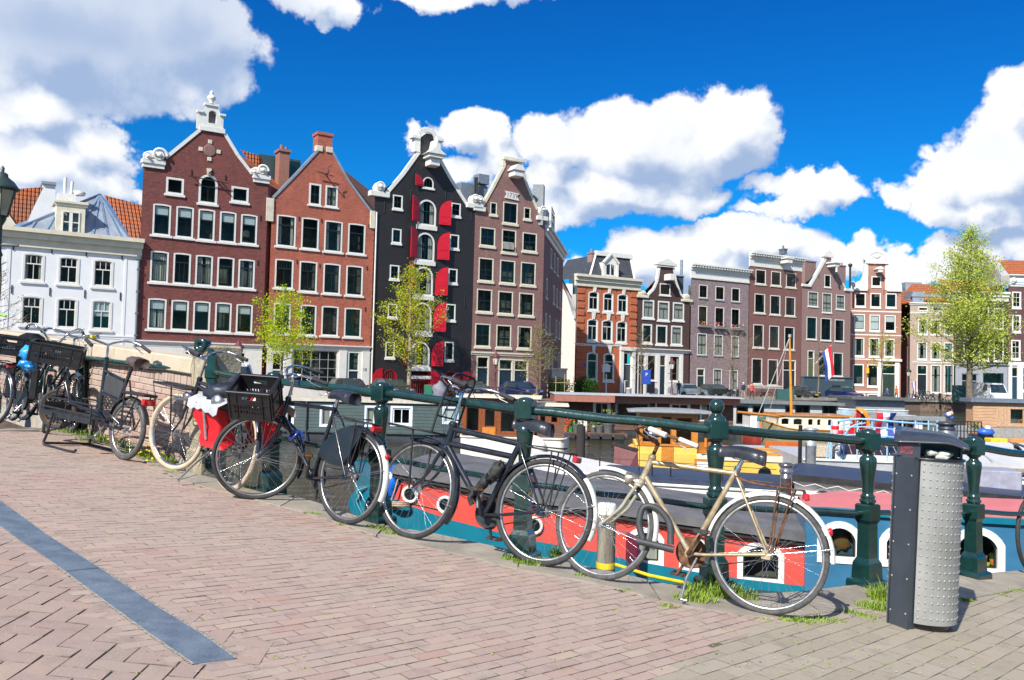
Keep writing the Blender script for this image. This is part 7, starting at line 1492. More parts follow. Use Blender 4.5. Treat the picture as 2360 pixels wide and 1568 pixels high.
def cabin(r,x0,x1,z0,z1,depth,wm,wins=(),roofm=None,over=.15,rth=.10,step=0,y=0,crown=0,st=None,ends=None,rname='roof',slope=0):
    hs = []; sts = []
    for w_ in wins:
        q = (w_[0],w_[1],w_[2],w_[3]); s = dict(st or {}); s.update(w_[4] if len(w_) > 4 else {}); hs.append((*q,s.get('arch',0))); sts.append((q,s))
    mb = MB(); wall_sheet(mb,[(x0,z1),(x1,z1-slope)],z0,hs,y=y,rd=.08); mb.quad((x0,y,z0),(x0,y,z1),(x0,y+depth,z1),(x0,y+depth,z0)); mb.quad((x1,y,z0),(x1,y+depth,z0),(x1,y+depth,z1-slope),(x1,y,z1-slope)); mb.quad((x0,y+depth,z0),(x0,y+depth,z1),(x1,y+depth,z1-slope),(x1,y+depth,z0))
    wo = r.part('cabin_wall',mb,wm)
    if step: q = MB(); boards(q,x0,x1,z0,z1,hs,step,y); q.build('cladding_boards',wm,wo,kind='stuff')
    for q,s in sts:
        e = Root.__new__(Root); e.e = wo; e.part = lambda name,mb_,m_,parent=None,label=None,kind=None,_w=wo: mb_.build(name,m_,parent or _w)
        s.setdefault('sill',0)
        base = len(bpy.data.objects)
        w2 = window(e,q,**s)
        if y: w2.location.y = y
    i_ = MB(); i_.quad((x0+.05,y+min(1.2,depth*.7),z0),(x1-.05,y+min(1.2,depth*.7),z0),(x1-.05,y+min(1.2,depth*.7),min(z1,z1-slope)-.05),(x0+.05,y+min(1.2,depth*.7),min(z1,z1-slope)-.05)); i_.build('interior',dark,wo)
    if roofm:
        rb = MB(); n = 8; v = []
        for i in range(n+1):
            yy = y-over+(depth+2*over)*i/n; zc = crown*(1-(2*i/n-1)**2); v += [(x0-over,yy,z1+zc),(x1+over,yy,z1-slope+zc),(x1+over,yy,z1-slope+zc+rth),(x0-over,yy,z1+zc+rth)]
        rb.add(v,[(i*4+k,(i+1)*4+k,(i+1)*4+(k+1) % 4,i*4+(k+1) % 4) for i in range(n) for k in range(4)]+[(0,1,2,3),tuple(range(4*n,4*n+4))]); r.part(rname,rb,roofm)
    return wo
# ---- nearest: coral red, teal and steel blue barge below the railing
r = boat('long coral red and teal houseboat with steel blue cabin moored right below the railing',1400,14.0,-13,name='houseboat')
tl = [r.uz(*p) for p in ((885,1140),(899,1149),(1022,1194),(1113,1218),(1224,1246),(1372,1272),(1441,1289),(1661,1329),(1858,1352),(2100,1362),(2600,1375))]
rt = [r.uz(*p) for p in ((908,1148),(918,1122),(932,1104),(1035,1123),(1111,1142),(1217,1165),(1355,1184),(1531,1212),(1855,1258))]
bt = [r.uz(*p) for p in ((1855,1172),(1900,1173),(2100,1187),(2360,1201),(2700,1216))]
mb = MB(); wall_sheet(mb,tl,-.9,[],y=0); v0 = tl[0]; mb.quad((v0[0],0,-.9),(v0[0],0,v0[1]),(v0[0]-1.6,2.2,v0[1]+.35),(v0[0]-1.0,2.2,-.9)); mb.quad((v0[0]-1.6,2.2,v0[1]+.35),(v0[0]-1.0,2.2,-.9),(v0[0],4.4,-.9),(v0[0],4.4,v0[1]))
mb.quad((v0[0],0,v0[1]-.05),(v0[0]-1.6,2.2,v0[1]+.3),(v0[0],4.4,v0[1]-.05),(v0[0]+1,4.4,v0[1]-.2),(v0[0]+1,0,v0[1]-.2)); r.part('hull',mb,bteal)
ww = dict(frame=bwhite,fw=.085,arch=.18,split=0,sill=0,proud=.02,sash=sashdk,sw=.02)
def wq(q,**k): v = r.rect(q); return (*v,dict(ww,**k))
Wr = [wq((1443,1216,1530,1306)),wq((1566,1240,1634,1324)),wq((1700,1250,1807,1348))]
hs = [(*w_[:4],w_[4]['arch']) for w_ in Wr]; mb = MB(); wall_sheet(mb,rt,-.5,hs,y=.03,rd=.1); mb.quad((rt[0][0],.03,-.5),(rt[0][0],4.3,-.5),(rt[2][0],4.3,rt[2][1]),(rt[0][0],.03,rt[0][1])); wo = r.part('cabin_wall',mb,bred)
for w_ in Wr: q = window(r,w_[:4],**w_[4]); q.location.y = .03
mb = MB(); v = r.rect((1446,1228,1462,1300)); mb.M = Matrix.Translation((v[0],0,0)) @ Matrix.Rotation(R(-62),4,'Z'); mb.box(-.02,.42,-.02,.02,v[2],v[3]); r.part('open_shutter',mb,mat('plum_shutter',(.09,.015,.04),.4))
cm_ = curtm
for q in ((1470,1235,1520,1300),): v = r.rect(q); mb = MB(); mb.quad((v[0],.2,v[2]),(v[1],.2,v[2]),(v[1],.2,v[3]),(v[0],.2,v[3])); r.part('curtain',mb,curtm)
for (px,py) in ((945,1140),(1026,1164),(1124,1196),(1231,1212)):
    c = r.uz(px,py); mb = MB(); mb.torus((c[0],.0,c[1]),(0,1,0),.125,.028,24,8); o = r.part('porthole',mb,bwhite); mb = MB(); mb.lathe([(.12,0),(0,0)],(c[0],.01,c[1]),20,axis=(0,-1,0)); mb.build('pane',sashdk,o)
# roof of the red part: two edge courses and the top
mb = MB(); nr_ = [(p[0],p[1]) for p in rt[2:]]; nr_[0] = (r.uz(909,1090)[0],nr_[0][1]+.02)
for a,b_ in zip(nr_,nr_[1:]):
    for k,(za,zb_,ya,mi) in enumerate(((.0,.07,-.06,1),(.07,.20,-.10,0))): mb.quad((a[0],ya,a[1]+za),(b_[0],ya,b_[1]+za),(b_[0],ya,b_[1]+zb_),(a[0],ya,a[1]+zb_),mi=mi); mb.quad((a[0],ya,a[1]+za),(a[0],3.0,a[1]+za),(b_[0],3.0,b_[1]+za),(b_[0],ya,b_[1]+za),mi=1)
    mb.quad((a[0],-.1,a[1]+.2),(b_[0],-.1,b_[1]+.2),(b_[0],1.6,b_[1]+.24),(a[0],1.6,a[1]+.24)); mb.quad((a[0],1.6,a[1]+.24),(b_[0],1.6,b_[1]+.24),(b_[0],3.1,b_[1]+.18),(a[0],3.1,a[1]+.18))
a = nr_[0]; mb.quad((a[0],-.1,a[1]),(a[0],3.1,a[1]),(a[0],3.1,a[1]+.18),(a[0],1.6,a[1]+.24),(a[0],-.1,a[1]+.2)); r.part('roof',mb,[tar,tarb])
# zig-zag lashing line along the edge
mb = MB(); pts = []
for i in range(60): t_ = i/59; x = nr_[0][0]+(nr_[-1][0]-nr_[0][0])*t_; z = next((p[1]+(q[1]-p[1])*(x-p[0])/(q[0]-p[0]) for p,q in zip(nr_,nr_[1:]) if p[0] <= x <= q[0]),nr_[-1][1]); pts.append((x,-.03,z-.02-.055*(i % 2)))
mb.tube(pts,.006,4); r.part('lashing_line',mb,black)
ws = dict(ww,fw=.10,arch=.24)
Wb = [(*r.rect((1882,1199,1985,1296)),ws),(*r.rect((2024,1206,2140,1306)),ws),(*r.rect((2186,1213,2310,1322)),ws),(*r.rect((2420,1225,2540,1335)),ws)]
mb = MB(); hs = [(*w_[:4],.24) for w_ in Wb]; wall_sheet(mb,bt,-.9,hs,y=-.10,rd=.1); x0 = bt[0][0]; mb.quad((x0,-.1,-.9),(x0,3.2,-.9),(x0,3.2,bt[0][1]-.5),(x0,-.1,bt[0][1])); r.part('blue_cabin',mb,bblue)
for k,w_ in enumerate(Wb): q = window(r,w_[:4],**w_[4]); q.location.y = -.10
mb = MB()
for a,b_ in zip(bt,bt[1:]): mb.beam((a[0],-.13,a[1]),(b_[0],-.13,b_[1]),.06,.09)
r.part('gunwale_trim',mb,bteal); mb = MB(); tp_ = [r.uz(*p) for p in ((1870,1163),(1960,1137),(2100,1140),(2360,1157),(2700,1175))]
bk = [(r.uz(1862,1165)[0],bt[0][1])]+[(p[0],bt[1][1]+.5-(0.06*i)) for i,p in enumerate([r.uz(1975,1170),r.uz(2360,1195),r.uz(2700,1210)])]
for i in range(3):
    f = [bt[0],bt[2],bt[3],bt[4]]; a,b_ = f[i],f[i+1]; mb.quad((a[0],-.1,a[1]),(b_[0],-.1,b_[1]),(bk[i+1][0],1.5,b_[1]+.13),(bk[i][0],1.5,a[1]+(.13 if i else .0))); mb.quad((bk[i][0],1.5,a[1]+(.13 if i else .0)),(bk[i+1][0],1.5,b_[1]+.13),(b_[0],2.8,b_[1]-.7),(a[0],2.8,a[1]-.7))
r.part('red_deck',mb,mat('faded_red_deck',(.56,.16,.15),.5,var=.08,vs=1.5))
mb = MB(); v = r.rect((1700,1262,1807,1345)); mb.quad((v[0],.5,v[2]),(v[1],.5,v[2]),(v[1],.5,v[3]),(v[0],.5,v[3])); r.part('interior',mb,dark)
mb = MB(); v = r.rect((1870,1195,2560,1345)); mb.quad((v[0],.8,v[2]),(v[1],.8,v[2]),(v[1],.8,v[3]+.05),(v[0],.8,v[3]+.05)); r.part('interior',mb,dark)
mb = MB(); v = r.rect((1892,1205,1978,1290)); mb.quad((v[0],.12,v[2]),(v[1],.12,v[2]),(v[1],.12,v[3]),(v[0],.12,v[3])); r.part('blue_blind',mb,mat('blue_blind',(.05,.12,.19),.7)); mb = MB(); c = r.uz(1942,1252); mb.sphere((c[0],.1,c[1]),.14,12,8,0,(1,.2,1),.5); r.part('hanging_leaf',mb,mat('brown_ochre',(.16,.09,.025),.7))
pl_ = empty('pot_plants',r.M @ Matrix.Translation((r.uz(2278,1306)[0],.1,r.uz(2278,1306)[1])),label='little orange and lime plant pots standing inside the blue cabin window',cat='plant pots')
mb = MB(); mb.lathe([(.035,0),(.06,.06),(.05,.06)],(0,0,-.02),12); mb.build('pot',mat('lime_pot',(.45,.6,.03),.5),pl_); mb = MB(); mb.lathe([(.03,0),(.045,.09),(.04,.09)],(.09,.02,0),12); mb.lathe([(.03,0),(.045,.07)],(-.0,.08,.05),12); mb.build('pot',mat('terracotta',(.55,.16,.05),.7),pl_)
mb = MB(); [mb.tube([(.09+k*.01,.02,.08),(.08+k*.02,.02,.2+.02*k)],.006,4) for k in range(-2,3)]; mb.build('stems',mat('leafy_green',(.06,.12,.02),.8),pl_)
# things at its bow
def thing(name,mb,m,label,cat,M=None,**k): o = mb.build(name,m); o.matrix_world = M or Matrix.Identity(4); return tag(o,label,cat,**k)
mb = MB(); mb.sphere((0,0,0),.30,16,12,0,(.8,.6,.9),.55); mb.sphere((-.1,0,-.2),.24,14,10,0,(1,.7,.8),.7); thing('tarpaulin',mb,mat('bright_blue_tarp',(.01,.14,.62),.3,var=.2,vs=5,coat=.3,bump=.8,bs=9),'bright blue tarpaulin bundle tied on the bow of the coral red boat','tarpaulin',at(904,1112,15.0))
mb = MB(); mb.tube([(0,0,0),(-.05,0,-.2),(-.14,0,-.46),(-.05,0,-.5),(.1,.0,-.47)],.014,6); [mb.torus((.05,0,-.45+.03*k),(0,.2,1),.16-.01*k,.016,20,6) for k in range(3)]; thing('rope_coil',mb,mat('pale_rope',(.42,.30,.2),.9),'pale rope hanging and coiled beside the blue tarpaulin','rope',at(917,1105,14.7))
mb = MB(); c_ = [(805,1165),(806,1150),(822,1125),(853,1119),(856,1175),(838,1190),(812,1182)]; mb.prism([((p[0]-830)*13.6/2000,-(p[1]-1155)*13.6/2000) for p in c_],-.06,.06); ru = empty('boat_rudder',at(830,1155,13.6),label='teal painted rudder blade with rope seen through the bicycle wheel',cat='rudder'); mb.build('blade',bteal,ru)
mb = MB(); mb.tube(catmull([(-.05,-.08,.24),(.0,-.1,.1),(-.04,-.08,0),(.05,-.08,-.18)],5),.012,6); mb.tube(catmull([(.1,-.08,.22),(-.02,-.12,.17),(.0,-.08,.05)],5),.012,6); mb.build('rope',mat('teal_rope',(.1,.32,.33),.8),ru)
r = boat('small dark grey dinghy low in the water behind the crate bicycle',755,12.5,-5,name='dinghy'); v = r.rect((700,1090,812,1140)); hull(r,v[0],v[1],1.1,lambda t_: .42+.18*(2*t_-1)**2,hullg,.35,.1,deckm=hullg)
mb = MB(); mb.beam((v[0]+.2,.1,.55),(v[1],.0,.75),.03); mb.tube([(v[1]-.1,.2,.5),(v[1]+.1,.2,1.0)],.03,8); r.part('oar',mb,wood_p)
# ---- mooring pile
r = Root('mooring_pile',W(1396,1300,9.0),0,label='grey wooden mooring pile with white painted top and yellow tape',cat='mooring pile'); mb = MB(); zt = W(1396,1160,9).z-W(1396,1300,9).z
mb.lathe([(.095,-1.5),(.095,zt-.10)],seg=18); mb.build('pile',mat('weathered_pile_wood',(.26,.23,.17),.9,var=.35,vs=9,stretch=(1,1,.12),bump=.6,bs=30),r.e); mb = MB(); mb.lathe([(.099,zt-.11),(.099,zt-.02),(.085,zt),(0,zt+.005)],seg=18); mb.build('white_cap',mat('white_cap_paint',(.68,.66,.6),.6,dirt=.3),r.e)
mb = MB(); mb.lathe([(.1,-.04),(.101,-.03),(.101,.01),(.1,.02)],seg=18); mb.build('yellow_tape',mat('yellow_tape',(.7,.55,.02),.5),r.e)
mb = MB(); a = W(1420,1302,8.9); b_ = W(1585,1345,8.0); mb.tube([a,a.lerp(b_,.5)-Vector((0,0,.02)),b_],.018,8); thing('mooring_strap',mb,MATS['yellow_tape'],'yellow mooring strap running from the wooden pile to the quay','strap')
# ---- white boat with navy roofs
r = boat('white canal boat with navy blue roofs and arched windows behind the coral one',1700,18.5,-14,name='canal_boat')
xa,xb,xc,xd = r.uz(1235,1100)[0],r.uz(1386,1100)[0],r.uz(1815,1110)[0],r.uz(2700,1150)[0]
hull(r,xa-.6,xd,2.7,lambda t_: .95+.45*max(0,(.25-t_)/.25)**1.5-.1*t_,bwhite,.12,0,rub=bwhite,deckm=bwhite)
def zr(px,py): return r.uz(px,py)[1]
wst = dict(frame=bwhite,fw=.05,arch=.2,split=0,sash=mat('grey_shutter',(.36,.38,.40),.5),sw=.02,pane=MATS.get('x') or glass)
z0a,z0b = zr(1400,1092),zr(1790,1117); cabin(r,xb,xc,.5,z0a-.12,2.0,bwhite,[],navy,.1,.09,y=.2,crown=.05,slope=z0a-z0b,rname='roof')
zz = zr(1850,1108); zz2 = zr(2360,1143); v = r.rect((1870,1126,1927,1170)); wl = [(v[0],v[1],max(.75,v[2]),v[3],dict(wst))]; zz = max(zz,v[3]+.12)
for k in range(2): q = r.rect((2230+k*170,1150+k*8,2290+k*170,1190)); wl.append((q[0],q[1],max(.75,q[2]),q[3],dict(wst)))
cabin(r,xc+.15,xd,.72,zz,2.5,bwhite,wl,None,y=.15,slope=(zz-zz2)*(xd-xc)/(r.uz(2360,1143)[0]-xc) if 0 else .35)
mb = MB(); n = 1; L_ = xd-xc; sl_ = .35
for (ya,za,yb2,zb2,mi) in ((-.08,.0,-.08,.14,1),(-.08,.14,1.4,.16,0),(1.4,.16,2.7,.13,0)): mb.quad((xc,ya,zz+za),(xd,ya,zz-sl_+za),(xd,yb2,zz-sl_+zb2),(xc+(.5 if yb2 > 1 else 0),yb2,zz+zb2),mi=mi)
mb.quad((xc,-.08,zz),(xc,-.08,zz+.14),(xc+.5,1.4,zz+.16),(xc+.5,2.7,zz+.13),(xc,2.7,zz)); r.part('roof',mb,[navy,tarb])
mb = MB(); mb.box(r.uz(2235,1060)[0]+.3,r.uz(2330,1060)[0]+.5,1.0,2.0,zz-.1,zz+.3,0,.02); r.part('roof_hatch',mb,mat('grey_hatch',(.3,.3,.36),.4))
mb = MB()
for px in (1380,1502,1545,1665): x = r.uz(px,1100)[0]; z_ = z0a-(z0a-z0b)*(x-xb)/(xc-xb); mb.tube([(x,.1,z_),(x,.1,z_+.33)],.014,6)
mb.tube([(r.uz(1380,1100)[0],.1,z0a+.33),(r.uz(1790,1100)[0],.1,z0b+.30)],.008,5); r.part('hand_rail',mb,black)
mb = MB(); pts = [(xc+.1+i*.22,-.09,zz-.02-.07*(i % 2)-.35*(xc+.1+i*.22-xc)/L_) for i in range(40)]; mb.tube(pts,.008,4); r.part('lashing_line',mb,bwhite)
def stovepipe(label,px,py0,py1,Y,r_,m,cap=1,side=None):
    a,b_ = W(px,py1,Y),W(px,py0,Y); h = b_.z-a.z; root = empty('stove_pipe',Matrix.Translation(a),label=label,cat='chimney',group='stove pipes on the boats'); mb = MB(); mb.lathe([(r_,-.3),(r_,h*.55),(r_*1.07,h*.56),(r_*1.07,h*.6),(r_,h*.61),(r_,h)],seg=18); mb.build('pipe',m,root); mb = MB(); mb.lathe([(r_*1.1,h-.06),(r_*1.35,h-.03),(r_*1.35,h),(r_*.9,h+.02),(0,h+.03)],seg=18)
    mb.lathe([(r_*1.15,h-.16),(r_*1.2,h-.12),(r_*1.1,h-.1)],seg=18); mb.build('cap',side or m,root); return root
stst = mat('stainless_flue',(.35,.34,.33),.25,.9,var=.3,vs=6,dirt=.2)
stovepipe('stainless stove pipe with brown rust streak behind the champagne bicycle',1811,1070,1145,15.6,.10,stst)
stovepipe('tall pale grey stove pipe rising through the deck left of the post',1868,988,1080,22,.13,mat('pale_zinc_flue',(.48,.49,.5),.4,.5))
rt_ = stovepipe('fat dark grey chimney cowl above the litter bin',2181,975,1075,21,.17,mat('dark_flue',(.07,.075,.085),.4,.5)); mb = MB(); h = 1.05; mb.lathe([(.18,h-.55),(.235,h-.5),(.24,h-.3),(.13,h-.1),(.12,h)],seg=18); mb.build('cowl',mat('grey_cowl',(.2,.21,.22),.4,.5),rt_)
mb = MB()
for k in range(6): mb.sphere((.05*math.cos(k),.05*math.sin(k),h+.08+.02*k),.06,8,6,k % 3,jit=.3)
fg = mb.build('flue_dolls',[mat('doll_blue',(.05,.15,.5),.5),bwhite,mat('doll_skin',(.6,.3,.2),.6)]); fg.matrix_world = Matrix.Translation(W(2188,975,21)-Vector((0,0,h-.05))); tag(fg,'small blue and white figures sitting on top of the dark chimney cowl','figurine')
mb = MB(); mb.tube([W(1843,1080,21.5),W(1845,980,21.5)],.05,8); thing('mooring_post',mb,black,'thin black post sticking up left of the pale stove pipe','post')
mb = MB(); mb.tube([W(1338,1060,24),W(1339,982,24)],.12,12); thing('mooring_post',mb,mat('dark_pile',(.035,.03,.028),.9,bump=.4),'dark wooden pile standing in the water left of the yellow boat','post')
# ---- yellow boat with varnished wheelhouse
r = boat('warm yellow boat with varnished orange wheelhouse and grey canopy roof',1600,27,-6,name='wheelhouse_boat')
x0,x1 = r.uz(1466,1050)[0],r.uz(1850,1080)[0]; xm = r.uz(1606,1050)[0]; zt = r.uz(1540,1031)[1]; zl = r.uz(1700,1050)[1]
hull(r,x0-.3,x1+.8,3.6,lambda t_: zl-.02+.25*max(0,t_-.6)/.4*0,byel,.04,.16,deckm=byel)
cabin(r,x0,xm,.3,zt,3.2,byel,[],None,y=.02); v = r.rect((1604,1044,1850,1056)); mb = MB(); mb.box(xm,x1,-.03,.02,v[2]-.1,v[3]-.08); r.part('cream_stripe',mb,cream)
mb = MB(); c = r.uz(1762,1091); mb.lathe([(.17,0),(0,0)],(c[0],-.02,c[1]),20,axis=(0,-1,0)); mb.torus((c[0],-.02,c[1]),(0,1,0),.18,.02,20,6); r.part('porthole',mb,sashdk); v = r.rect((1600,1058,1645,1090)); mb = MB(); ring(mb,v[0],v[1],v[2],v[3],.07,-.04,.03); o = r.part('window',mb,wood_o); mb = MB(); mb.quad((v[0],-.02,v[2]),(v[1],-.02,v[2]),(v[1],-.02,v[3]),(v[0],-.02,v[3])); mb.build('pane',blindm,o)
xw0,xw1 = r.uz(1474,1000)[0],r.uz(1608,1000)[0]; zw0,zw1 = zt,r.uz(1540,952)[1]; ws = dict(frame=wood_o,fw=.05,split=0,sash=wood_o,sw=.015,proud=.01)
pw = [(*[ (r.uz(a,985)[0]) for a in (1479,1517)],zw0+.06,zw1-.1,ws),(*[(r.uz(a,985)[0]) for a in (1522,1553)],zw0-.0,zw1-.08,dict(ws,fw=.05)),(*[(r.uz(a,985)[0]) for a in (1557,1601)],zw0+.06,zw1-.1,ws)]
cabin(r,xw0,xw1,zw0,zw1,2.4,wood_o,pw,None,y=.3)
x2 = r.uz(1655,1000)[0]; mb = MB(); vv = [(xw1,.3),(x2,.9)]; mb.quad((xw1,.3,zw0-.3),(x2,.9,zw0-.3),(x2,.9,zw0+.15),(xw1,.3,zw0+.15))
for f in (0,.5,1): p = Vector((xw1,.3,0)).lerp(Vector((x2,.9,0)),f); mb.beam((p.x,p.y,zw0),(p.x,p.y,zw1),.07)
mb.quad((x2,.9,zw0-.3),(x2,2.2,zw0-.3),(x2,2.2,zw0+.2),(x2,.9,zw0+.2)); mb.beam((x2,2.2,zw0),(x2,2.2,zw1),.07); r.part('wheelhouse_front',mb,wood_o); mb = MB(); mb.quad((xw1,.31,zw0+.15),(x2,.91,zw0+.15),(x2,.91,zw1),(xw1,.31,zw1)); r.part('pane',mb,glass)
mb = MB(); v = r.rect((1524,1025,1552,1068)); mb.box(v[0],v[1],-.02,.02,max(.4,v[2]),zw0); mb.box(v[0]+.06,v[1]-.06,-.03,-.02,max(.45,v[2])+.1,zw0-.1); r.part('wheelhouse_door',mb,wood_o)
mb = MB(); n = 12; xl,xr = r.uz(1448,950)[0],r.uz(1645,955)[0]; v = []
for i in range(n+1):
    t_ = i/n; x = xl+(xr-xl)*t_; c = .07*math.sin(math.pi*t_)**.6
    v += [(x,-.05,zw1-.02),(x,-.05,zw1+.03+c*.4),(x,1.1,zw1+.06+c),(x,2.3,zw1+.03+c*.4),(x,2.3,zw1-.02)]
mb.add(v,[(i*5+k,(i+1)*5+k,(i+1)*5+(k+1) % 5,i*5+(k+1) % 5) for i in range(n) for k in range(5)]+[tuple(range(5)),tuple(range(5*n,5*n+5))],0,True); r.part('canopy_roof',mb,mat('grey_canopy',(.20,.21,.22),.6,dirt=.2))
mb = MB(); mb.beam((xm+.1,-.1,zl+.1),(x1,.6,zl+.02),.09,.06); mb.beam((xm+.4,.3,zl+.28),(x1-.3,.9,zl+.1),.05); r.part('spar',mb,wood_o)
# ---- maroon bow
r = boat('dark maroon boat bow rising out of the water left of the yellow boat',1438,24.5,10,name='boat_bow'); mb = MB(); a,b_,c,d = r.uz(1413,1075),r.uz(1428,1028),r.uz(1470,1040),r.uz(1470,1080); mb.add([(a[0],0,-.2),(b_[0],.5,b_[1]),(c[0],0,c[1]),(d[0],-.2,-.2),(c[0],1.3,c[1]),(d[0],1.5,-.2)],[(0,1,2,3),(0,5,4,1),(2,4,5,3)]); r.part('hull',mb,maroon); mb = MB(); mb.beam((b_[0],.5,b_[1]+.02),(c[0],0,c[1]+.02),.08); mb.beam((b_[0],.5,b_[1]+.02),(c[0],1.3,c[1]+.02),.08); mb.box((b_[0]+c[0])/2,c[0]+.1,.3,.7,c[1]-.2,c[1]+.05); r.part('gunwale',mb,tarb)
# ---- grey green houseboat, left centre
r = boat('dark grey green clapboard houseboat with white framed windows left of the wooden cabin',850,38.8,1.2); x0,x1 = r.uz(535,960)[0],r.uz(1240,960)[0]; z1 = r.uz(850,928)[1]; z0 = r.uz(850,996)[1]; zz = r.uz(850,1022)[1]
T2 = (600,750,.2966); wst = dict(frame=mat('pale_blue_white_frame',(.66,.72,.76),.4),sash=mat('pale_blue_white_frame',0),fw=.09,split=0,cols=2,proud=.03,sw=.04) if 0 else None
pbw = mat('pale_blue_white_frame',(.66,.72,.76),.4); wst = dict(frame=pbw,sash=pbw,fw=.09,split=0,cols=1,proud=.03,sw=.03); r.T = T2
ws = [(*r.rect((462,622,560,790)),dict(wst,curtain=.5)),(*r.rect((810,625,900,792)),dict(wst,curtain=.5)),(*r.rect((1012,628,1182,786)),dict(wst,cols=2,sw=.06)),(*r.rect((1415,632,1540,770)),dict(wst,blind=.97)),(*r.rect((1585,640,1640,775)),dict(wst,blind=.97)),(*r.rect((190,630,262,790)),wst)]; r.T = (0,0,1)
cabin(r,x0,x1,z0,z1,3.2,grncl,ws,mat('beige_roof_edge',(.50,.46,.38),.6,dirt=.15),.12,.14,step=.145)
hull(r,x0-.25,x1+.25,4.9,lambda t_: z0-.02,hullg,0,0,deckm=hullg); mb = MB(); mb.box(x0,x1,-.08,0,z0-.06,z0+.02); r.part('hull_ledge',mb,grncl)
mb = MB(); x = r.uz(707,960)[0]; mb.tube([(x,-.1,.0),(x,-.1,z1)],.04,6); r.part('drainpipe',mb,hullg)
for (px,h) in ((663,.5),(860,.4),(1000,.5)): pass
# ---- wooden cabin boat
r = boat('white hulled boat with varnished wooden wheelhouse and brown panelled door in the middle',1180,31,-3,name='wheelhouse_boat'); x0,x1 = r.uz(1050,1040)[0],r.uz(1300,1040)[0]; z1 = r.uz(1130,918)[1]; zd = r.uz(1130,1006)[1]
hull(r,x0,x1+.2,4,lambda t_: zd-.02,bwhite,.03,.06,rub=cream)
ws = dict(frame=wood_r,fw=.07,split=0,sash=wood_r,sw=.02,proud=.01); R_ = lambda a,b_: (r.uz(a,960)[0],r.uz(b_,960)[0])
cabin(r,r.uz(1063,960)[0],r.uz(1232,960)[0],zd,z1,2.6,wood_r,[(*R_(1069,1107),zd+.08,z1-.1,ws),(*R_(1112,1144),zd+.25,z1-.1,ws),(*R_(1149,1190),zd+.08,z1-.1,ws),(*R_(1194,1229),zd+.08,z1-.1,ws)],cream,.22,.07,y=.3)
mb = MB(); a,b_ = R_(1111,1142); mb.box(a,b_,.24,.29,zd-.95,zd+.3,0,.01); [mb.box(a+.06+k*.22,a+.22+k*.22,.22,.245,zd-.85,zd+.2,0,.01) for k in range(2)]; r.part('panelled_door',mb,wood_o)
cabin(r,r.uz(1236,960)[0],x1,zd-.15,z1-.25,2.4,wood_d,[(*R_(1240,1262),zd+.45,z1-.5,ws),(*R_(1266,1290),zd+.45,z1-.5,dict(ws,arch=.15))],cream,.15,.05,y=.5)
mb = MB(); mb.sphere((r.uz(1226,1030)[0],-.1,r.uz(1226,1030)[1]),.42,18,12,0,(1.2,.5,1)); r.part('white_fender',mb,bwhite); mb = MB(); mb.box(r.uz(1083,1040)[0],r.uz(1103,1040)[0],-.15,.1,r.uz(1090,1062)[1],r.uz(1090,1052)[1]); r.part('vent_box',mb,lgrey)
mb = MB(); mb.tube([(r.uz(1090,925)[0],.0,z1+.1),(r.uz(1090,925)[0],0,z1+.35),(r.uz(1150,925)[0],0,z1+.4),(r.uz(1230,925)[0],0,z1+.2)],.02,5); r.part('roof_rail',mb,iron)
# ---- brown houseboat with flat roof
r = boat('brown boarded houseboat with wide flat roof and flower pots on its deck',1480,47,0.5); z1 = r.uz(1480,928)[1]; x0,x1 = r.uz(1293,960)[0],r.uz(1690,960)[0]; zd = r.uz(1480,1000)[1]
T3 = (1200,860,.2542); r.T = T3; ws = dict(frame=bwhite,sash=bwhite,fw=.08,split=0,proud=.02,sw=.03)
WW = [(*r.rect((655,250,812,545)),dict(ws,cols=2,sw=.08)),(*r.rect((858,262,1168,470)),dict(ws,frame=lgrey,sash=lgrey)),(*r.rect((1350,266,1536,445)),dict(ws,cols=2,sw=.06)),(*r.rect((1625,266,1790,440)),dict(ws,curtain=.4))]; r.T = (0,0,1)
cabin(r,x0,x1,.35,z1,5,wood_d,WW,None,step=.16); mb = MB(); xa,xb = r.uz(1275,915)[0],r.uz(1700,920)[0]; zt = r.uz(1480,913)[1]; mb.box(xa,r.uz(1411,915)[0],-1.2,3.0,z1-.02,zt,0,.01); mb.box(r.uz(1411,915)[0]+.003,xb,-.55,3.0,z1-.02,zt-.02,0,.01); r.part('roof',mb,fascia); mb = MB(); mb.box(xa-.05,xb+.05,-1.22,3.05,zt,zt+.05); r.part('roof_trim',mb,lgrey)
mb = MB(); [mb.tube([(r.uz(px,950)[0],-.5,.35),(r.uz(px,950)[0],-.5,z1)],.05,8) for px in (1294,1508)]; r.part('roof_post',mb,lgrey); hull(r,x0-.6,x1+.2,5.6,lambda t_: .38,hullg,0,0,deckm=hullg)
mb = MB(); xa,xb = r.uz(1295,1005)[0],r.uz(1430,1005)[0]; mb.box(xa,xb,-2.6,-.1,.12,.3); [mb.box(xa+k*.62,xa+k*.62+.5,-2.8,-2.6,.0,.28,1,.03) for k in range(int((xb-xa)/.62))]; r.part('floating_deck',mb,[wood_d,rubber])
mb = MB()
for k in range(34): x = x0+.2+(k % 17)*.17; z_ = z1-.5-(k//17)*.55-.06*math.sin(k*1.3); mb.sphere((x,-.08,z_-.12*math.sin((k % 17)/16*math.pi)),.025,5,4)
r.part('string_lights',mb,mat('warm_bulb',(.8,.6,.3),.3))
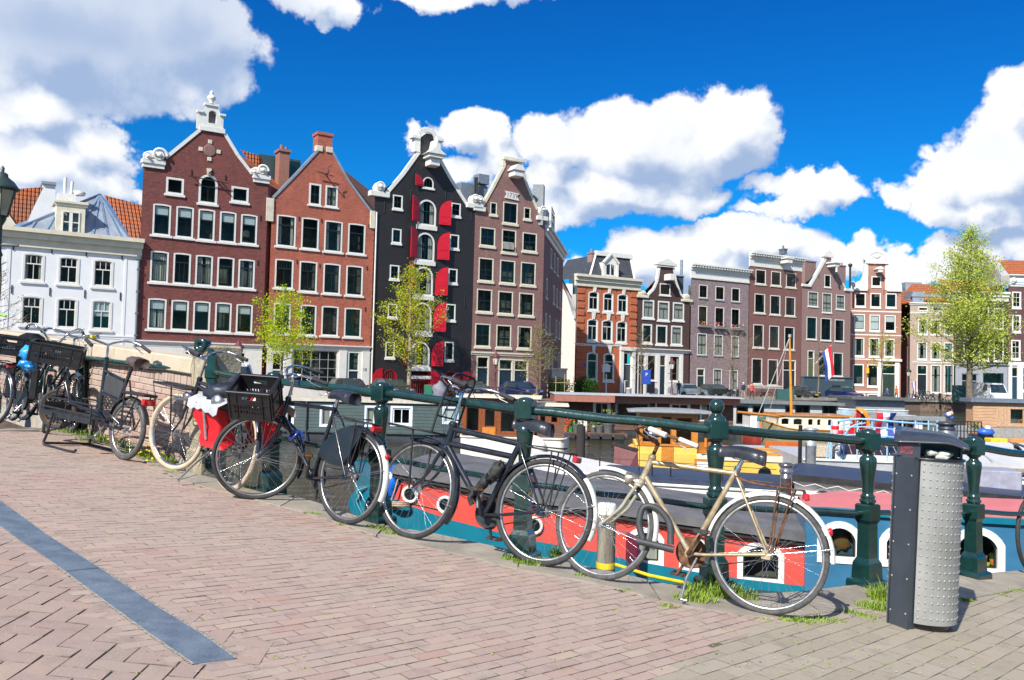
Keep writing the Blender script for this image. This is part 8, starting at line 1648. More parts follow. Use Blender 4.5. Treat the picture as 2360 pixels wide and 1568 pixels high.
def pot_plant(M,sz,pot,leaf,label,n=60,spread=1.0):
    root = empty('pot_plant',M,label=label,cat='pot plant',group='pot plants on deck and quay'); mb = MB(); mb.lathe([(sz*.3,0),(sz*.42,sz*.55),(sz*.45,sz*.6),(sz*.38,sz*.6)],seg=12); mb.build('pot',pot,root); mb = MB()
    for k in range(n): a = random.uniform(0,6.28); rr_ = random.random()**.5*sz*.6*spread; c = Vector((rr_*math.cos(a),rr_*math.sin(a),sz*(.6+random.random()*.9*spread))); d = Vector((random.gauss(0,1),random.gauss(0,1),random.gauss(0,1))).normalized()*sz*.14; e = Vector((random.gauss(0,1),random.gauss(0,1),random.gauss(0,1))).normalized()*sz*.09; mb.quad(c-d,c-e,c+d,c+e)
    mb.build('leaves',leaf,root); return root
leafg = mat('pot_leaf_green',(.06,.16,.02),.7,var=.4,vs=12); leafy = mat('pot_leaf_olive',(.16,.17,.04),.7,var=.3,vs=12); terr = MATS['terracotta']; gpot = mat('grey_pot',(.12,.12,.12),.6)
for px,py,sz,pt,lf,lb in ((1302,1004,.8,terr,leafg,'terracotta pot with green plant at the left end of the floating deck'),(1315,1000,.5,mat('green_can',(.02,.35,.06),.4),leafg,'bright green watering pot beside the terracotta one'),(1330,1002,.95,gpot,mat('pot_leaf_bright',(.1,.3,.02),.6),'dark pot with bright upright leaves behind the wooden pile'),(1367,1004,.6,gpot,leafg,'small grey pot with low green plant on the floating deck'),(1382,1002,.85,gpot,leafg,'broad grey pot with bushy green plant on the floating deck'),(1402,1003,1.1,gpot,leafy,'big grey pot with olive dry grass at the right end of the deck')):
    p = W(px,py,45.2); p.z = ZW+.3; pot_plant(Matrix.Translation(p),sz*.72,pt,lf,lb)
mb = MB(); a = W(1352,1003,45.3); a.z = ZW+.3
for s_ in (0,.45): mb.beam(a+Vector((0,s_,0)),a+Vector((.45,s_,.75)),.05); mb.beam(a+Vector((.5,s_,0)),a+Vector((.0,s_,.5)),.05); 
[mb.beam(a+Vector((.05+k*.08,0,.42)),a+Vector((.05+k*.08,.45,.42)),.06,.02) for k in range(5)]; [mb.beam(a+Vector((.3+k*.05,0,.52+k*.08)),a+Vector((.3+k*.05,.45,.52+k*.08)),.05,.02) for k in range(3)]; thing('folding_chair',mb,wood_d,'brown wooden folding chair standing on the floating deck','chair')
mb = MB(); a = W(1310,955,45.2); mb.box(a.x-.3,a.x+.35,a.y,a.y+.08,a.z-.6,a.z+.15,0,.03); mb.box(a.x+.5,a.x+1.0,a.y,a.y+.06,a.z-.9,a.z-.1,1,.03); mb.box(a.x-.5,a.x-.2,a.y,a.y+.05,a.z-.3,a.z+.1,2,.03); thing('laundry',mb,[mat('red_cloth',(.6,.03,.03),.8),mat('floral_white_cloth',(.6,.55,.5),.8,var=.4,vs=12),mat('orange_cloth',(.7,.2,.03),.8)],'red and patterned cloths hung up behind the deck plants','cloth')
# ---- grey houseboat
r = boat('pale grey houseboat with black framed windows and flat grey roof',1800,52,-1); z1 = r.uz(1800,932)[1]; x0,x1 = r.uz(1690,960)[0],r.uz(1932,960)[0]; r.T = T3
ws = dict(frame=black,sash=black,fw=.07,split=0,proud=.02,sw=.02); R3_ = lambda q: r.rect(q)
r.T = (1760,860,.2542); WW = [(*r.rect((195,300,245,362)),ws),(*r.rect((285,275,418,385)),dict(ws,cols=2)),(*r.rect((530,278,660,385)),dict(ws,cols=2))]; r.T = T3; WW += [(*r.rect((1955,300,2060,460)),ws),(*r.rect((2102,298,2205,410)),ws)]; r.T = (0,0,1)
cabin(r,x0,x1,.3,z1,2.2,mat('pale_grey_boards',(.42,.44,.42),.7,var=.08,vs=2,dirt=.2),WW,mat('grey_flat_roof',(.16,.17,.17),.7),.3,.16); hull(r,x0-.3,x1+.3,5.4,lambda t_: .32,hullg,0,0,deckm=hullg)
# ---- salon boat with mast
r = boat('cream salon boat with varnished roof edge and orange mast',1870,41,-2,name='sailing_boat'); x0,x1 = r.uz(1775,990)[0],r.uz(2020,995)[0]; z1 = r.uz(1860,960)[1]; zd = r.uz(1860,985)[1]; ws = dict(frame=cream,sash=cream,fw=.05,split=0,proud=.01,sw=.02,arch=.08)
R4 = lambda a,b_: (r.uz(a,975)[0],r.uz(b_,975)[0],zd+.02,z1-.08,ws)
cabin(r,r.uz(1800,975)[0],r.uz(1965,975)[0],zd-.1,z1,2.4,cream,[R4(1804,1827),R4(1832,1858),R4(1866,1883),R4(1887,1901),R4(1912,1926),R4(1934,1946)],wood_o,.1,.06,y=.4)
hull(r,x0,x1,3.2,lambda t_: zd-.1+.35*max(0,(.3-t_)/.3)**2,mat('olive_hull',(.28,.24,.13),.5,dirt=.2),.22,.1,rub=wood_o,deckm=cream)
mb = MB(); a = r.P(1824,960,1); b_ = r.P(1820,778,1); mb.tube([a,a.lerp(b_,.5),b_],[.075,.065,.045],10); mb.build('mast',mat('orange_mast',(.6,.24,.02),.35,coat=.4),r.e); mb = MB(); mb.tube([b_,r.P(1745,962,1)],.022,5); mb.tube([b_,r.P(1768,968,1)],.012,4); mb.lathe([(.08,0),(.08,.15)],b_,8); r.part('rigging',mb,mat('pale_wire',(.5,.5,.5),.4,.5))
mb = MB(); mb.tube([r.P(1700,950,0),r.P(1820,962,.5)],.06,8); r.part('boom',mb,wood_o); 
r = boat('small white and teal cabin boat with red hull beside the salon boat',1755,44,0,name='cabin_boat'); x0,x1 = r.uz(1725,985)[0],r.uz(1800,985)[0]; hull(r,x0,x1,2.4,lambda t_: .62+.2*(2*t_-1)**2,mat('red_lead_hull',(.3,.04,.03),.5),.25,.15,deckm=bwhite); cabin(r,r.uz(1733,970)[0],r.uz(1748,970)[0],.6,r.uz(1740,957)[1],1.5,bwhite,[],wood_o,.05,.04,y=.3); mb = MB(); v = r.rect((1748,962,1800,972)); mb.box(v[0],v[1],.2,2,v[2],v[3],0,.04); r.part('canopy',mb,mat('teal_canvas',(.03,.16,.15),.7)); mb = MB(); v = r.rect((1754,955,1762,985)); mb.box(v[0],v[1],.25,.3,v[2],v[3]); r.part('cabin_door',mb,wood_o)
# ---- orange hull piece and boat deck in front of the blue railing
r = boat('low cream boat with orange wooden side boards behind the yellow bow',1800,31,-4,name='open_boat'); v = r.rect((1763,1018,1842,1052)); zb = v[2]; hull(r,r.uz(1700,1060)[0],r.uz(1860,1060)[0],2.4,lambda t_: .72,cream,.2,.1); mb = MB(); mb.box(v[0],v[1],-.02,.05,v[2],v[3],0,.01); r.part('side_board',mb,mat('orange_board',(.5,.12,.02),.4,coat=.3)); mb = MB(); mb.beam(r.P(1700,1045,0),r.P(1850,1075,.3),.10,.08); mb.beam(r.P(1735,1040,.4),r.P(1850,1062,.6),.06); r.part('spar',mb,wood_o)
# ---- boat with light blue railing, flags
r = boat('grey decked barge with light blue tubular railing and dark glazed hatch',2040,24,-5,name='barge'); x0,x1 = r.uz(1850,1080)[0],r.uz(2300,1090)[0]; zd = r.uz(2040,1062)[1]
hull(r,x0,x1,4.5,lambda t_: zd-.02,lgrey,.0,.08,rub=bwhite); zr0 = r.uz(1915,1060)[1]
mb = MB(); A = [(1912,1060,0),(1917,973,0),(1980,966,.0),(2080,974,.0),(2165,980,.6),(2200,985,2.2),(2205,1010,2.4)]; P_ = [r.P(*a) for a in A]; mb.tube(catmull(P_[1:6],4),.03,6); mb.tube([P_[0],P_[1]],.03,6)
for k in (18,36,55): mb.tube(catmull([r.P(a,b_+k*.42 if 0 else b_+k,c) for a,b_,c in A[1:6]],4),.02,5)
for px in (1917,1945,1976,2010,2045,2080,2110,2140,2160): a = r.P(px,970,0); mb.tube([a,(a.x,0,zd)],.024,5)
for k in range(6): a = r.P(2140+k*11,985,.6+k*.25); mb.tube([a,(a.x,a.y,a.z-.6)],.02,5)
for px in (1905,1935): mb.tube(catmull([r.P(px,1060,0),r.P(px+5,1020,0),r.P(px+25,985,0),r.P(px+60,975,0)],5),.022,5)
mb.build('railing',ltbl,r.e); v = r.rect((1925,1030,2200,1062)); mb = MB(); a,b_ = r.uz(1925,1050)[0],r.uz(2190,1050)[0]; mb.add([(a,0,zd),(b_,0,zd),(b_,.0,zd+.12),(a,0,zd+.12),(a+.6,1.8,zd+.42),(b_,1.8,zd+.42)],[(0,1,2,3),(3,2,5,4)],0); mb.build('hatch_frame',bwhite,r.e); mb = MB(); mb.quad((a+.15,.05,zd+.15),(b_-.1,.05,zd+.15),(b_-.1,1.7,zd+.43),(a+.7,1.7,zd+.43)); mb.build('pane',mat('black_glass',(.012,.014,.016),.4),r.e); mb = MB()
for k in range(14): x = a+.25+(b_-a-.4)*k/13; mb.beam((x,.05,zd+.16),(x+.35,1.7,zd+.44),.02,.015)
mb.build('glazing_bar',lgrey,r.e,kind='stuff')
mb = MB(); v = r.rect((1880,1028,1930,1055),.5); mb.box(v[0],v[1],.4,1.4,zd,v[3],0,.02); mb.build('tiled_table',mat('mosaic_tile',(.5,.42,.3),.5,var=.5,vs=40),r.e)
def flag(name,P0_,du,dv,stripes,label,nu=10,nv=9,wob=.12,extra=None):
    root = empty(name,Matrix.Translation(P0_),label=label,cat='flag'); du,dv = Vector(du),Vector(dv); nrm = du.cross(dv).normalized(); mb = MB(); v = []
    for i in range(nu+1):
        for j in range(nv+1): a,b_ = i/nu,j/nv; v.append(du*a+dv*b_+nrm*wob*math.sin(a*7+b_*2)*du.length*(.3+b_)+Vector((0,0,-.12*a*du.length)))
    for i in range(nu):
        for j in range(nv): mb.add([v[i*(nv+1)+j],v[(i+1)*(nv+1)+j],v[(i+1)*(nv+1)+j+1],v[i*(nv+1)+j+1]],[(0,1,2,3)],min(len(stripes)-1,int(j/nv*len(stripes))),True)
    mb.build('cloth',stripes,root); return root
fr_,fw_,fb_ = mat('flag_red',(.58,.012,.03),.7),mat('flag_white',(.78,.78,.78),.7),mat('flag_blue',(.012,.05,.30),.7); fo_ = mat('pennant_orange',(.85,.26,.01),.6); fk_ = mat('flag_black',(.01,.01,.012),.7)
p0 = W(2020,952,26); f1 = flag('dutch_flag',p0,(.06,.25,-.9),(.55,.0,.06),[fr_,fw_,fb_],'small red white and blue flag hanging above the light blue boat railing',nu=9); mb = MB(); mb.tube([(0,0,.1),(-.25,0,-1.3)],.015,5); mb.build('staff',wood_o,f1)
p0 = W(1975,943,25.5); f2 = flag('city_flag',p0,(-.22,.1,-.62),(.46,.2,-.35),[fr_,fk_,fr_],'red and black city flag with white crosses flying with an orange pennant',nu=8,wob=.08)
mb = MB(); 
for k in range(3):
    c = Vector((-.06+.0,-.06,-.12))+Vector((-.22,.1,-.62))*(.2+.25*k)+Vector((.46,.2,-.35))*.5
    for s_ in (-1,1): mb.beam(c+Vector((-.05,0,-.05*s_)),c+Vector((.05,0,.05*s_)),.02,.01)
mb.build('crosses',fw_,f2); mb = MB(); pts = catmull([(0,-.05,.02),(.2,-.08,-.08),(.32,-.05,-.35),(.25,-.05,-.62)],5); v = []
for i,p in enumerate(pts): w_ = .07*(1-.4*i/len(pts)); v += [p+Vector((-w_,0,-.02)),p+Vector((w_,.02,.02))]
mb.add(v,[(2*i,2*i+1,2*i+3,2*i+2) for i in range(len(pts)-1)],0,True); mb.build('orange_pennant',fo_,f2); mb = MB(); mb.tube([(-.02,0,.06),(-.1,0,-1.6)],.018,5); mb.build('staff',wood_o,f2)
for k,(px,py) in enumerate(((1925,990),(1935,1000))):
    mb = MB(); mb.sphere((0,0,0),.12,10,8,0,(.8,.8,2.2)); mb.lathe([(.10,-.05),(.11,0),(.10,.05)],(0,0,.05),10,1); thing('fender',mb,[mat('pale_pink_fender',(.7,.5,.45),.5),fr_],('left' if k == 0 else 'right')+' of two pale pink fenders hanging on the light blue railing','fender',at(px,py,23.6))
# ---- grey wheelhouse behind, pink-white boat, green canvas
r = boat('grey wheelhouse with slanting windows on a pale blue hull behind the flags',2015,60,0,name='wheelhouse_boat'); v = r.rect((1960,918,2095,945)); z0 = r.uz(2010,945)[1]; ws = dict(frame=mat('grey_steel_boat',(.28,.30,.32),.5),sash=mat('grey_steel_boat',0) if 0 else lgrey,fw=.12,split=0,proud=.02,sw=.02)
cabin(r,v[0]+.4,v[1]-.3,z0,v[3]-.12,3.5,MATS['grey_steel_boat'],[(*[r.uz(a,930)[0] for a in pr_],z0+.25,v[3]-.3,ws) for pr_ in ((1972,1988),(1992,2010),(2014,2030),(2060,2080))],mat('dark_wheelhouse_roof',(.10,.11,.11),.6),.5,.18); hull(r,r.uz(1925,955)[0],r.uz(2110,955)[0],4.5,lambda t_: z0+.02,mat('pale_blue_hull',(.35,.48,.55),.5),.15,.1,rub=bwhite)
r = boat('pinkish white boat cabin with red door and grey canopy roof',2095,43,-3,name='cabin_boat'); x0,x1 = r.uz(2012,980)[0],r.uz(2190,985)[0]; z1 = r.uz(2090,958)[1]; zd = r.uz(2090,998)[1]; ws = dict(frame=bwhite,sash=sashdk,fw=.06,split=0,proud=.01,sw=.02,arch=.15)
cabin(r,x0,r.uz(2115,980)[0],zd-.2,z1,3,pinkw,[(r.uz(2040,980)[0],r.uz(2066,980)[0],zd+.05,z1-.1,ws),(r.uz(2074,980)[0],r.uz(2108,980)[0],zd-.1,z1-.15,dict(ws,frame=mat('wine_red_door',(.2,.02,.03),.4),arch=0,cols=2))],None,y=.2); hull(r,x0-.6,x1+1,3.8,lambda t_: zd-.15,bwhite,.05,.15)
mb = MB(); a,b_ = r.uz(2000,950)[0],r.uz(2175,960)[0]; n = 6
for i in range(n): y0,y1 = -.2+2.4*i/n,-.2+2.4*(i+1)/n; f = lambda y: z1+.02+.10*math.sin(math.pi*(y+.2)/3.6); mb.quad((a,y0,f(y0)),(b_,y0,f(y0)-.25),(b_,y1,f(y1)-.25),(a,y1,f(y1)))
mb.box(a,b_,-.22,-.2,z1-.22,z1+.0); r.part('canopy',mb,mat('grey_canvas',(.22,.24,.25),.7)); v = r.rect((2120,963,2150,985)); mb = MB(); mb.box(v[0],v[1],.3,1.2,v[2],v[3],0,.06); r.part('green_cover',mb,mat('green_canvas',(.01,.16,.06),.7)); mb = MB(); [mb.box(r.uz(px,990)[0],r.uz(px+8,990)[0],-.1,.2,zd-.3,zd+.75,0,.06) for px in (2108,2118)]; r.part('white_locker',mb,bwhite)
# ---- right: wooden houseboat, terrace, pale roofed boats
r = boat('houseboat clad in pale cedar boards with large windows at the right edge',2300,50,0); z1 = r.uz(2300,928)[1]; x0,x1 = r.uz(2243,950)[0],r.uz(2480,950)[0]; ws = dict(frame=mat('pale_oak_frame',(.52,.33,.2),.5),sash=MATS['pale_oak_frame'],fw=.12,split=0,proud=.02,sw=.03)
cabin(r,x0,x1,r.uz(2300,985)[1],z1,.8,wood_p,[(*r.rect((2296,937,2306,983)),ws),(*r.rect((2308,937,2318,983)),ws),(*r.rect((2322,937,2366,984)),dict(ws,fw=.16)),(*r.rect((2400,937,2440,984)),ws)],mat('blue_grey_roof_edge',(.14,.17,.22),.6),.25,.22,step=.17); hull(r,x0-.3,x1+1,1.4,lambda t_: r.uz(2300,985)[1]-.02,mat('concrete_hull',(.32,.31,.28),.8,dirt=.3),0,0)
mb = MB(); v = r.rect((2336,970,2348,982),1.0); c = ((v[0]+v[1])/2,v[2]); mb.lathe([(.08,0),(.12,.25)],(c[0],.6,c[1]-.1),10); [mb.sphere((c[0]+.15*math.cos(k),.6,c[1]+.25+.12*math.sin(k*1.7)),.08,7,5,1) for k in range(7)]; r.part('tulips',mb,[gpot,mat('tulip_orange',(.75,.2,.02),.6)])
r = boat('dark floating terrace with iron fence and pots in front of the cedar houseboat',2225,46,0,name='floating_terrace',cat='deck'); x0,x1 = r.uz(2198,990)[0],r.uz(2262,990)[0]; mb = MB(); mb.box(x0,x1,0,3,.0,.35); r.part('deck',mb,tarb); mb = MB(); zt = r.uz(2220,972)[1]
for k in range(9): x = x0+(x1-x0)*k/8; mb.tube([(x,0,.3),(x,0,zt)],.03,5)
mb.beam((x0,0,zt),(x1,0,zt),.06); mb.beam((x0,0,(zt+.3)/2),(x1,0,(zt+.3)/2),.04); r.part('fence',mb,iron); p = W(2247,988,47); p.z = ZW+.35; pot_plant(Matrix.Translation(p),.6,terr,leafg,'terracotta pot with green plant on the dark floating terrace')
r = boat('pale grey cabin roofs of a white motor boat right of the litter bin',2330,23.5,-5,name='motor_boat'); x0,x1 = r.uz(2205,1090)[0],r.uz(2560,1090)[0]; z1 = r.uz(2300,1078)[1]; hull(r,x0-1.5,x1,4,lambda t_: z1-.25,bwhite,.1,0,deckm=lgrey,rub=lgrey)
mb = MB(); a,b_ = r.uz(2222,1070)[0],r.uz(2560,1070)[0]; zt = z1+.1; mb.quad((a,.1,zt),(b_,.1,zt-.05),(b_,2.6,zt+.42),(a+.4,2.6,zt+.42)); mb.box(a,b_,.08,.12,zt-.28,zt); mb.beam((r.uz(2295,1060)[0],.1,zt+.03),(r.uz(2295,1060)[0]+.35,2.6,zt+.45),.08,.08); r.part('cabin_roof',mb,mat('pale_grey_canvas',(.50,.50,.50),.6,var=.06,vs=1,dirt=.1)); mb = MB(); v = r.rect((2280,1082,2520,1092)); mb.box(v[0],v[1],-.02,.06,v[2],v[3],0,.01); r.part('cabin_window',mb,mat('brown_tinted_strip',(.3,.26,.2),.3))
r = boat('small black tug with red band and a blue white fender on its bow',2282,34,0,name='tug_boat'); x0,x1 = r.uz(2262,1020)[0],r.uz(2300,1020)[0]; z_ = r.uz(2280,1005)[1]; hull(r,x0,x1,1.4,lambda t_: z_,black,.3,.3,deckm=black); mb = MB(); mb.box(x0+.15,x1-.15,-.03,0,z_-.25,z_-.05); r.part('red_band',mb,redl); mb = MB(); mb.sphere(((x0+x1)/2,.3,z_+.12),.26,12,8,0,(1.3,1,.7),.2); mb.sphere(((x0+x1)/2+.05,.25,z_+.28),.12,10,8,1); r.part('fender',mb,[mat('fender_blue',(.03,.12,.5),.4),bwhite])
r = boat('open boat with yellow and orange fish boxes right of the black tug',2335,33,0,name='open_boat'); x0,x1 = r.uz(2298,1030)[0],r.uz(2420,1030)[0]; z_ = r.uz(2330,1030)[1]; hull(r,x0,x1,2,lambda t_: z_,mat('pale_blue_grey_hull',(.36,.42,.46),.5),.1,.1)
v = r.rect((2288,1012,2325,1022)); mb = MB(); [mb.box(v[0]+k*.33,v[0]+k*.33+.3,.1,.6,z_,v[3],0,.02) for k in range(2)]; r.part('yellow_box',mb,mat('box_yellow',(.8,.55,.02),.5)); v = r.rect((2327,1012,2420,1030)); mb = MB(); mb.box(v[0],v[1],-.03,.1,v[2],v[3],0,.02); r.part('wooden_board',mb,mat('orange_plywood',(.6,.27,.06),.5))
# ------------------------------------------------------------------ trees
def leafmat(name,c1,c2):
    m = bpy.data.materials.new(name); m.use_nodes = True; t = NT(m.node_tree); t.n.clear(); ge = t.N('ShaderNodeNewGeometry')
    c = t.ramp(ge.outputs['Random Per Island'],[(0,c1),(.6,tuple((a+b)/2 for a,b in zip(c1,c2))),(1,c2)])
    d = t.N('ShaderNodeBsdfDiffuse'); t.l.new(c,d.inputs[0]); tl_ = t.N('ShaderNodeBsdfTranslucent'); t.l.new(c,tl_.inputs[0]); mx = t.N('ShaderNodeMixShader',inp={0: .45,1: d.outputs[0],2: tl_.outputs[0]}); o = t.N('ShaderNodeOutputMaterial'); t.l.new(mx.outputs[0],o.inputs[0]); return m
L_br = leafmat('spring_leaf_bright',(.30,.46,.01),(.62,.72,.05)); L_ye = leafmat('spring_leaf_yellow',(.34,.44,.015),(.68,.68,.06)); L_big = leafmat('elm_leaf_olive',(.36,.46,.04),(.74,.78,.20)); L_sp = leafmat('bud_olive',(.20,.20,.05),(.36,.36,.12)); L_dk = leafmat('shrub_leaf_dark',(.02,.07,.012),(.06,.15,.03)); L_sh = leafmat('shrub_leaf_bright',(.08,.22,.01),(.2,.4,.02))
barkm = mat('grey_bark',(.16,.13,.095),.9,var=.3,vs=5,bump=.5,bs=12); twigm = mat('pale_twig',(.24,.19,.12),.85,var=.2,vs=5)
def tree(label,base,Htot,clear,rad,lm,n_leaf,leaf,seed=1,nb=34,tr=.09,shape=1.0,group='young street trees in spring leaf along the far quay',up=.75,twig=3,lean=0,outer=.35,bm=None,tw=.010):
    rd = random.Random(seed); root = empty('street_tree',Matrix.Translation(base),label=label,cat='tree',group=group); tm = MB(); top = Vector((lean,0,Htot*.93)); tk = [Vector((0,0,-.1))]
    for i in range(1,9): f = i/8; tk.append(Vector((lean*f+rd.gauss(0,.012)*Htot*.3,rd.gauss(0,.012)*Htot*.3,Htot*.93*f)))
    tm.tube(tk,[tr*(1.25 if i == 0 else 1)*(1-.82*(i/8)) for i in range(9)],9); tips = []; tb = MB()
    for k in range(nb):
        f = clear+(1-clear)*((k+.5)/nb)**.9; z = Htot*.93*f; i = min(7,int(f*8)); o = tk[i].lerp(tk[i+1],f*8-i); a = k*2.4+rd.uniform(-.4,.4); g_ = (f-clear)/(1-clear)
        env = rad*(math.sin(math.pi*min(1,g_*.82+.22))**.8)*shape if shape else rad*(1-g_)**.75*min(1,.55+g_*3)
        L_ = max(.25,env)*rd.uniform(.42,1.28); e = o+Vector((math.cos(a)*L_,math.sin(a)*L_,L_*up*rd.uniform(.6,1.3))); m = o.lerp(e,.5)+Vector((math.cos(a)*L_*.06,math.sin(a)*L_*.06,-L_*.06)); P_ = catmull([o,m,e],4); r0 = tr*(1-.8*f)*.42; tb.tube(P_,[max(.006,r0*(1-.85*i/8)) for i in range(9)],5,caps=False); tips.append((P_,L_))
        for q in range(twig):
            s_ = rd.uniform(.25,.95); p = P_[int(s_*8)]; a2 = a+rd.uniform(-1.2,1.2); l2 = L_*rd.uniform(.25,.5); e2 = p+Vector((math.cos(a2)*l2,math.sin(a2)*l2,l2*rd.uniform(.2,1.1))); Q_ = catmull([p,p.lerp(e2,.5)+Vector((0,0,-l2*.05)),e2],3); tb.tube(Q_,[tw*(1-.1*i) for i in range(len(Q_))],4,caps=False); tips.append((Q_,l2))
    tm.build('trunk',bm or barkm,root); tb.build('branches',twigm,root); cr = MB(); cl = []
    ws = [t_[1] for t_ in tips]
    for k in range(max(1,n_leaf//7)):
        P_,L_ = rd.choices(tips,ws)[0]; s_ = rd.random()**.6; p = P_[min(len(P_)-1,int(s_*len(P_)))]; cl.append((p,L_))
    for (p,L_) in cl:
        dens = .5+.5*noise.noise(p*(1.6/ max(.5,rad))+Vector((seed,0,0)))
        sp_ = leaf*rd.uniform(.8,2.0)
        for _ in range(int(3+dens*9)):
            c = p+Vector((rd.gauss(0,sp_),rd.gauss(0,sp_),rd.gauss(0,sp_))); s = leaf*rd.uniform(.5,1.15); n = Vector((rd.gauss(0,1),rd.gauss(0,1),rd.gauss(0,1)+.4)).normalized(); u = n.orthogonal().normalized(); u.rotate(Matrix.Rotation(rd.uniform(0,6.28),3,n)); w_ = n.cross(u); cr.add([c-u*s*.5,c-w_*s*.3,c+u*s*.5,c+w_*s*.3],[(0,1,2,3)])
    cr.build('crown',lm,root); return root
def gbase(px,Y): p = W(px,900,Y); return Vector((p.x,p.y,ZST))
def ztop(px,py,Y): return W(px,py,Y).z-ZST
def xw(dpx,Y): return dpx*Y/FPX
tree('bright green young tree in front of the orange red brick house',gbase(648,55),ztop(655,640,55),.26,xw(74,55),L_br,5600,.15,3,40,.10,up=.5)
tree('tall yellow green young tree in front of the black warehouse',gbase(941,62),ztop(932,585,62),.22,xw(82,62),L_ye,6800,.14,8,58,.17,up=.9,shape=None,bm=mat('pale_bark',(.30,.25,.17),.9,var=.3,vs=5))
tree('sparsely leafed tree beside the corner of the purple brown house',gbase(1238,66),ztop(1240,738,66),.22,xw(42,66),L_sp,2600,.11,5,36,.10,up=.9,twig=5)
tree('almost bare slender tree before the dark brown bell gable house',gbase(1477,93),ztop(1475,735,93),.25,xw(36,93),L_sp,700,.09,6,40,.13,up=.7,twig=5,tw=.016)
tree('almost bare tree in front of the grey purple house',gbase(1687,97),ztop(1692,742,97),.25,xw(48,97),L_sp,600,.09,7,44,.15,up=.7,twig=6,tw=.018)
tree('thin bare young tree beside the hanging flag',gbase(1886,103),ztop(1888,765,103),.35,xw(26,103),L_sp,350,.1,9,26,.12,up=.7,tw=.016)
tree('thin young tree with few yellow leaves before the salmon gable house',gbase(2032,112),ztop(2032,748,112),.4,xw(36,112),L_ye,1200,.17,10,26,.12,up=.6,tw=.018)
tree('big olive yellow elm taller than the roofs at the right',gbase(2236,98),ztop(2238,495,98),.18,xw(128,98),L_big,25000,.25,12,120,.36,up=.55,shape=None,twig=5,group='old elm',tw=.02,outer=.5)
tree('nearly bare twiggy tree at the left edge before the plastered house',gbase(-12,44),ztop(-5,575,44),.3,xw(60,44),L_sp,500,.09,11,34,.1,up=.6,twig=5)
tree('light green tree tip peeping over the lane roof',gbase(2078,150),ztop(2080,668,150),.3,3.2,L_ye,900,.35,14,24,.2)
def shrub(label,base,rx,rz,lm,n,leaf,seed=1):
    rd = random.Random(seed); root = empty('shrub',Matrix.Translation(base),label=label,cat='shrub',group='shrubs in the corner garden'); mb = MB()
    for k in range(9): a = rd.uniform(0,6.28); mb.tube([(0,0,0),(math.cos(a)*rx*.4,math.sin(a)*rx*.4,rz*.6),(math.cos(a)*rx*.7,math.sin(a)*rx*.7,rz*rd.uniform(.9,1.4))],.03,5)
    mb.build('stems',barkm,root); mb = MB()
    for k in range(n):
        d = Vector((rd.gauss(0,1),rd.gauss(0,1),rd.gauss(0,1))).normalized(); q = rd.random()**.35*(1+.25*noise.noise(d*2+Vector((seed,0,0)))); c = Vector((d.x*rx*q,d.y*rx*q,rz+d.z*rz*q)); s = leaf*rd.uniform(.5,1.2); n_ = (d+Vector((rd.gauss(0,.7),rd.gauss(0,.7),rd.gauss(0,.7)))).normalized(); u = n_.orthogonal().normalized(); w_ = n_.cross(u); mb.add([c-u*s*.5,c-w_*s*.35,c+u*s*.5,c+w_*s*.35],[(0,1,2,3)])
    mb.build('foliage',lm,root)
shrub('bright green shrub growing behind a bamboo trellis',gbase(1288,78),1.25,.9,L_sh,1500,.16,2); shrub('dense dark green shrub in front of the bright orange house',gbase(1348,80),1.35,1.0,L_dk,2200,.16,3); shrub('small ragged green bush below the salmon house windows',gbase(1951,110),1.2,.8,L_sh,500,.2,4)
mb = MB(); a = gbase(1240,74)
for k in range(5): mb.tube([a+Vector((k*.75,0,0)),a+Vector((k*.75,0,1.9+.2*(k % 2)))],.03,5)
mb.tube([a+Vector((-.1,-.05,1.35)),a+Vector((3.2,-.05,1.35))],.025,5); thing('bamboo_trellis',mb,mat('bamboo',(.45,.33,.17),.7),'bamboo trellis in front of the bright green shrub','trellis')
mb = MB(); a = gbase(1261,73)
for k in range(6): mb.lathe([(.06,0),(.06,.2)],a+Vector((0,0,k*.2)),10,k % 2)
thing('striped_bollard',mb,[redl,bwhite],'red and white striped post beside the garden trellis','bollard')
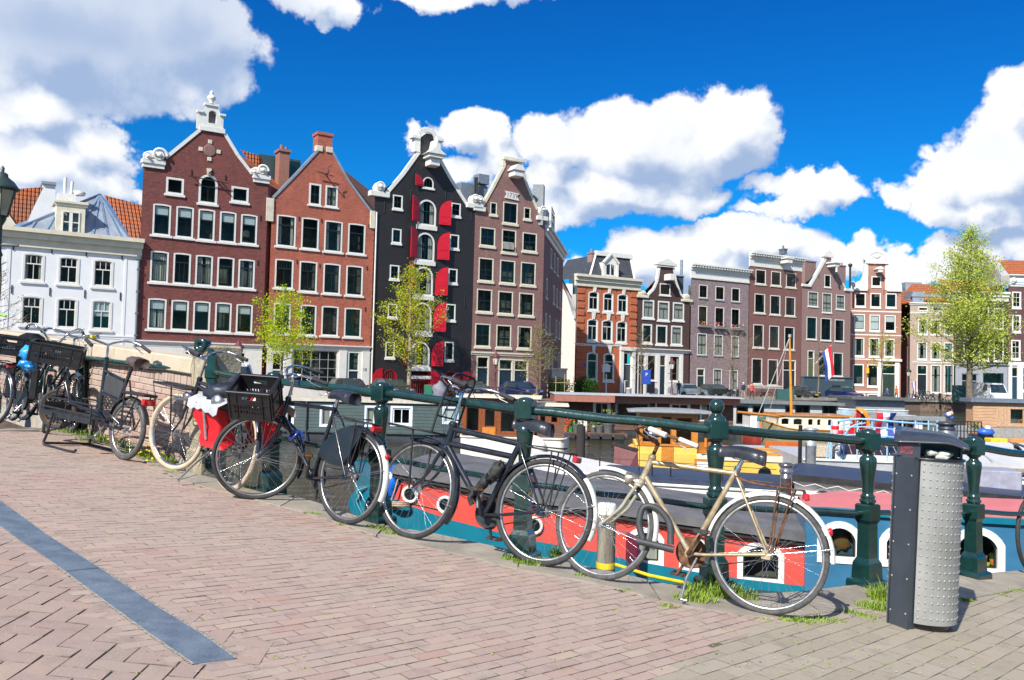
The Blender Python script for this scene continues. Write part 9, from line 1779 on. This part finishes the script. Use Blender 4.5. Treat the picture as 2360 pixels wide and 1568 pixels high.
# ------------------------------------------------------------------ cars
tintg = mat('car_glass',(.03,.045,.05),.05,coat=.8,var=.1); tyre_c = mat('car_tyre',(.02,.02,.02),.8)
def car(label,pos,ang,pm,L_=4.1,w_=1.7,h_=1.45,van=False,plate='white',tail=False,group='cars and vans parked on the far quay'):
    """front of the car points to local -y"""
    M = Matrix.Translation(pos) @ Matrix.Rotation(ang,4,'Z'); root = empty('parked_van' if van else 'parked_car',M,label=label,cat='van' if van else 'car',group=group); a = w_/2
    prof = [(-L_/2,.35),(-L_/2-.03,.6),(-L_/2+.15,.78),(-L_*.24,.92),(-L_*.06,h_-.06),(0.0,h_),(L_*.30,h_-.03),(L_*.44,h_*.72),(L_/2,h_*.62),(L_/2,.35)] if not van else [(-L_/2,.4),(-L_/2-.03,.8),(-L_/2+.1,1.05),(-L_*.36,1.15),(-L_*.24,h_-.1),(-L_*.18,h_),(L_/2-.05,h_),(L_/2,.4)]
    nz = lambda z: a*(1-.0*z) if z < h_*.62 else a*(1-.30*(z-h_*.62)/h_*1.6)
    v = []
    for (y,z) in prof: w = nz(z)*(0.94 if abs(y) > L_*.46 else 1); v += [(-w,y,z),(w,y,z)]
    n = len(prof); mb = MB(); mb.add(v,[(2*i,2*i+1,2*i+3,2*i+2) for i in range(n-1)]+[tuple(2*i for i in range(n)),tuple(2*i+1 for i in range(n))[::-1]],0,False); mb.build('body',pm,root)
    q = 3 if van else 3; i0,i1 = (3,4); g_ = MB(); p,r_ = prof[i0],prof[i1]; w0,w1 = nz(p[1])*.9,nz(r_[1])*.88; dy,dz = (p[0]-r_[0]),(p[1]-r_[1]); off = Vector((0,dz,-dy)).normalized()*.012*(1 if dz < 0 else -1); A = Vector((0,p[0]+(r_[0]-p[0])*.08,p[1]+(r_[1]-p[1])*.08)); B = Vector((0,p[0]+(r_[0]-p[0])*.93,p[1]+(r_[1]-p[1])*.93)); off = Vector((0,-abs(dz),abs(dy))).normalized()*.012
    g_.quad(A+off-Vector((w0,0,0)),A+off+Vector((w0,0,0)),B+off+Vector((w1,0,0)),B+off-Vector((w1,0,0))); g_.build('windscreen',tintg,root)
    for s_ in (-1,1):
        g_ = MB(); zz0,zz1 = h_*.66,h_*.92; ya,yb2 = (-L_*.17,L_*.33) if not van else (-L_*.22,-L_*.02); x0,x1 = s_*(nz(zz0)+.012),s_*(nz(zz1)+.012); g_.quad((x0,ya,zz0),(x0,yb2,zz0),(x1,yb2-.15,zz1),(x1,ya+.25,zz1)); g_.build('side_window',tintg,root)
        for y in (-L_*.31,L_*.30):
            t_ = MB(); t_.lathe([(.20,-.1),(.31,-.09),(.32,0),(.31,.09),(.20,.1)],(s_*(a-.1),y,.32),18,axis=(1,0,0)); t_.lathe([(0,.1),(.19,.09)],(s_*(a-.1),y,.32),12,1,axis=(s_,0,0)); t_.build('wheel',[tyre_c,alu],root)
        l = MB(); l.sphere((s_*a*.72,-L_/2+.06,.72),.13,10,6,0,(1.3,.5,.8)); l.build('headlight',redl if tail else chrome,root); l = MB(); l.box(s_*(a+.02),s_*(a+.16),-L_*.2,-L_*.2+.1,.92,1.05,0,.02); l.build('door_mirror',pm,root)
    l = MB(); l.box(-.26,.26,-L_/2-.05,-L_/2-.028,.42,.54); l.build('number_plate',mat('plate_yellow',(.75,.5,.01),.4),root); l = MB(); l.box(-a*.9,a*.9,-L_/2-.04,-L_/2+.05,.34,.56,0,.03); l.build('bumper',bkm,root); return root
cd_ = [mat('car_dark_grey',(.03,.035,.04),.25,.3,coat=.8),mat('car_dark_green',(.035,.05,.045),.25,.3,coat=.8),mat('car_black',(.012,.012,.014),.2,coat=.8),mat('car_navy',(.015,.03,.12),.22,.3,coat=.8),mat('car_silver',(.42,.46,.48),.3,.6,coat=.6),mat('van_white',(.66,.70,.74),.35,coat=.5)]
aA,aB = math.atan2(AD.y,AD.x),math.atan2(BD.y,BD.x)
car('dark grey car parked before the white ground floor of the orange red house',gbase(805,56.5),aA,cd_[0]); car('dark green car parked left of the warehouse tree',gbase(903,60.5),aA,cd_[1]); car('black car parked at the red shutters of the warehouse',gbase(1088,65),aA,cd_[2]); car('navy blue car parked nearest the corner of the purple brown house',gbase(1200,68),aA,cd_[3])
car('pale blue white van parked behind the panniers before the dark red house',gbase(527,46.5),aA,cd_[5],4.8,1.9,2.2,van=True); car('silver green car roof seen over the brown houseboat, left one',gbase(1585,92),aB+R(90),cd_[4]); car('dark teal car roof seen over the brown houseboat, right one',gbase(1650,95),aB+R(90),cd_[1])
car('dark teal estate car behind the orange mast',gbase(1850,101),aB,cd_[1]); car('dark blue car with yellow number plate beside the slate blue shop',gbase(1945,100),aB,cd_[3],tail=True); car('white delivery van parked under the big elm',gbase(2283,99),0,cd_[5],4.9,2.0,2.35,van=True)
# ------------------------------------------------------------------ street lamps
def lamp(label,base,hpole,s=1.0,pm=None,name='street_lamp',group='street lamps on the far quay',gm=None):
    root = empty(name,Matrix.Translation(base),label=label,cat='street lamp',group=group); pm = pm or iron; mb = MB()
    mb.lathe([(.16*s,0),(.16*s,.25),(.10*s,.35),(.10*s,.9),(.065*s,1.0),(.055*s,1.4),(.05*s,hpole*.8),(.07*s,hpole*.81),(.045*s,hpole*.83),(.04*s,hpole-.1),(.09*s,hpole-.03),(.1*s,hpole)],seg=12); mb.tube([(-.35*s,0,hpole*.86),(.35*s,0,hpole*.86)],.02*s,6); mb.build('pole',pm,root); hd_ = MB(); z = hpole
    hd_.lathe([(.10*s,z),(.13*s,z+.04*s)],seg=6,sm=False)
    for k in range(6): a = k*math.pi/3; hd_.beam((.13*s*math.cos(a),.13*s*math.sin(a),z+.04*s),(.24*s*math.cos(a),.24*s*math.sin(a),z+.5*s),.02*s)
    hd_.lathe([(.25*s,z+.5*s),(.30*s,z+.52*s),(.27*s,z+.56*s),(.20*s,z+.66*s),(.10*s,z+.74*s),(.09*s,z+.80*s),(.03*s,z+.83*s),(.035*s,z+.9*s),(0,z+.95*s)],seg=18); ho = hd_.build('lamp_head',pm,root); gl_ = MB(); gl_.lathe([(.125*s,z+.045*s),(.235*s,z+.495*s)],seg=6,sm=False); gl_.build('lamp_glass',gm or mat('milky_lamp_glass',(.62,.60,.52),.3),ho); return root
lamp('old lantern on a dark pole at the upper left edge, closest to the camera',Vector((W(-9,700,11.1).x,11.1,gz(-6.5))),W(5,503,11.1).z-gz(-6.5),.72,mat('dark_green_lamp_iron',(.02,.04,.035),.45,dirt=.2,coat=.2),gm=mat('yellowed_lamp_glass',(.42,.38,.26),.35,dirt=.2),group='near lantern')
lamp('white glass lantern before the dark red house behind the bicycles',gbase(546,45),ztop(546,826,45),1.05,mat('maroon_pole',(.12,.03,.035),.5)); lamp('lantern on a maroon pole between the doors of the purple brown house',gbase(1141,62),ztop(1141,842,62),1.1,MATS['maroon_pole']); lamp('lantern on a maroon pole before the dark brown bell gable',gbase(1548,88),ztop(1548,852,88),1.25,MATS['maroon_pole']); lamp('dark lantern in the lane mouth beside the salmon house',gbase(2094,108),ztop(2094,868,108),1.2)
mb = MB(); a = gbase(1490,91); mb.tube([a,a+Vector((0,0,2.9))],.04,6,1); b_ = W(1490,865,91); mb.box(b_.x-.45,b_.x+.45,b_.y-.05,b_.y,b_.z-.95,b_.z+.55,0,.02); sg = empty('parking_sign',Matrix.Translation((0,0,0)),label='blue parking information sign before the white shop front',cat='sign'); mb.build('sign_board',[mat('sign_blue',0) if 0 else MATS['sign_blue'],alu],sg); text('P',(b_.x,b_.y-.06,b_.z+.05),.5,white,sg)
mb = MB(); a = gbase(1397,90); mb.tube([a,W(1397,862,90)],.07,8); b_ = W(1397,850,90); mb.box(b_.x-.4,b_.x+.4,b_.y-.25,b_.y+.25,b_.z-.35,b_.z+.25); mb.prism([(b_.x-.55,b_.z+.25),(b_.x+.55,b_.z+.25),(b_.x,b_.z+.55)],b_.y-.3,b_.y+.3); thing('bird_house',mb,bwhite,'white bird house on a tall white post before the orange house','bird house')
mb = MB(); mb.lathe([(.28,0),(.28,1.5),(.34,1.55),(.2,1.7)],W(1449,905,86)+Vector((0,0,-1.2)),14); mb.tube([W(1440,905,86),W(1440,878,86),W(1462,876,86),W(1462,905,86)],.05,6); thing('flue_stack',mb,lgrey,'grey flue with hoop rail above the brown houseboat roof','flue')
# utility cabinet, bollards, bins along the far quay
mb = MB(); a = gbase(2222,104); mb.box(a.x-1.3,a.x+.9,a.y-.4,a.y+.4,a.z,a.z+2.0,0,.04); thing('utility_cabinet',mb,mat('dark_green_cabinet',(.03,.09,.09),.5,dirt=.3,var=.2),'dark green utility cabinet beside the elm trunk','cabinet')
for k,(px,Y) in enumerate(((1700,93),(2166,105))):
    mb = MB(); mb.lathe([(.13,0),(.11,.8),(.14,.85),(.14,.95),(.05,1.0)],gbase(px,Y),10); thing('bollard',mb,iron,('iron bollard near the two walking people','iron bollard beside the parked bicycles on the far quay')[k],'bollard')
mb = MB(); a = gbase(1738,92); mb.box(a.x+2.4,a.x+4.2,a.y-.3,a.y+.5,a.z,a.z+1.1,0,.03); thing('waste_container',mb,mat('green_container',(.03,.10,.09),.5),'green container standing right of the two walking people','container')
mb = MB(); a = gbase(1008,60); mb.sphere(a+Vector((.2,0,.6)),.68,14,10,0,(.8,.5,1.05),.45); thing('covered_motorbike',mb,mat('grey_cover',(.17,.175,.21),.6,bump=.4,bs=6),'grey cloth covered motorbike in front of the warehouse','motorbike')
mb = MB(); a = gbase(987,60); mb.box(a.x-.3,a.x+.3,a.y,a.y+.5,a.z,a.z+1.1,0,.04); thing('green_bin',mb,mat('bin_green',(.01,.14,.08),.5),'small green bin beside the covered motorbike','bin')
mb = MB(); a = W(742,930,52); b_ = W(755,905,52); mb.tube([a,b_],.06,8); [mb.lathe([(.065,0),(.065,.12)],a.lerp(b_,k*.25),8,1,axis=tuple(b_-a)) for k in range(4)]; thing('barrier_pole',mb,[redl,bwhite],'slanting red and white barrier pole before the white garage front','barrier')
# hanging national flag on the pale purple house
p0 = W(1915,797,108); f3 = flag('dutch_flag',p0,(.5,.0,-3.2),(-1.05,.0,-.95),[fr_,fw_,fb_],'large red white and blue flag hanging from a slanting white pole',nu=12,wob=.05); mb = MB(); q = W(1880,838,109.5)-p0; mb.tube([Vector((.05,0,.05)),q],.05,6); mb.build('flag_pole',bwhite,f3)
p0 = W(2112,878,112); f4 = flag('dutch_flag',p0,(-.1,0,-2.2),(-.5,0,-.3),[fr_,fw_,fb_],'narrow red white and blue flag beside the grey house door',nu=8); mb = MB(); mb.tube([(.02,0,.1),(.3,0,-2.8)],.04,5); mb.build('flag_pole',bwhite,f4)
# ------------------------------------------------------------------ people on the far quay
skin = mat('skin',(.55,.30,.2),.6); denim = mat('dark_trousers',(.03,.035,.05),.8)
def person(label,pos,ang,topm,legm,hatm=None,step=.16,h=1.74,arm=.1):
    root = empty('person',Matrix.Translation(pos) @ Matrix.Rotation(ang,4,'Z'),label=label,cat='person',group='people on the far quay'); s = h/1.74
    J = {'pel': (0,0,.94,.14),'sp': (0,0,1.18,.135),'ch': (0,0,1.36,.15),'nk': (0,0,1.50,.055),'hd': (0,-.02,1.58,.085),'ht': (0,-.01,1.68,.08)}
    E = [('pel','sp'),('sp','ch'),('ch','nk'),('nk','hd'),('hd','ht')]
    for sd,q in ((-1,'l'),(1,'r')):
        st = step*sd; J.update({q+'h': (.09*sd,0,.88,.09),q+'k': (.10*sd,-st*.7,.50,.06),q+'a': (.10*sd,-st+.05,.09,.042),q+'t': (.10*sd,-st-.13,.04,.035),q+'s': (.19*sd,0,1.40,.06),q+'e': (.25*sd,.04+st*.4,1.13,.043),q+'w': (.25*sd,-.06-arm+st*.4,.90,.03),q+'f': (.25*sd,-.11-arm+st*.4,.82,.028)})
        E += [('pel',q+'h'),(q+'h',q+'k'),(q+'k',q+'a'),(q+'a',q+'t'),('ch',q+'s'),(q+'s',q+'e'),(q+'e',q+'w'),(q+'w',q+'f')]
    K = list(J); me = bpy.data.meshes.new('body'); me.from_pydata([tuple(c*s for c in J[k][:3]) for k in K],[(K.index(a),K.index(b)) for a,b in E],[]); o = bpy.data.objects.new('body',me); COL.objects.link(o); md = o.modifiers.new('skin','SKIN'); sk = me.skin_vertices[0].data
    for i,k in enumerate(K): sk[i].radius = (J[k][3]*s,J[k][3]*s*.85); sk[i].use_root = (k == 'pel')
    o.modifiers.new('sub','SUBSURF').levels = 1; bpy.context.view_layer.update(); me2 = bpy.data.meshes.new_from_object(o.evaluated_get(bpy.context.evaluated_depsgraph_get())); bpy.data.objects.remove(o)
    o = bpy.data.objects.new('body',me2); COL.objects.link(o); o.parent = root; me2.materials.clear(); [me2.materials.append(m) for m in (skin,topm,legm,bkm)]
    for p in me2.polygons:
        c = p.center/s; p.use_smooth = True; p.material_index = 3 if c.z < .10 else (2 if c.z < .93 and abs(c.x) < .2 else (0 if c.z > 1.48 or (abs(c.x) > .18 and c.z < .92) else 1))
    hr = MB(); hr.sphere((0,.015*s,1.655*s),.098*s,10,8,0,(1,1.05,.95)); hr.build('hat' if hatm else 'hair',hatm or mat('brown_hair',(.08,.045,.02),.7),root); return root
person('person in dark blue jacket and white cap walking along the far quay',gbase(1713,90),R(200),mat('navy_jacket',(.015,.03,.07),.7),mat('khaki_trousers',(.35,.28,.18),.8),mat('white_cap',(.7,.7,.7),.6)); person('person in coral red jacket walking beside the dark blue one',gbase(1733,90),R(20),mat('coral_jacket',(.7,.08,.06),.7),denim); person('person in pink cap standing by the cars before the bell gable house',gbase(1564,90),0,denim,denim,mat('pink_cap',(.6,.15,.15),.7),step=.02); person('person in bright orange jacket near the salmon house door',gbase(2066,103),R(30),mat('orange_jacket',(.8,.12,.03),.7),denim); person('person in dark blue sitting low beside the orange jacket',gbase(2045,104),R(-40),mat('blue_jumper',(.04,.07,.2),.7),denim,step=.05,h=1.5)
# bicycles parked on the far quay
rd = random.Random(4)
lb = ['first','second','third','fourth','fifth','sixth','seventh']
for k in range(7):
    p = gbase(2108+k*9.5,106+rd.uniform(-.6,.6)); a = rd.uniform(-35,25); src = (blk3,b7,blk2,b8)[k % 4]; c = copytree(src,None,Matrix.Translation(p) @ Matrix.Rotation(R(a+(180 if k % 2 else 0)),4,'Z') @ Matrix.Rotation(R(6),4,'X')); c['label'] = lb[k]+' bicycle from the left in the crowded row on the far quay'; c['group'] = 'bicycles crowded on the far quay'
for k,(px,Y) in enumerate(((1682,93),(1762,94),(1775,95))):
    c = copytree((b7,blk3,b8)[k],None,Matrix.Translation(gbase(px,Y)) @ Matrix.Rotation(R((20,190,170)[k]),4,'Z')); c['label'] = ('bicycle parked left of the two walking people','bicycle parked right of the person in coral red','rightmost of the bicycles near the green container')[k]; c['group'] = 'bicycles crowded on the far quay'
